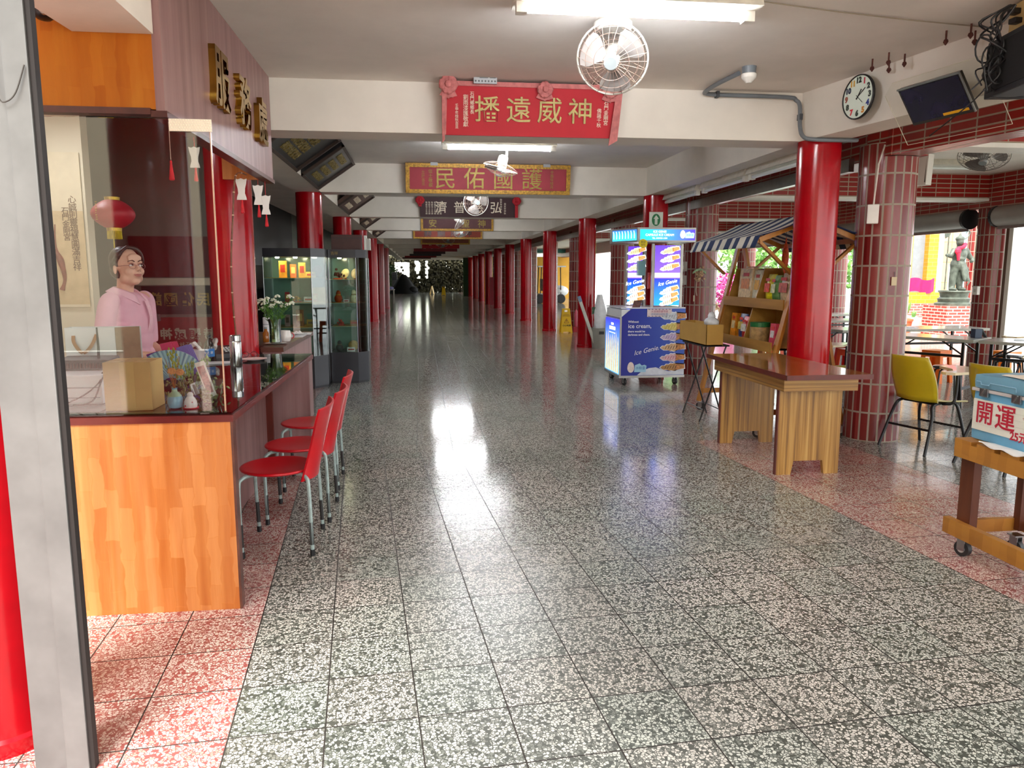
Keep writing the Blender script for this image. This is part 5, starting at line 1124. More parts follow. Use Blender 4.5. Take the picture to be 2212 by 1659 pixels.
# folding tables
TTOP=M('table_laminate','#cfd0c8',.18,var=.04,vs=3,coat=.3); TEDGE=M('table_edge','#a8a89c',.5,var=.05)
def ftable(c,rz,L,W,label):
    t=thing('folding_table',label,'table',(c[0],c[1],0),rz,'folding tables of the canteen')
    g=G(); g.bb(-L/2,L/2,-W/2,W/2,.722,.74); g.build('top',TTOP,t)
    g=G(); g.bb(-L/2-.002,L/2+.002,-W/2-.002,-W/2+.02,.705,.7385); g.bb(-L/2-.002,L/2+.002,W/2-.02,W/2+.002,.705,.7385); g.bb(-L/2-.002,-L/2+.02,-W/2+.02,W/2-.02,.705,.7385); g.bb(L/2-.02,L/2+.002,-W/2+.02,W/2-.02,.705,.7385); g.build('edge_trim',TEDGE,t)
    for sx in (-1,1):
        for sy in (-1,1):
            g=G(); g.bb(sx*(L/2-.12)-.015,sx*(L/2-.12)+.015,sy*(W/2-.06)-.015,sy*(W/2-.06)+.015,0,.71); g.build('leg',BLM,t)
            g=G(); g.bar((sx*(L/2-.12),sy*(W/2-.06),.55),(sx*(L/2-.36),sy*(W/2-.06),.71),.016,.016); g.build('brace',BLM,t)
        g=G(); g.bb(sx*(L/2-.12)-.012,sx*(L/2-.12)+.012,-W/2+.06,W/2-.06,.13,.16); g.build('stretcher',BLM,t)
    g=G(); g.bb(-L/2+.12,L/2-.12,-W/2+.05,-W/2+.075,.52,.55); g.build('side_bar',BLM,t)
    return t
ta=-.98
ftable((6.30,8.72),ta,1.15,.60,'nearer folding table, left of the pair end to end')
ftable((6.98,7.69),ta,1.2,.60,'nearest folding table running out past the right edge')
ftable((6.85,10.1),.06,2.3,.62,'middle folding table with condiment holders')
ftable((7.0,12.1),.06,1.8,.62,'back folding table behind the two columns')
ftable((7.6,13.9),.06,1.8,.62,'farthest folding table near the outer columns')
def item(name,label,cat,loc,parts):
    t=thing(name,label,cat,loc)
    for pn,g,m in parts: g.build(pn,m,t)
    return t
g=G(); g.bb(-.045,.045,-.045,.045,0,.11,bev=.004); g2=G(); g2.bb(-.03,.03,-.03,.03,.11,.135)
item('napkin_holder','brown napkin holder on the middle folding table','holder',(6.35,10.0,.741),[('case',g,M('holder_brown','#5d4a44',.5,var=.05)),('napkins',g2,M('paper_white','#eeeef0',.6))])
g=G(); g.bb(-.045,.045,-.04,.04,0,.11,bev=.004); g2=G(); g2.box((.09,0,.055),(.012,.05,.12),R=Matrix.Rotation(-.6,3,'Y'))
item('chopstick_holder','dark blue box holder with a leaning card on the nearer table','holder',(6.62,8.35,.741),[('case',g,M('holder_navy','#1b3049',.4,var=0)),('leaning_card',g2,BLK)])
for k,(x,y,rz,c,lab) in enumerate(((6.8,10.05,.3,'#cfe3ee','pale blue menu sheet on the middle folding table'),(6.55,10.15,.1,'#e9dcb8','yellowish menu sheet on the middle folding table'),(7.0,7.9,-.7,'#dfe8ea','glossy white menu sheet on the nearest folding table'))):
    sheet('menu_sheet',x-.2,x+.2,y-.13,y+.13,c,lab,z=.741,rz=rz)
# plastic stools
def pstool(loc,rz,col,label):
    t=thing('plastic_stool',label,'stool',loc,rz,'orange and red plastic stools'); m=M('stool_'+col[1:],col,.35,var=.04)
    g=G(); g.box((0,0,.44),(.27,.27,.02),bev=.006); g.build('seat',m,t)
    for k in range(4):
        a=k*pi/2; d=V(cos(a),sin(a),0); n=V(-sin(a),cos(a),0); g=G()
        for s in (-1,1): g.hexa([d*.155+n*s*.16+V(0,0,0)-n*s*.07-d*.0,d*.155+n*s*.16,d*.165+n*s*.16,d*.165+n*s*.16-n*s*.07,d*.125+n*s*.13-n*s*.06+V(0,0,.43),d*.125+n*s*.13+V(0,0,.43),d*.133+n*s*.13+V(0,0,.43),d*.133+n*s*.13-n*s*.06+V(0,0,.43)])
        g.hexa([d*.13-n*.12+V(0,0,.36),d*.13+n*.12+V(0,0,.36),d*.14+n*.12+V(0,0,.36),d*.14-n*.12+V(0,0,.36),d*.125-n*.13+V(0,0,.44),d*.125+n*.13+V(0,0,.44),d*.133+n*.13+V(0,0,.44),d*.133-n*.13+V(0,0,.44)])
        g.build('leg_panel',m,t)
    return t
for x,y,rz,c,lab in ((6.05,10.02,.2,'#f0481c','orange plastic stool nearest the tiled column'),(6.55,9.98,.1,'#e8551a','orange plastic stool at the front of the middle table'),(6.35,10.6,.5,'#d8231c','red plastic stool behind the orange ones'),(6.85,10.62,.1,'#d2201c','red plastic stool at the back of the middle table'),(7.15,9.75,.4,'#f07820','light orange plastic stool right of the other stools'),(5.75,11.9,.2,'#ef5a1e','orange plastic stool under the back folding table'),(8.0,9.5,.3,'#f08a1a','yellow orange plastic stool near the outer column')): pstool((x,y,0),rz,c,lab)
def rstool(loc,label,n=1):
    t=None
    for k in range(n):
        t=thing('round_stool',label if k==0 else label.replace('lower','upper'),'stool',(loc[0],loc[1],.06*k),k*.4,'black round stools')
        g=G(); g.lathe((0,0,.43),[(.14,0),(.15,.008),(.15,.022),(.14,.03)],24); g.build('seat',M('stool_black','#1a1a1e',.25,var=0,coat=.4),t,smooth=True)
        for j in range(4):
            a=j*pi/2+.4; g=G(); g.tube(smooth_path([(cos(a)*.06,sin(a)*.06,.43),(cos(a)*.12,sin(a)*.12,.415),(cos(a)*.15,sin(a)*.15,.36),(cos(a)*.19,sin(a)*.19,.0)],3),.010,7); g.build('leg',BLM,t,smooth=True)
    return t
rstool((5.98,7.95),'single black round stool before the nearest folding table')
rstool((7.2,8.5),'lower black round stool of the pair under the nearest table',2)
# ================================================================ ICE CREAM KIOSK AND STRIPED STALL
def lit(name,c1,c2,es,axis='Z',lo=0,hi=1):
    """printed gradient panel that is lit from behind"""
    if name in MATS: return MATS[name]
    m,nt,b=nodes(name); tc=nd(nt,'ShaderNodeTexCoord'); s=nd(nt,'ShaderNodeSeparateXYZ'); nt.links.new(tc.outputs['Object'],s.inputs[0])
    f=nd(nt,'ShaderNodeMapRange'); nt.links.new(s.outputs['XYZ'.index(axis)],f.inputs[0]); f.inputs[1].default_value=lo; f.inputs[2].default_value=hi
    c=ramp(nt,f.outputs[0],[(0,hx(c1)),(1,hx(c2))]); nt.links.new(c,b.inputs['Base Color']); setp(b,r=.3)
    if es: nt.links.new(c,b.inputs['Emission Color']); b.inputs['Emission Strength'].default_value=es
    MATS[name]=m; return m
ALU=M('aluminium_frame','#b4b2ac',.35,.6,var=.04); PWH=M('print_white','#f4f4fa',.4,var=0,emit=.0); LWH=M('lit_white','#ffffff',.4,var=0,emit=.42)
NAVY=lit('kiosk_navy','#1f55c4','#22188c',0,'X',.95,-.1)
def cone(g_parent,x,z,L,w,col,mat_base,ang=0,y=-.003,lit_=False,flip=1,name='cone_picture'):
    """flat printed soft ice cone; tip to the left"""
    e=.36 if lit_ else 0; R=Matrix.Rotation(ang,3,'Y')
    def P(a,b): q=R@V(a,0,b); return (x+q.x,z+q.z)
    def poly(pts): return [P(a*L,b*w) for a,b in pts]
    sw=[(-.62,.02),(-.5,.22),(-.36,.2),(-.28,.36),(-.14,.33),(-.05,.46),(.08,.40),(.14,.46),(.2,.40),(.2,-.40),(.1,-.44),(-.02,-.38),(-.14,-.40),(-.28,-.28),(-.44,-.26),(-.54,-.12)]
    g=G(); g.prism(poly([(a*1.06-.01,b*1.22) for a,b in sw[:13]]+[(.72,.34),(.74,-.30)]+[(a*1.06-.01,b*1.22) for a,b in sw[13:]]),(0,y,0),(1,0,0),(0,0,1),.0008); g.build('cone_outline',M('print_halo'+('_lit' if lit_ else ''),'#f2f4fb',.5,var=0,emit=e),g_parent)
    g=G(); g.prism(poly([(.12,.40),(.68,.26),(.70,-.22),(.12,-.40)]),(0,y-.001,0),(1,0,0),(0,0,1),.0008); g.build('wafer',M('print_wafer'+('_lit' if lit_ else ''),'#c98a4e',.5,var=.25,vs=40,emit=e*.8),g_parent)
    g=G(); g.prism(poly(sw),(0,y-.002,0),(1,0,0),(0,0,1),.0008); g.build('ice_swirl',M('print_swirl_'+col[1:]+('_lit' if lit_ else ''),col,.5,var=.12,vs=30,emit=e*.8),g_parent)
    g=G()
    for k in range(5):
        a=-.42+.14*k; q=poly([(a,-.20-.03*k),(a+.05,-.1),(a+.09,.12),(a+.16,.20+.035*k),(a+.12,.10),(a+.08,-.12)]); g.prism(q,(0,y-.003,0),(1,0,0),(0,0,1),.0006)
    g.build('swirl_stripe',mat_base,g_parent)
X0,X1,Y0,Y1=2.66,3.555,9.92,10.74
t=thing('ice_cream_cart','blue ice cream kiosk cart with lit panels and canopy sign','cart',(X0,Y0,0))
w,d=X1-X0,Y1-Y0
g=G(); g.prism([(.0,.14),(d,.14),(d,1.03),(0,1.03)],(.01,0,0),(0,1,0),(0,0,1),w-.01); g.build('carcass',M('cart_white','#dfe2e6',.4,var=.02),t)
front=[(.0,.135),(w,.135),(w,1.04),(.15,1.04),(.0,.92)]
g=G(); g.prism(front,(0,-.004,0),(1,0,0),(0,0,1),-.004); g.build('front_panel',NAVY,t)
g=G(); g.prism([(.24,.14),(.30,.19),(.40,.235),(.5,.245),(.62,.20),(.7,.185),(w,.23),(w,.14)],(0,-.009,0),(1,0,0),(0,0,1),-.001); g.build('cream_wave',M('print_cream','#dfe6f2',.5,var=.08,vs=8),t)
g=G(); g.bb(-.012,w+.01,-.012,.0,.105,.135); g.bb(-.012,.012,-.012,.0,.135,.925); g.bb(-.012,.0,0,d,.105,.14); g.build('frame_rail',ALU,t)
for tx,sz,z,x,b in (('Without',.042,.865,.10,.004),('ice cream,',.078,.805,.10,.004),('there would be',.038,.735,.10,.002),('darkness and chaos.',.038,.69,.10,.002)): txt('slogan',tx,sz,PWH,t,(x,-.0095,z),al='LEFT',off=.0008,ext=.0005)
txt('script_title','Ice Genie.',.088,PWH,t,mtx=Matrix.Translation((.36,-.0095,.475))@Matrix.Rotation(-.22,4,'Y')@Matrix.Rotation(pi/2,4,'X'),ext=.0005,shear=.45)
def logo(par,x,z,s,lit_=False,y=-.0095):
    e=.36 if lit_ else 0; k='_lit' if lit_ else ''
    g=G(); g.prism([(cos(a)*.05*s,sin(a)*.075*s*(1.15 if sin(a)>0 else .9)) for a in [i*2*pi/20 for i in range(20)]],(x,y,z),(1,0,0),(0,0,1),.0008); g.build('egg_logo',M('logo_egg'+k,'#f3ded6',.5,var=.08,vs=30,emit=e),par)
    g=G(); P=[(.05,-.06),(.22,-.06),(.23,.03),(.20,.045),(.16,.035),(.13,.065),(.09,.05),(.06,.04)]; g.prism([(a*s,b*s) for a,b in P],(x,y,z),(1,0,0),(0,0,1),.0008); g.build('logo_plate',M('logo_plate'+k,'#a9d8ee',.5,var=0,emit=e*.8),par)
    txt('logo_text','冰精靈',.05*s,M('logo_ink'+k,'#3a78c0',.5,var=0,emit=e*.4),par,(x+.14*s,y-.001,z-.005),ext=.0004)
logo(t,.15,.24,.95)
BRN=M('swirl_dark','#4a3020',.5,var=0); VIO=M('swirl_violet','#8a74b8',.5,var=0); PNK=M('swirl_pink','#c25a72',.5,var=0); MUS=M('swirl_mustard','#c4a93c',.5,var=0); GRY=M('swirl_grey','#9aa0aa',.5,var=0)
for k,(z,c,m) in enumerate(((.935,'#cfd4da',GRY),(.795,'#e0cf7a',MUS),(.655,'#cbb9d8',VIO),(.515,'#d8b48a',BRN),(.375,'#dcb7c0',PNK),(.245,'#b98a52',BRN))): cone(t,.72,z,.26,.115,c,m,-.04,y=-.0098)
g=G(); g.bb(.36,.70,-.0115,-.0095,.93,1.035); n_=g.build('notice_card',M('notice_pale','#e6d6d6',.6,var=.05,vs=20),t)
for r,(b,c) in enumerate((('冰淇淋膠囊現做','#b05a78'),('請稍候叫號取餐','#6a80b0'))): txt('notice_text',b,.034,M('ink_'+c[1:],c,.5,var=0),n_,(.53,-.0125,1.0-.038*r),ext=.0004)
g=G()
for k in range(7):
    for z in (.937,1.028): g.prism([(-.012,0),(.012,-.004),(0,.008)],(.385+.048*k,-.0125,z),(1,0,0),(0,0,1),.0004)
g.build('notice_border',M('ink_maroon','#5a2a35',.5,var=0),n_)
# left lit side: two panels
SIDE=lit('kiosk_lit_side','#6ab8f0','#2a22b8',.3,'Z',.2,.9)
g=G(); g.bb(-.008,0,.02,d-.02,.15,.885); sp_=g.build('side_light_panel',SIDE,t)
g=G()
for k in range(7):
    y=.09+k*.105; P=[(-.035,0),(-.03,.30),(-.022,.42+.03*(k%2)),(0,.50+.04*((k*3)%4)/2),(.022,.42),(.03,.30),(.035,0)]; g.prism(P,(-.0085,y,.16),(0,-1,0),(0,0,1),.0008)
g.build('lit_cone',M('lit_cones','#f0c088',.5,var=.35,vs=14,emit=.2),sp_)
g=G()
for z,h,a,b in ((.80,.03,.35,.47),(.735,.045,.25,.57),(.69,.008,.25,.57)): g.bb(-.0095,-.008,a,b,z,z+h)
g.build('lit_caption',LWH,sp_)
g=G(); g.prism([(.0,.92),(.0,.905),(.15,1.03),(.15,1.045)],(0,0.0,0),(1,0,0),(0,0,1),-d); g.build('sloped_cap',ALU,t)
a_=atan2(.12,.15); nrm=V(-sin(a_),0,cos(a_)); g=G(); g.hexa([V(.015,.04,.937)+nrm*.0,V(.135,.04,1.033),V(.135,d-.04,1.033),V(.015,d-.04,.937),V(.015,.04,.937)+nrm*.004,V(.135,.04,1.033)+nrm*.004,V(.135,d-.04,1.033)+nrm*.004,V(.015,d-.04,.937)+nrm*.004]); sl=g.build('sloped_light_panel',lit('kiosk_lit_slope','#3fb4ff','#2a30b0',.42,'Z',.93,1.05),t)
g=G()
for k in range(8):
    y=.10+k*.09; g.bar(V(.03,y,.949)+nrm*.006,V(.115,y,1.017)+nrm*.006,.03,.001)
g.build('lit_capsule',M('lit_cyan','#bff4ff',.4,var=0,emit=.5),sl)
g=G(); g.bb(.0,w,0,d,1.04,1.055); g.build('worktop',M('worktop_white','#e4e6ea',.25,var=0),t)
# upright posts, light boxes and header sign
ZT=1.90
for x,y in ((.44,.06),(.84,.06),(.44,.42),(.22,.55)):
    g=G(); g.bb(x-.016,x+.016,y-.016,y+.016,1.05,ZT); g.build('post',ALU,t)
def lightbox(x0,x1,y,rz=0,org=None):
    L=x1-x0; p=thing_part('light_box',t,(x0,y,1.08),rz)
    g=G(); g.bb(0,L,0,.05,0,.80); bx=g.build('light_box',ALU,t); bx.location=(x0,y,1.08); bx.rotation_euler=(0,0,rz)
    g=G(); g.bb(.008,L-.008,-.003,0,.36,.80); g.build('upper_picture',lit('lit_purple','#6a4ac8','#4a2a9c',.42,'Z',.36,.8),bx)
    g=G(); g.bb(.008,L-.008,-.003,0,.0,.36); g.build('lower_picture',lit('lit_blue','#1a7cff','#1a22b0',.42,'Z',.0,.36),bx)
    g=G(); g.bb(.008,L-.008,-.0045,-.003,.375,.435); g.build('white_band',LWH,bx)
    txt('band_text','THE NINE\nCAPSULE ICE CREAM',.021,M('lit_ink','#5a62b8',.5,var=0,emit=.3),bx,(L/2,-.006,.407),ext=.0003)
    txt('script_title','Ice Genie',.07,LWH,bx,mtx=Matrix.Translation((L/2,-.006,.305))@Matrix.Rotation(-.2,4,'Y')@Matrix.Rotation(pi/2,4,'X'),ext=.0005,shear=.45)
    for z,c,m in ((.73,'#f2dc9a',BRN),(.62,'#f2dce8',PNK),(.51,'#f2dfa8',MUS),(.20,'#ece6f4',GRY),(.12,'#f4e6c0',PNK),(.05,'#f6dcb0',BRN)): cone(bx,L*.56,z,.20,.085,c,m,-.35 if z<.3 else -.25,y=-.006,lit_=True)
def thing_part(*a): return None
lightbox(.46,.825,.05)
lightbox(.22,.44,.52,-.60)
hz0=1.92
g=G(); g.prism([(.20,.0),(1.0,0),(1.0,.62),(-.02,.62),(-.02,.50)],(0,-.02,hz0),(1,0,0),(0,1,0),.19); hd_=g.build('header_box',ALU,t)
g=G(); g.bb(.235,.985,-.024,-.02,hz0+.025,hz0+.165); hp=g.build('header_panel',lit('lit_header','#1a9cff','#3a1a9a',.42,'X',.3,.98),t)
for tx,sz,z in (('ICE GENIE',.04,hz0+.135),('CAPSULE ICE CREAM',.042,hz0+.092),('TEL. 0939931-1388',.026,hz0+.05)): txt('header_text',tx,sz,LWH,hp,(.50,-.0265,z),ext=.0006)
logo(hp,.815,hz0+.095,.7,True,y=-.0265)
A=V(.20,-.02,0);B=V(-.02,.48,0); dv=(B-A).normalized(); nn=V(dv.y,-dv.x,0); nn=nn if nn.x<0 else -nn; LL=(B-A).length
g=G(); g.bar(A+nn*.003+dv*.02+V(0,0,hz0+.095),B+nn*.003-dv*.02+V(0,0,hz0+.095),.004,.14); hs=g.build('header_side_panel',lit('lit_header_side','#35c0ff','#2a38c0',.42,'Z',hz0,hz0+.19),t)
g=G()
for k in range(8):
    p=A+dv*(.06+k*.062)+nn*.0065; g.tube(smooth_path([p+V(0,0,hz0+.05),p+V(0,0,hz0+.11),p+dv*.012+V(0,0,hz0+.15)],3),.006,5)
g.build('lit_spoon',M('lit_cyan','#bff4ff',.4,var=0,emit=.5),hs)
g=G(); g.lathe((.27,-.035,hz0-.02),[(.06,0),(.06,.008)],22,ax=(0,-1,0)); o=g.build('round_price_tag',M('tag_yellow','#e6cf1c',.5,var=0),t); txt('price_text','單球\n$70',.034,M('tag_ink','#7a5a10',.5,var=0),o,(.27,-.0445,hz0-.02),ext=.0003)
g=G(); g.box((.35,.30,1.58),(.10,.09,.20),bev=.006); g.build('dispenser_head',M('dispenser_teal','#7fb0b8',.35,var=0),t)
g=G(); g.bb(.45,.50,.28,.31,1.30,1.52); g.build('red_white_stick',M('stick_red','#d8504a',.5,var=.2,vs=30),t)
g=G(); g.prism([(0,0),(.11,0),(.15,.10),(.03,.09)],(.18,.10,1.055),(1,0,0),(0,.3,1),.006); g.build('menu_easel',M('menu_brown','#6d4a44',.5,var=.3,vs=30),t)
for x,y in ((.08,.06),(w-.10,.06),(.08,d-.08),(w-.1,d-.08)): caster(t,x,y,.105,.045,CSTR,.3)
# green arrow sign on the column behind
t=thing('exit_arrow_sign','white notice with a green up arrow stuck on the red column','sign',(3.335,10.645,2.13))
g=G(); g.bb(-.10,.10,-.012,-.004,0,.24,bev=.003); g.build('sheet',M('notice_green_white','#dfe6d8',.5,var=.03),t)
GRN=M('arrow_green','#1c7a45',.5,var=0); g=G(); n=28
g.prism([(cos(a)*.062,sin(a)*.085) for a in [i*2*pi/n for i in range(n)]],(0,-.0125,.13),(1,0,0),(0,0,1),.0008); g.build('green_disc',GRN,t)
g=G(); g.prism([(-.02,-.07),(.02,-.07),(.02,.01),(.04,.01),(0,.06),(-.04,.01),(-.02,.01)],(0,-.0138,.135),(1,0,0),(0,0,1),.0008); g.build('white_arrow',M('notice_green_white','#dfe6d8',.5),t)
# switch boxes on tiled column
for k,(x,y,z,lab) in enumerate(((3.85,10.9,1.54,'upper grey switch box on the tiled column by the kiosk'),(3.85,10.9,1.34,'lower grey switch box on the tiled column by the kiosk'))):
    t=thing('switch_box',lab,'switch',(x,y,z),-.6); g=G(); g.bb(-.05,.05,-.05,.04,0,.14,bev=.005); g.build('case',M('switch_grey','#b7b5ac',.5,var=0),t); g=G(); g.bb(-.02,.02,-.056,-.05,.03,.08); g.build('rocker',WP,t)
t=thing('hanging_ornament','straw and shell ornament hanging on the tiled column','ornament',(4.04,10.80,1.47)); rr=random.Random(4)
g=G()
for k in range(46): g.sph((rr.gauss(0,.045),rr.gauss(-.03,.016),rr.gauss(0,.045)),(.022,.008,.014),5,R=Matrix.Rotation(rr.uniform(0,3),3,'Y'))
g.build('straw_cluster',M('straw_mix','#b99a78',.8,var=.35,vs=40),t)
g=G(); g.tube([(0,0,.05),(.01,0,.5),(0,.02,1.05)],.006,5); g.build('cord',M('cord_white','#cfc6b4',.7,var=0),t)
g=G(); g.grid(lambda a,b:(-.10+.2*a,-.06,.03+.05*sin(pi*a)+.03*b),8,3,th=.01); g.build('green_cap',M('ornament_green','#8fae86',.7,var=.2,vs=30),t)
g=G(); g.tube(smooth_path([(-.02,-.03,-.05),(-.03,-.03,-.2),(0,0,-.3)],4),.006,5); g.tube(smooth_path([(.05,-.03,-.05),(.1,-.03,-.15),(.06,0,-.27)],4),.006,5); g.build('tail_cord',M('cord_white','#cfc6b4',.7),t)
t=thing('wall_socket','cream double socket on the tiled column below the ornament','socket',(4.05,10.84,1.10)); g=G(); g.bb(-.06,.06,-.03,.02,0,.09,bev=.004); g.build('plate',M('socket_cream','#d8d0ae',.5,var=0),t); g=G(); g.bb(-.03,-.01,-.034,-.03,.03,.06); g.bb(.015,.035,-.034,-.03,.03,.06); g.build('outlet',BLK,t)
# bucket with wrapped bundles
t=thing('grey_bucket','grey bucket before the third red column holding rolled sheets','bucket',(3.60,15.05,0)); g=G(); g.lathe((0,0,0),[(.14,0),(.15,.01),(.185,.40),(.195,.42),(.185,.42),(.14,.02),(.001,.015)],24); g.build('bucket',M('bucket_grey','#a3a69c',.6,var=.05),t,smooth=True); g=G(); g.bb(-.05,.05,-.19,-.17,.30,.36); g.build('grip',BLK,t)
t=thing('plastic_bag_bundle','tall white plastic wrapped bundle standing in the bucket','bundle',(3.60,15.05,.42)); g=G(); g.grid(lambda a,b:(cos(a*2*pi)*(.10+.07*sin(pi*b))*(1-.5*b)*(1+.2*sin(a*19+b*5)),sin(a*2*pi)*.10*(1-.5*b)*(1+.2*sin(a*13)),-.15+.82*b),26,10); g.build('plastic',M('bag_plastic','#d5d8da',.35,var=.06,vs=12),t); g=G(); g.box((-.12,-.03,.35),(.10,.02,.14)); g.build('green_print',M('print_green','#3a5a40',.6,var=.3,vs=30),t)
t=thing('rolled_board','pale rolled board leaning out of the bucket to the left','board',(3.45,15.0,.40)); g=G(); g.bar((.06,0,-.35),(-.30,-.05,.62),.03,.06); g.build('roll',M('board_pale','#c9c9bd',.6,var=.05),t); g=G(); g.bar((-.27,-.045,.55),(-.31,-.052,.66),.034,.064); g.build('blue_end',M('roll_blue','#6f83a0',.5,var=0),t)
t=thing('dark_bag','dark blue printed bag beside the grey bucket','bag',(3.93,15.0,0)); g=G(); g.box((0,0,.27),(.24,.2,.54),bev=.03); g.build('bag',M('bag_dark','#23242e',.6,var=.3,vs=14),t); g=G(); g.box((0,0,.58),(.20,.15,.08),bev=.02); g.build('white_top',M('bag_plastic','#d5d8da',.35),t)
# striped stall
def stripes(name,c1,c2,per,axis='Y'):
    m,nt,b=nodes(name); tc=nd(nt,'ShaderNodeTexCoord'); s=nd(nt,'ShaderNodeSeparateXYZ'); nt.links.new(tc.outputs['Object'],s.inputs[0])
    f=mth(nt,'GREATER_THAN',mth(nt,'FRACT',mth(nt,'DIVIDE',s.outputs['XYZ'.index(axis)],per)),.5)
    nt.links.new(mixc(nt,f,hx(c1),hx(c2)),b.inputs['Base Color']); setp(b,r=.85); MATS[name]=m; return m
STR=stripes('awning_stripes','#d6d2c6','#1d3057',.21); PINEL=wood('stall_pine','#9a5f1c','#b87a2c','#c98f42',(8,8,1.1),.42); PINEY=wood('stall_shelf_pine','#8f6422','#a87a30','#b98d42',(6,.8,8),.45)
t=thing('market_stall','wooden A frame stall with a blue and white striped awning','stall',(3.06,6.56,0))
W_s=.86;Ls=1.46; ax=.42
def leg(x0,x1,y):
    g=G(); g.bar((x0,y,.10),(x1,y,1.93),.07,.03,up=(1,0,0)); return g.build('leg',PINEL,t)
for y in (0,Ls):
    leg(0,ax,y); leg(W_s,ax+.02,y+.035)
g=G(); g.bar((ax,-.05,1.95),(ax,Ls+.08,1.95),.045,.05); g.build('ridge_beam',PINEL,t)
for x in (-.06,.90):
    g=G(); g.bar((x,-.02,1.80),(x,Ls+.05,1.80),.03,.045); g.build('eave_beam',PINEL,t)
for y in (-.02,Ls+.05):
    for x in (-.06,.90):
        g=G(); g.bar((x,y,1.80),(ax,y,1.985),.03,.045); g.build('rafter',PINEL,t)
    for xa,xb,za,zb in ((-.05,.27,1.79,1.50),(.89,.56,1.79,1.50)):
        g=G(); g.bar((xa,y+.02,za),(xb,y+.02,zb),.025,.045,up=(0,1,0)); g.build('diagonal_brace',PINEL,t)
def roof(s):
    def f(u,v):
        y=-.08+u*(Ls+.20); 
        if v<.78:
            q=v/.78; x=ax+s*q*.50; z=2.03-.19*q-.022*sin(pi*q)*(1+.25*sin(u*11))
        else:
            q=(v-.78)/.22; x=ax+s*(.50+.045*q+.01*sin(u*30)); z=1.84-.105*q
        return (x,y,z)
    return f
g=G(); g.grid(roof(-1),24,14,th=.004); g.grid(roof(1),24,14,th=.004); g.build('awning',STR,t,smooth='all')
# shelf unit (facing the corridor), y from .06 to 1.40
for z,x0,x1 in ((.80,.14,.50),(1.19,.24,.50),(1.545,.34,.50)):
    if z<1.5: g=G(); g.bb(x0,x1+.02,.05,Ls-.05,z,z+.018); g.build('shelf',PINEY,t)
    if z<1.5: g=G(); g.bb(x0-.014,x0,.04,Ls-.04,z-.02,z+.075); g.build('shelf_lip',PINEY,t)
g=G(); g.bb(.50,.515,.05,Ls-.05,.80,1.56); g.build('back_board',PINEY,t)
for y in (.05,.72,Ls-.065):
    g=G(); g.prism([(.15,.80),(.50,.80),(.50,1.56),(.36,1.56)],(0,y,0),(1,0,0),(0,0,1),-.015); g.build('side_panel',PINEY,t)
for y_ in (.03,Ls-.06):
    g=G(); g.bb(.02,.84,y_,y_+.03,.2,.25); g.build('low_rail',PINEL,t)
for x in (.02,.84):
    for y in (.0,Ls): caster(t,x,y,.10,.045,rz=.9)
# goods on the stall
def snack(kind,cat,dx,y,z,w_,h_,d_,col,acc,label,lid=None,rz=0,tilt=.08):
    p=thing(kind,label,cat,(3.06+dx,6.56+y,z),rz); m=M('pack_'+col[1:],col,.35,var=.22,vs=22); ma=M('pack_'+acc[1:],acc,.4,var=.2,vs=30)
    if kind=='snack_jar':
        g=G(); g.lathe((0,0,0),[(w_*.46,0),(w_*.5,.01),(w_*.5,h_*.8),(w_*.42,h_*.86)],20); g.build('jar',m,p,smooth=True); g=G(); g.lathe((0,0,h_*.82),[(w_*.5,0),(w_*.5,h_*.2)],20); g.build('lid',M('lid_'+lid[1:],lid,.4,var=0),p); return p
    soft=kind=='snack_bag'
    g=G()
    if soft: g.grid(lambda a,b:(cos(a*2*pi)*d_/2*(sin(pi*min(.97,max(.06,b))))**.6+tilt*h_*b,sin(a*2*pi)*w_/2*(1-.06*sin(pi*b)),h_*b),20,8)
    else: g.hexa([(-d_/2,-w_/2,0),(d_/2,-w_/2,0),(d_/2,w_/2,0),(-d_/2,w_/2,0),(-d_/2+tilt*h_,-w_/2,h_),(d_/2+tilt*h_,-w_/2,h_),(d_/2+tilt*h_,w_/2,h_),(-d_/2+tilt*h_,w_/2,h_)])
    g.build('pack',m,p,smooth='all' if soft else False)
    g=G(); f=lambda zz:-d_/2*(1.0)-.003+tilt*zz
    zz=h_*.55; g.bar((f(zz),-w_*.32,zz),(f(zz),w_*.32,zz),.003,h_*.3,up=(tilt,0,1)); g.build('print_block',ma,p)
    g=G(); zz=h_*.82; g.bar((f(zz)-.001,-w_*.25,zz),(f(zz)-.001,w_*.2,zz),.003,h_*.10,up=(tilt,0,1)); g.build('brand_strip',M('pack_red','#c8281e',.4,var=0),p)
    return p
Z1,Z2=1.2085,.8185
snack('snack_box','snack',.36,1.10,Z1,.30,.35,.10,'#e2c49a','#c8742c','tall cream and orange snack carton at the upper left of the stall')
snack('snack_box','snack',.37,.86,Z1,.17,.33,.08,'#e6dcc0','#d8a02c','pale snack carton beside the orange one on the stall')
snack('snack_bag','snack',.36,.58,Z1,.17,.29,.10,'#e8cf1c','#d8431c','bright yellow snack bag on the upper stall shelf')
snack('snack_bag','snack',.35,.43,Z1,.13,.28,.10,'#5f8a4a','#c8c8a0','green snack bag between the yellow and beige ones')
snack('snack_bag','snack',.36,.23,Z1,.25,.30,.12,'#cbb18a','#b04a3a','large clear beige snack bag at the right of the upper shelf')
snack('snack_box','snack',.30,1.26,Z2,.12,.27,.06,'#e08a1c','#f2d0a0','orange slim packet at the left of the lower stall shelf')
snack('snack_bag','snack',.30,1.06,Z2,.19,.27,.07,'#27407c','#c8b04a','navy blue snack bag on the lower stall shelf')
snack('snack_bag','snack',.26,.88,Z2,.18,.25,.08,'#c8281e','#e6dcd0','red snack bag in front of the navy one')
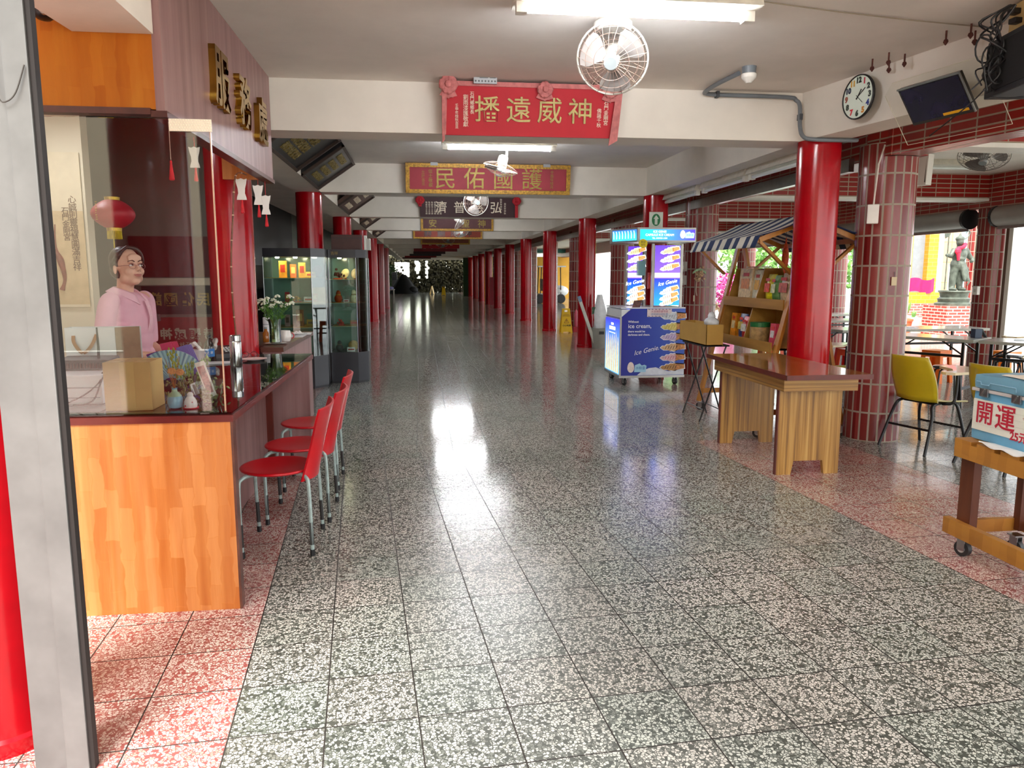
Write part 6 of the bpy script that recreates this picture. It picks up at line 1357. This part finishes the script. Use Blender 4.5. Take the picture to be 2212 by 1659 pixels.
snack('snack_jar','jar',.24,.52,Z2,.19,.21,.19,'#a88a5a','#a88a5a','clear snack jar with dark green lid on the lower stall shelf',lid='#1c6a34')
snack('snack_box','snack',.30,.33,Z2,.10,.20,.05,'#d8a01c','#b0301c','small yellow packet behind the green lidded jar')
snack('snack_box','snack',.24,.22,Z2,.11,.22,.05,'#c83a58','#e8e4e0','pink slim packet at the right of the lower stall shelf')
snack('snack_box','snack',.40,.95,1.565,.30,.012,.14,'#e8d8c0','#c8742c','flat pale packet lying on top of the stall shelf',tilt=0)
t=thing('carp_streamer','orange red paper streamer hanging inside the stall awning','streamer',(3.46,6.95,1.50)); g=G(); g.grid(lambda a,b:(cos(a*2*pi)*.03*sin(pi*min(.95,b+.05)),sin(a*2*pi)*.045*sin(pi*min(.95,b+.05)),.34*b),14,8); g.build('paper_body',M('streamer_red','#d8542c',.6,var=.25,vs=30),t); g=G(); g.tube([(0,0,.33),(0,0,.42)],.002,4); g.build('string',CAB,t)
# carton tray on black stand
t=thing('folding_stand','thin black folding stand under the carton tray','stand',(2.95,7.60,0))
g=G()
for y in (-.25,.25):
    g.tube([(-.13,y,0),(.13,y,.79)],.008,6); g.tube([(.13,y*.9,0),(-.13,y*.9,.79)],.008,6)
for z,x in ((.12,-.09),(.12,.09)): g.tube([(x,-.27,z),(x,.27,z)],.006,6)
g.build('crossed_legs',BLM,t); g=G(); g.bb(-.14,.14,-.30,.30,.775,.79); g.build('top_rails',BLM,t)
CRT=M('carton_olive','#b58c3e',.7,var=.04,vs=4)
t=thing('carton_tray','shallow tan carton tray on the black stand beside the stall','tray',(2.98,7.62,.792))
g=G(); g.bb(-.17,.0,-.40,.38,0,.01); g.bb(-.17,-.165,-.40,.38,0,.21); g.bb(.0,.005,-.40,.38,0,.21); g.bb(-.17,.0,-.40,-.395,0,.21); g.bb(-.17,.0,.375,.38,0,.21); g.build('tray',CRT,t)
g=G(); g.bb(-.16,-.0,-.39,.37,.03,.14); g.build('paper_packs',M('pack_white','#dfe0e0',.6,var=.05),t)
t=thing('clear_bag','clear white plastic bag resting in the carton tray','bag',(2.93,7.40,.962)); g=G(); g.sph((0,0,.05),(.07,.11,.06),14); g.sph((.02,.05,.10),(.04,.05,.06),10); g.build('plastic',M('bag_plastic','#d5d8da',.35),t,smooth=True); g=G(); g.box((-.02,.1,.01),(.12,.18,.018)); g.build('paper_lid',M('paper_white','#eeeef0',.6),t)
# misc boxes on near tiled column
t=thing('junction_box','white junction box on the near tiled column','box',(3.89,6.26,1.93),-.5); g=G(); g.bb(-.045,.045,-.05,.03,0,.16,bev=.006); g.build('case',WP,t); g=G(); g.tube([(0,-.02,.16),(.02,-.02,.5),(.06,.02,.66)],.007,6); g.build('cable',M('cable_white','#cfc8ba',.5,var=0),t)
t=thing('wall_speaker','grey white wall speaker beside the near tiled column','speaker',(4.55,6.62,2.30),.5); g=G(); g.hexa([(-.05,-.08,0),(.05,-.08,0),(.07,.06,0),(-.07,.06,0),(-.05,-.09,.27),(.05,-.09,.27),(.07,.06,.27),(-.07,.06,.27)]); g.build('case',M('speaker_grey','#c3bfb6',.5,var=0),t); g=G(); g.bb(-.052,-.048,-.075,.05,.02,.25); g.build('grille',BLK,t)
t=thing('paper_tag','small cream tag hanging on the near tiled column','tag',(4.10,6.215,1.40)); g=G(); g.bb(-.025,.025,-.006,0,0,.075,bev=.003); g.build('card',M('tag_cream','#cdbb98',.6,var=0),t); g=G(); g.tube([(0,-.003,.07),(0,-.003,.12)],.002,4); g.build('string',CAB,t)
# ================================================================ COURTYARD AND FAR END
# roller shutter boxes between the outer columns
for k,(y0,y1,z,lab) in enumerate(((11.32,15.2,2.36,'long grey roller shutter drum above the statue opening'),(6.8,10.66,2.36,'grey roller shutter drum at the right picture edge'),(15.86,19.75,2.36,'grey roller shutter drum behind the striped stall'))):
    t=thing('shutter_roller',lab,'shutter',(8.66,(y0+y1)/2,z),0,'roller shutter drums'); L=y1-y0
    g=G(); g.cyl((0,-L/2,0),(0,L/2,0),.15,n=24); g.build('drum',M('shutter_grey','#a3a19c',.4,.3,var=.05,vs=2),t,smooth=True)
    for s in (-1,1):
        g=G(); g.cyl((0,s*L/2,0),(0,s*(L/2+.05),0),.16,n=24); g.build('end_plate',BLK,t)
    g=G(); g.bb(-.02,.02,-L/2,L/2,-.19,-.15); g.build('bottom_bar',STL,t)
t=thing('shutter_guide','brown and white shutter guide rail on the outer tiled column','rail',(8.86,10.70,0)); g=G(); g.bb(-.03,.03,-.06,.0,0,2.5); g.build('guide',M('guide_brown','#6b5648',.4,.3,var=0),t); g=G(); g.bb(-.03,.03,-.14,-.06,0,2.5); g.build('white_strip',WP,t)
t=thing('column_switch','small white switch on the outer tiled column','switch',(8.62,10.95,1.18)); g=G(); g.bb(-.03,.02,-.05,.05,0,.13,bev=.006); g.build('case',WP,t); g=G(); g.bb(-.034,-.03,-.02,.02,.04,.09); g.build('rocker',M('switch_grey','#b7b5ac',.5),t)
t=thing('rattan_stick','tall curved orange rattan stick leaning right of the outer column','stick',(8.2,9.1,0)); g=G(); g.tube(smooth_path([(.0,.0,.0),(.04,0,.5),(.0,.05,1.0),(.12,.1,1.5),(.2,.1,2.0)],6),.022,8); g.build('stalk',M('rattan_orange','#c97a34',.5,var=.15,vs=20),t,smooth=True); g=G()
for k in range(5): g.tube([(cos(a)*.035+.02,sin(a)*.035+.03,.85+.03*k) for a in [j*2*pi/10 for j in range(10)]],.008,5,closed=True)
g.build('rope_binding',M('rope_tan','#b98a52',.8,var=.1),t)
t=thing('orange_cloth','orange cloth hanging under the nearest folding table','cloth',(7.75,8.45,0)); g=G(); g.grid(lambda a,b:(-.16+.32*a,.03*sin(a*22),.02+.62*b),24,4,th=.006); g.build('fabric',M('cloth_orange','#f09a2a',.7,var=.1,vs=6),t,smooth=True)
# statue
BRZ=M('bronze_patina','#50564c',.55,.25,var=.22,vs=9,bmp=.4)
t=thing('brick_pedestal','red brick pedestal under the bronze warrior statue','pedestal',(12.95,17.2,0)); g=G(); g.bb(-.48,.48,-.45,.45,0,.74); g.build('brickwork',brick('pedestal_brick','#a8342c','#bb4a3e','#e0c4b4',.22,.075,.012,.5,r=.6),t)
t=thing('warrior_statue','bronze armoured warrior statue with halberd and red scarf','statue',(12.95,17.2,.745))
g=G(); g.lathe((0,0,0),[(.42,0),(.42,.05),(.34,.08),(.36,.16),(.30,.20),(.32,.30),(.36,.33),(.35,.36)],20); g.build('base',BRZ,t,smooth=True)
g=G()
for s in (-1,1):
    g.tube([(s*.10+.02,0,.38),(s*.09+.02,.0,.62),(s*.06+.03,0,.92)],[.07,.085,.11],12); g.sph((s*.12+.01,-.08,.39),(.07,.14,.05),10)
g.sph((.03,.0,.98),(.18,.15,.18),16); g.sph((.05,0,1.22),(.19,.15,.2),16); g.sph((.05,0,1.42),(.08,.08,.08),10); g.sph((.03,-.02,1.52),(.085,.095,.11),14)
g.sph((.03,-.01,1.60),(.105,.11,.07),12); g.tube([(.03,0,1.62),(.04,.0,1.74)],[.05,.012],8)
g.tube([(-.10,-.02,1.34),(-.22,-.06,1.18),(-.33,-.10,1.20)],[.075,.06,.045],10); g.sph((-.34,-.1,1.21),.05,8)
g.tube([(.20,.0,1.34),(.34,.03,1.18),(.42,-.02,1.08),(.30,-.10,1.06)],[.08,.065,.055,.045],10)
for k in range(7):
    a=-1.4+.5*k; g.tube(smooth_path([(.03+cos(a)*.12,sin(a)*.11,1.02),(.04+cos(a)*.2,sin(a)*.17,.78),(.06+cos(a)*.24,sin(a)*.2,.58)],3),[.06,.06,.06,.055,.05,.045,.035],8)
g.sph((.03,-.10,1.12),(.13,.06,.05),10)
fuse('figure',g,.016,BRZ,t,3)
g=G(); g.cyl((-.36,-.13,.38),(-.33,-.10,2.02),.014,n=8); g.build('halberd_shaft',BRZ,t); g=G(); g.prism([(.0,-.15),(-.10,-.20),(-.14,-.02),(-.10,.12),(0,.08),(.05,.12),(.06,-.02),(.02,-.12)],(-.335,-.11,1.80),(1,0,.02),(0,0,1),.012); g.prism([(-.02,0),(.02,0),(0,.16)],(-.333,-.10,2.0),(1,0,0),(0,0,1),.01); g.build('halberd_blade',BRZ,t)
g=G(); g.tube(smooth_path([(.12,0,1.58),(.22,.02,1.62),(.30,.02,1.72),(.26,.02,1.80),(.20,.02,1.74)],4),.014,6); g.tube(smooth_path([(.27,.02,1.78),(.28,.02,2.0),(.29,.02,2.15)],3),.008,5); g.build('helmet_plume',BRZ,t)
g=G(); g.tube(smooth_path([(.26,.05,.98),(.36,.05,.86),(.34,.05,.72),(.42,.05,.6),(.36,.05,.48)],4),.018,6); g.build('ribbon',BRZ,t)
g=G(); g.tube(smooth_path([(.13,-.08,1.47),(.03,-.15,1.40),(-.09,-.12,1.36)],4),[.045]*9,8); g.sph((-.10,-.15,1.30),(.08,.05,.09),10); g.tube([(-.10,-.16,1.26),(-.08,-.16,1.08)],[.045,.03],8); g.build('red_scarf',M('scarf_red','#e0183a',.7,var=.08,vs=10),t)
# temple facade
def stone(name,x0,x1,y,z0,z1,m,label,cat,dp=.3):
    o=G().bb(-(x1-x0)/2,(x1-x0)/2,-dp/2,dp/2,0,z1-z0).build(name,m); o.location=((x0+x1)/2,y,z0); return tag(o,label,cat)
YT=brick('yellow_tile','#cc8610','#d6941c','#b09c60',.3,.12,.006,.5,r=.3)
stone('yellow_pillar',14.55,14.97,22,.66,4.5,YT,'left yellow tiled pillar of the temple behind the statue','pillar')
stone('yellow_pillar',15.42,15.74,21.9,.9,4.5,YT,'right yellow tiled pillar of the temple behind the statue','pillar')
stone('grey_wall',14.97,15.42,22.1,.9,4.5,M('grey_render','#80868a',.7,var=.05),'grey panel between the two yellow pillars','panel')
stone('white_tile_wall',15.74,16.02,22.05,.0,4.5,brick('white_tile','#c8c7c0','#c0c0ba','#a0a098',.3,.09,.006,0,r=.3),'narrow white tiled wall strip left of the statue','wall')
stone('peach_wall',16.02,16.62,22.1,.0,4.5,brick('peach_tile','#c4946c','#cca07c','#a07858',.62,.62,.012,0,r=.4),'peach tiled wall panel behind the halberd','wall')
stone('blue_wall',16.62,17.6,22.3,.0,4.5,M('pale_blue_panel','#86b4c0',.5,var=.04),'pale blue wall panel behind the statue','wall')
stone('yellow_plinth',14.4,15.6,21.6,.62,.95,YT,'yellow tiled ledge below the pink cloth','ledge',.5)
stone('brick_plinth',14.2,15.9,21.55,-.05,.62,brick('plinth_brick','#b04a40','#c06052','#e0b8a8',.22,.075,.01,.5,r=.6),'red brick plinth below the yellow ledge','plinth',.6)
g=G(); g.grid(lambda a,b:(-.42+.84*a,.04*sin(a*14),.40*b+.04*sin(a*7)),20,5,th=.01); o=g.build('pink_cloth',M('cloth_magenta','#b00858',.7,var=.1,vs=6),smooth=True); o.location=(15.0,21.35,.955); tag(o,'magenta cloth draped over the yellow ledge','cloth')
t=thing('white_railing','white stair railing slanting down toward the statue','railing',(15.32,20.6,0))
RW=M('railing_white','#f4f2ee',.4,var=0)
for z0,z1 in ((1.75,.80),(1.42,.50),(1.12,.22)):
    g=G(); g.bar((0,0,z0),(.90,-1.2,z1),.06,.06); g.build('rail',RW,t)
for x,y,z in ((0,0,1.78),(.45,-.6,1.32),(.90,-1.2,.85)):
    g=G(); g.bar((x,y,0),(x,y,z),.06,.06); g.build('post',RW,t)
tilecol(14.85,19.0,'slender red tiled column outdoors right of the statue',4.2,.22)
def leaves(t,n,rx,ry,rz_,c,size,m,name='leaves',seed=1,up=.3):
    rr=random.Random(seed); g=G()
    for k in range(n):
        v=V(rr.gauss(0,1),rr.gauss(0,1),rr.gauss(0,1)).normalized()*(rr.random()**.4); p=V(c[0]+v.x*rx,c[1]+v.y*ry,c[2]+v.z*rz_)
        d=V(rr.gauss(0,1),rr.gauss(0,1),rr.gauss(up,1)).normalized()*size*rr.uniform(.6,1.3); nn=d.orthogonal().normalized()*size*.32
        nn.rotate(Matrix.Rotation(rr.uniform(0,6),3,d)); g._f([g.v(p),g.v(p+d*.5+nn),g.v(p+d),g.v(p+d*.5-nn)])
    o=g.build(name,m,t); o['kind']='stuff'; return o
LG=M('leaf_bright','#7fae5c',.6,var=.25,vs=3); LD=M('leaf_dark_green','#3f5c30',.6,var=.3,vs=3); BOUG=M('bougainvillea','#d45aa0',.6,var=.15,vs=4); TRK=M('bark','#5d4a3a',.8,var=.2,vs=12)
def shrub(name,label,loc,parts,th=.5,tr=.05):
    t=thing(name,label,'plant',loc)
    g=G(); g.tube(smooth_path([(0,0,0),(.05,0,th*.5),(-.03,.05,th)],3),[tr]*6+[tr*.6],8); g.build('stem',TRK,t)
    for k,(n,rx,ry,rz_,c,s,m) in enumerate(parts): leaves(t,n,rx,ry,rz_,c,s,m,'foliage',k+3)
    return t
shrub('bougainvillea_bush','pink flowering bush left of the striped stall',(10.75,25.5,0),[(900,.75,.6,.7,(0,0,.9),.15,BOUG),(300,.8,.6,.35,(.1,0,.35),.16,M('twig_mix','#b79a7c',.7,var=.3,vs=5))],.8)
shrub('garden_tree','bright green tree seen through the striped stall',(12.6,27.5,0),[(1700,1.7,1.2,1.2,(0,0,2.1),.22,LG)],2.0,.1)
shrub('garden_tree','bright green tree between the ice cream kiosk and the stall',(10.9,31.0,0),[(1200,1.1,1.0,1.3,(0,0,2.2),.22,LG)],2.0,.09)
shrub('garden_tree','pale green tree beyond the far tiled columns',(16.4,28.5,0),[(1300,1.6,1.2,1.4,(0,0,2.2),.24,LG)],2.0,.1)
t=thing('planter_wall','low white and brown planter edge below the pink bush','planter',(11.2,24.2,0)); g=G(); g.bb(-1.2,1.6,-.2,.2,0,.30); g.build('lime_base',M('planter_lime','#c9d49a',.7,var=.05),t); g=G(); g.bb(-1.2,1.6,-.22,.22,.30,.42); g.build('brown_band',M('planter_brown','#4a342c',.6,var=.05),t)
t=thing('parked_scooter','white and black scooter parked below the pink bush','scooter',(10.55,23.4,0)); g=G(); g.lathe((-.35,0,.24),[(.24,-.05),(.24,.05)],20,ax=(0,1,0)); g.build('wheel',BLK,t); g=G(); g.lathe((.65,0,.24),[(.24,-.05),(.24,.05)],20,ax=(0,1,0)); g.build('wheel',BLK,t); g=G(); g.sph((.2,0,.52),(.55,.16,.2),14); g.tube([(-.35,0,.3),(-.28,0,.9)],.06,8); g.build('body_shell',WP,t,smooth=True); g=G(); g.bb(-.05,.6,-.14,.14,.68,.76,bev=.02); g.build('seat',BLK,t); g=G(); g.tube([(-.28,-.25,.92),(-.28,.25,.92)],.02,6); g.build('handlebar',BLK,t)
for k,(x,y,c,lab) in enumerate(((12.1,17.8,'#c9603a','terracotta pot with tall green leaves left of the pedestal'),(12.55,18.1,'#eef0e2','white square pot with a green plant beside the pedestal'),(12.85,18.9,'#eef0e2','second white square pot just behind the first white pot'))):
    t=thing('potted_plant',lab,'plant',(x,y,0)); g=G()
    if k==0: g.lathe((0,0,0),[(.13,0),(.19,.32),(.21,.33),(.21,.38),(.18,.38)],20)
    else: g.hexa([(-.14,-.14,0),(.14,-.14,0),(.14,.14,0),(-.14,.14,0),(-.2,-.2,.40),(.2,-.2,.40),(.2,.2,.40),(-.2,.2,.40)])
    g.build('pot',M('pot_'+c[1:],c,.6,var=.03),t); g=G(); rr=random.Random(k+20)
    for j in range(26):
        a=rr.uniform(0,6.3); L=rr.uniform(.3,.6) if k==0 else rr.uniform(.12,.25); d=V(cos(a)*.4,sin(a)*.4,1).normalized(); n_=d.cross(V(-sin(a),cos(a),0)).normalized(); s_=V(-sin(a),cos(a),0)*.04; b=V(0,0,.36); g._f([g.v(b),g.v(b+d*L*.5+s_),g.v(b+d*L),g.v(b+d*L*.5-s_)])
    g.build('leaves',LG,t)
# far right: yellow wall, golf cart, signs
stone('yellow_wall',3.9,9.6,46.5,0,2.55,M('ochre_wall','#e0a840',.8,var=.06,vs=1),'long ochre yellow wall far behind the right columns','wall',.2)
stone('teal_eave',3.9,10.5,45.6,2.75,2.95,M('teal_eave','#2f6b62',.5,var=.15,vs=3),'teal roof edge above the ochre wall','eave',1.2)
stone('green_screen',2.9,4.2,52,0,2.6,M('green_net','#2f5a40',.7,var=.1,vs=2),'dark green screen far down behind the right columns','screen',.1)
t=thing('golf_cart','white golf cart with black frame and roof parked at the far right','cart',(6.85,39.3,0)); CW=M('cart_body_white','#e9eaea',.3,var=0)
g=G(); g.sph((.35,0,.62),(.5,.55,.3),16); g.bb(-.75,.5,-.5,.5,.32,.5); g.build('body',CW,t,smooth=True)
g=G(); g.bb(-.85,.6,-.58,.58,1.85,1.92,bev=.02); g.build('roof',CW,t)
for x in (-.72,.35):
    for y in (-.5,.5):
        g=G(); g.bar((x,y,.5),(x*.92,y,1.86),.045,.045); g.build('roof_post',BLK,t); g=G(); g.lathe((x*1.0,y,.24),[(.22,-.09),(.24,-.06),(.24,.06),(.22,.09)],18,ax=(0,1,0)); g.build('wheel',CSTR,t)
g=G(); g.bb(-.55,-.05,-.45,.45,.62,.78,bev=.03); g.bb(-.60,-.5,-.45,.45,.78,1.25,bev=.03); g.build('bench_seat',BLK,t)
g=G(); g.tube([(.12+cos(a)*.06,-.2+cos(a)*.12,1.05+sin(a)*.16) for a in [k*2*pi/14 for k in range(14)]],.014,6,closed=True); g.tube([(.3,-.2,.75),(.12,-.2,1.05)],.02,6); g.build('steering_wheel',BLK,t)
YS=M('wet_sign_yellow','#e0b416',.45,var=.03)
def wetsign(x,y,label,rz=0,full=True):
    t=thing('wet_floor_sign',label,'sign',(x,y,0),rz,'yellow wet floor signs')
    for s in (-1,1):
        g=G(); R=lambda a,b:(a,s*(.14-.13*b/.62)-.0,b)
        P=[(-.15,0),(-.10,0),(-.09,.03),(.09,.03),(.10,0),(.15,0),(.10,.62),(-.10,.62)]
        hole=[(-.045,.53),(.045,.53),(.045,.58),(-.045,.58)]
        for q in ([(-.15,0),(-.10,0),(-.09,.03),(-.09,.06),(-.145,.06)],[(.10,0),(.15,0),(.145,.06),(.09,.06),(.09,.03)],[(-.145,.06),(.145,.06),(.107,.53),(-.107,.53)],[(-.107,.53),(-.045,.53),(-.045,.585),(-.103,.585)],[(.045,.53),(.107,.53),(.103,.585),(.045,.585)],[(-.103,.585),(.103,.585),(.10,.62),(-.10,.62)],[(-.09,.03),(.09,.03),(.09,.06),(-.09,.06)]):
            A=[g.v(R(a,b)) for a,b in q]; B=[g.v(V(*R(a,b))+V(0,s*.014,0)) for a,b in q]; g._f(A); g._f(B[::-1]); g.skinr(A,B)
        pn=g.build('panel',YS,t)
        if s<0 and full:
            m=Matrix.Translation((0,-.156,0))@Matrix.Rotation(-.207,4,'X')@Matrix.Rotation(pi/2,4,'X')
            txt('warning_text','CAUTION\nWET FLOOR',.034,M('sign_maroon','#7a2a1c',.5,var=0),pn,ext=.0005,mtx=m@Matrix.Translation((0,.455,0)))
            txt('warning_text','小心地滑',.055,BLK,pn,ext=.0005,off=.001,mtx=m@Matrix.Translation((0,.19,0)))
            g=G(); g.T=m; 
            for a,b in (((-.06,.26),(.06,.26)),((.06,.26),(0,.37)),((0,.37),(-.06,.26))): g.bar((a[0],a[1],0),(b[0],b[1],0),.009,.001)
            g.sph((.0,.335,0),(.009,.009,.001),8); g.bar((.0,.325,0),(.012,.285,0),.012,.001); g.bar((-.0,.31,0),(-.025,.30,0),.006,.001); g.build('warning_triangle',M('sign_maroon','#7a2a1c',.5),pn)
    return t
wetsign(3.72,19.3,'nearest yellow wet floor sign beside a red column')
wetsign(1.62,54.0,'small yellow wet floor sign far down the corridor',0,False)
wetsign(.86,57.5,'farthest yellow wet floor sign, half hidden by a column',1.2,False)
def extinguisher(x,y,label):
    t=thing('extinguisher_stand',label,'extinguisher',(x,y,0)); g=G(); g.bb(-.16,.16,-.12,.12,0,.14); g.build('base_tray',M('ext_red','#a81020',.4,var=0),t)
    for s in (-1,1):
        g=G(); g.lathe((s*.07,0,.14),[(.05,0),(.055,.02),(.055,.34),(.03,.40),(.015,.44)],14); g.build('cylinder',M('ext_pink','#c85a70',.3,var=0),t,smooth=True)
    g=G(); g.tube([(.15,-.1,0),(.15,-.1,.5),(.15,.1,.5),(.15,.1,0)],.012,6); g.build('white_hoop',WP,t)
extinguisher(4.1,19.5,'pair of fire extinguishers beside the nearest wet floor sign')
extinguisher(3.72,38.6,'fire extinguisher stand far along the right columns')
t=thing('notice_board','dark red notice board between far right columns','board',(3.55,37.2,0)); g=G(); g.bb(-.18,.18,-.04,.04,.0,1.35); g.build('board',M('notice_red','#8a1626',.5,var=.05),t)
# far end of the corridor
t=thing('covered_heap','black cloth covered heap standing at the corridor end','heap',(-1.25,59.6,0)); rr=random.Random(8)
g=G(); g.grid(lambda a,b:(cos(a*2*pi)*(.98*(1-b)**.75+.06+.10*(1-b))*(1+.06*sin(a*31)),sin(a*2*pi)*(.75*(1-b)**.75+.06)*(1+.06*sin(a*25)),1.5*b*(1-.04*sin(a*9))),40,14); g.sph((.62,-.3,.28),(.45,.4,.3),12); g.build('black_cover',M('cover_black','#0c0c10',.7,var=.1),t,smooth='all')
ROCK=M('mossy_rock','#3d3a26',.9,var=.35,vs=3,bmp=.6)
t=thing('rock_grotto','dark mossy rock grotto with bright gaps closing the corridor','rockwork',(0,63.6,0)); rr=random.Random(31)
g=G(); holes=[(-2.1,-1.5,1.65,2.5),(-1.45,-.85,1.25,2.55),(-.42,.02,1.5,2.6),(-.2,.08,1.15,1.42),(.42,.68,1.05,2.6),(-.12,.05,.75,.95)]
for i in range(58):
    for j in range(24):
        x,z=-3.4+i*.125+rr.gauss(0,.02),.05+j*.125
        if any(a+rr.gauss(0,.03)<x<b+rr.gauss(0,.03) and c<z<d for a,b,c,d in holes): continue
        g.sph((x,rr.uniform(-.2,.2),z),(rr.uniform(.09,.125),.14,rr.uniform(.09,.125)),6)
g.build('rock_mass',ROCK,t,smooth='all')
shrub('garden_bush','dark green shrubs around the rock grotto',(-2.3,62.4,0),[(700,.6,.4,1.1,(0,0,1.2),.2,LD)],1.2)
t=thing('white_pillar','whitish outdoor pillar seen through the left grotto gap','pillar',(-1.75,66,0)); g=G(); g.bb(-.22,.22,-.2,.2,0,3.2); g.build('shaft',M('pale_pillar','#d9cfd8',.7,var=.05),t); g=G(); g.bb(-.3,.3,-.28,.28,0,.25); g.build('foot',M('pale_pillar','#d9cfd8',.7),t)
t=thing('grey_cabinet','grey louvred metal cabinet left of the black heap','cabinet',(-2.0,60.6,.3)); g=G(); g.bb(-.2,.2,-.15,.15,-.3,1.35); g.build('case',M('cabinet_steel','#8e9094',.5,var=0),t); g=G()
for k in range(8): g.bb(-.17,.17,-.16,-.15,.75+.07*k,.79+.07*k)
g.build('louvre',M('louvre_dark','#4a4c50',.5,var=0),t)
t=thing('white_table','small white table with a bluish cloth along the far left columns','table',(-1.62,40.1,0)); g=G(); g.bb(-.35,.28,-.5,.5,.68,.72); g.build('top',WP,t)
for x in (-.3,.24):
    for y in (-.45,.45):
        g=G(); g.bb(x-.02,x+.02,y-.02,y+.02,0,.68); g.build('leg',WP,t)
g=G(); g.sph((.05,-.1,.78),(.2,.3,.09),10); g.build('folded_cloth',M('cloth_bluish','#a7a8d8',.8,var=.1,vs=8),t)
stone('far_building',-8,14,96,0,9,M('hazy_building','#d5dccf',.9,var=.05,vs=.5),'pale building beyond the end of the corridor','building',1)
g=G(); g.bb(-16,-2.2,-9.4,-9,0,7.5); struct('wall_glare_block',g,M('glare_block_beige','#b5a88f',.8,var=.05,vs=.6))  # unseen wall added to keep sky glare out of the counter glass
# ================================================================ CAMERA AND LIGHT
cd=bpy.data.cameras.new('camera'); cam=bpy.data.objects.new('camera',cd); COL.objects.link(cam); SC.camera=cam
cd.sensor_width=36; cd.lens=36*1634.4/2212; cd.clip_end=400; cd.clip_start=.05
cam.location=(0,0,1.5); cam.rotation_euler=(pi/2-.1443,0,-.1195)
wd=bpy.data.worlds.new('sky'); SC.world=wd; wd.use_nodes=True; nt=wd.node_tree; bg=nt.nodes['Background']
sk=nt.nodes.new('ShaderNodeTexSky'); sk.sky_type='HOSEK_WILKIE'; sk.turbidity=7; sk.ground_albedo=.4; sk.sun_direction=(-.34,-.80,.50)
mx=nt.nodes.new('ShaderNodeMix'); mx.data_type='RGBA'; mx.inputs[0].default_value=.72; mx.inputs[7].default_value=(.95,.98,1,1)
nt.links.new(sk.outputs[0],mx.inputs[6]); nt.links.new(mx.outputs[2],bg.inputs[0]); bg.inputs[1].default_value=.8
sd=bpy.data.lights.new('sun','SUN'); so=bpy.data.objects.new('sun',sd); COL.objects.link(so); sd.energy=1.7; sd.angle=radians(26); sd.color=(1,.97,.92)
so.rotation_euler=Vector((.21,.47,-.85)).to_track_quat('-Z','Y').to_euler(); so.location=(-6,-10,9)
vs=SC.view_settings; SC.display_settings.display_device='sRGB'; vs.view_transform='Standard'; vs.look='None'; vs.gamma=1; vs.use_curve_mapping=False; vs.exposure=2.68
try:
    SC.cycles.use_denoising=True; SC.cycles.denoiser='OPENIMAGEDENOISE'; SC.cycles.max_bounces=10; SC.cycles.diffuse_bounces=5; SC.cycles.glossy_bounces=4; SC.cycles.transparent_max_bounces=16; SC.cycles.sample_clamp_indirect=8; SC.cycles.caustics_reflective=False; SC.cycles.caustics_refractive=False
except Exception: pass
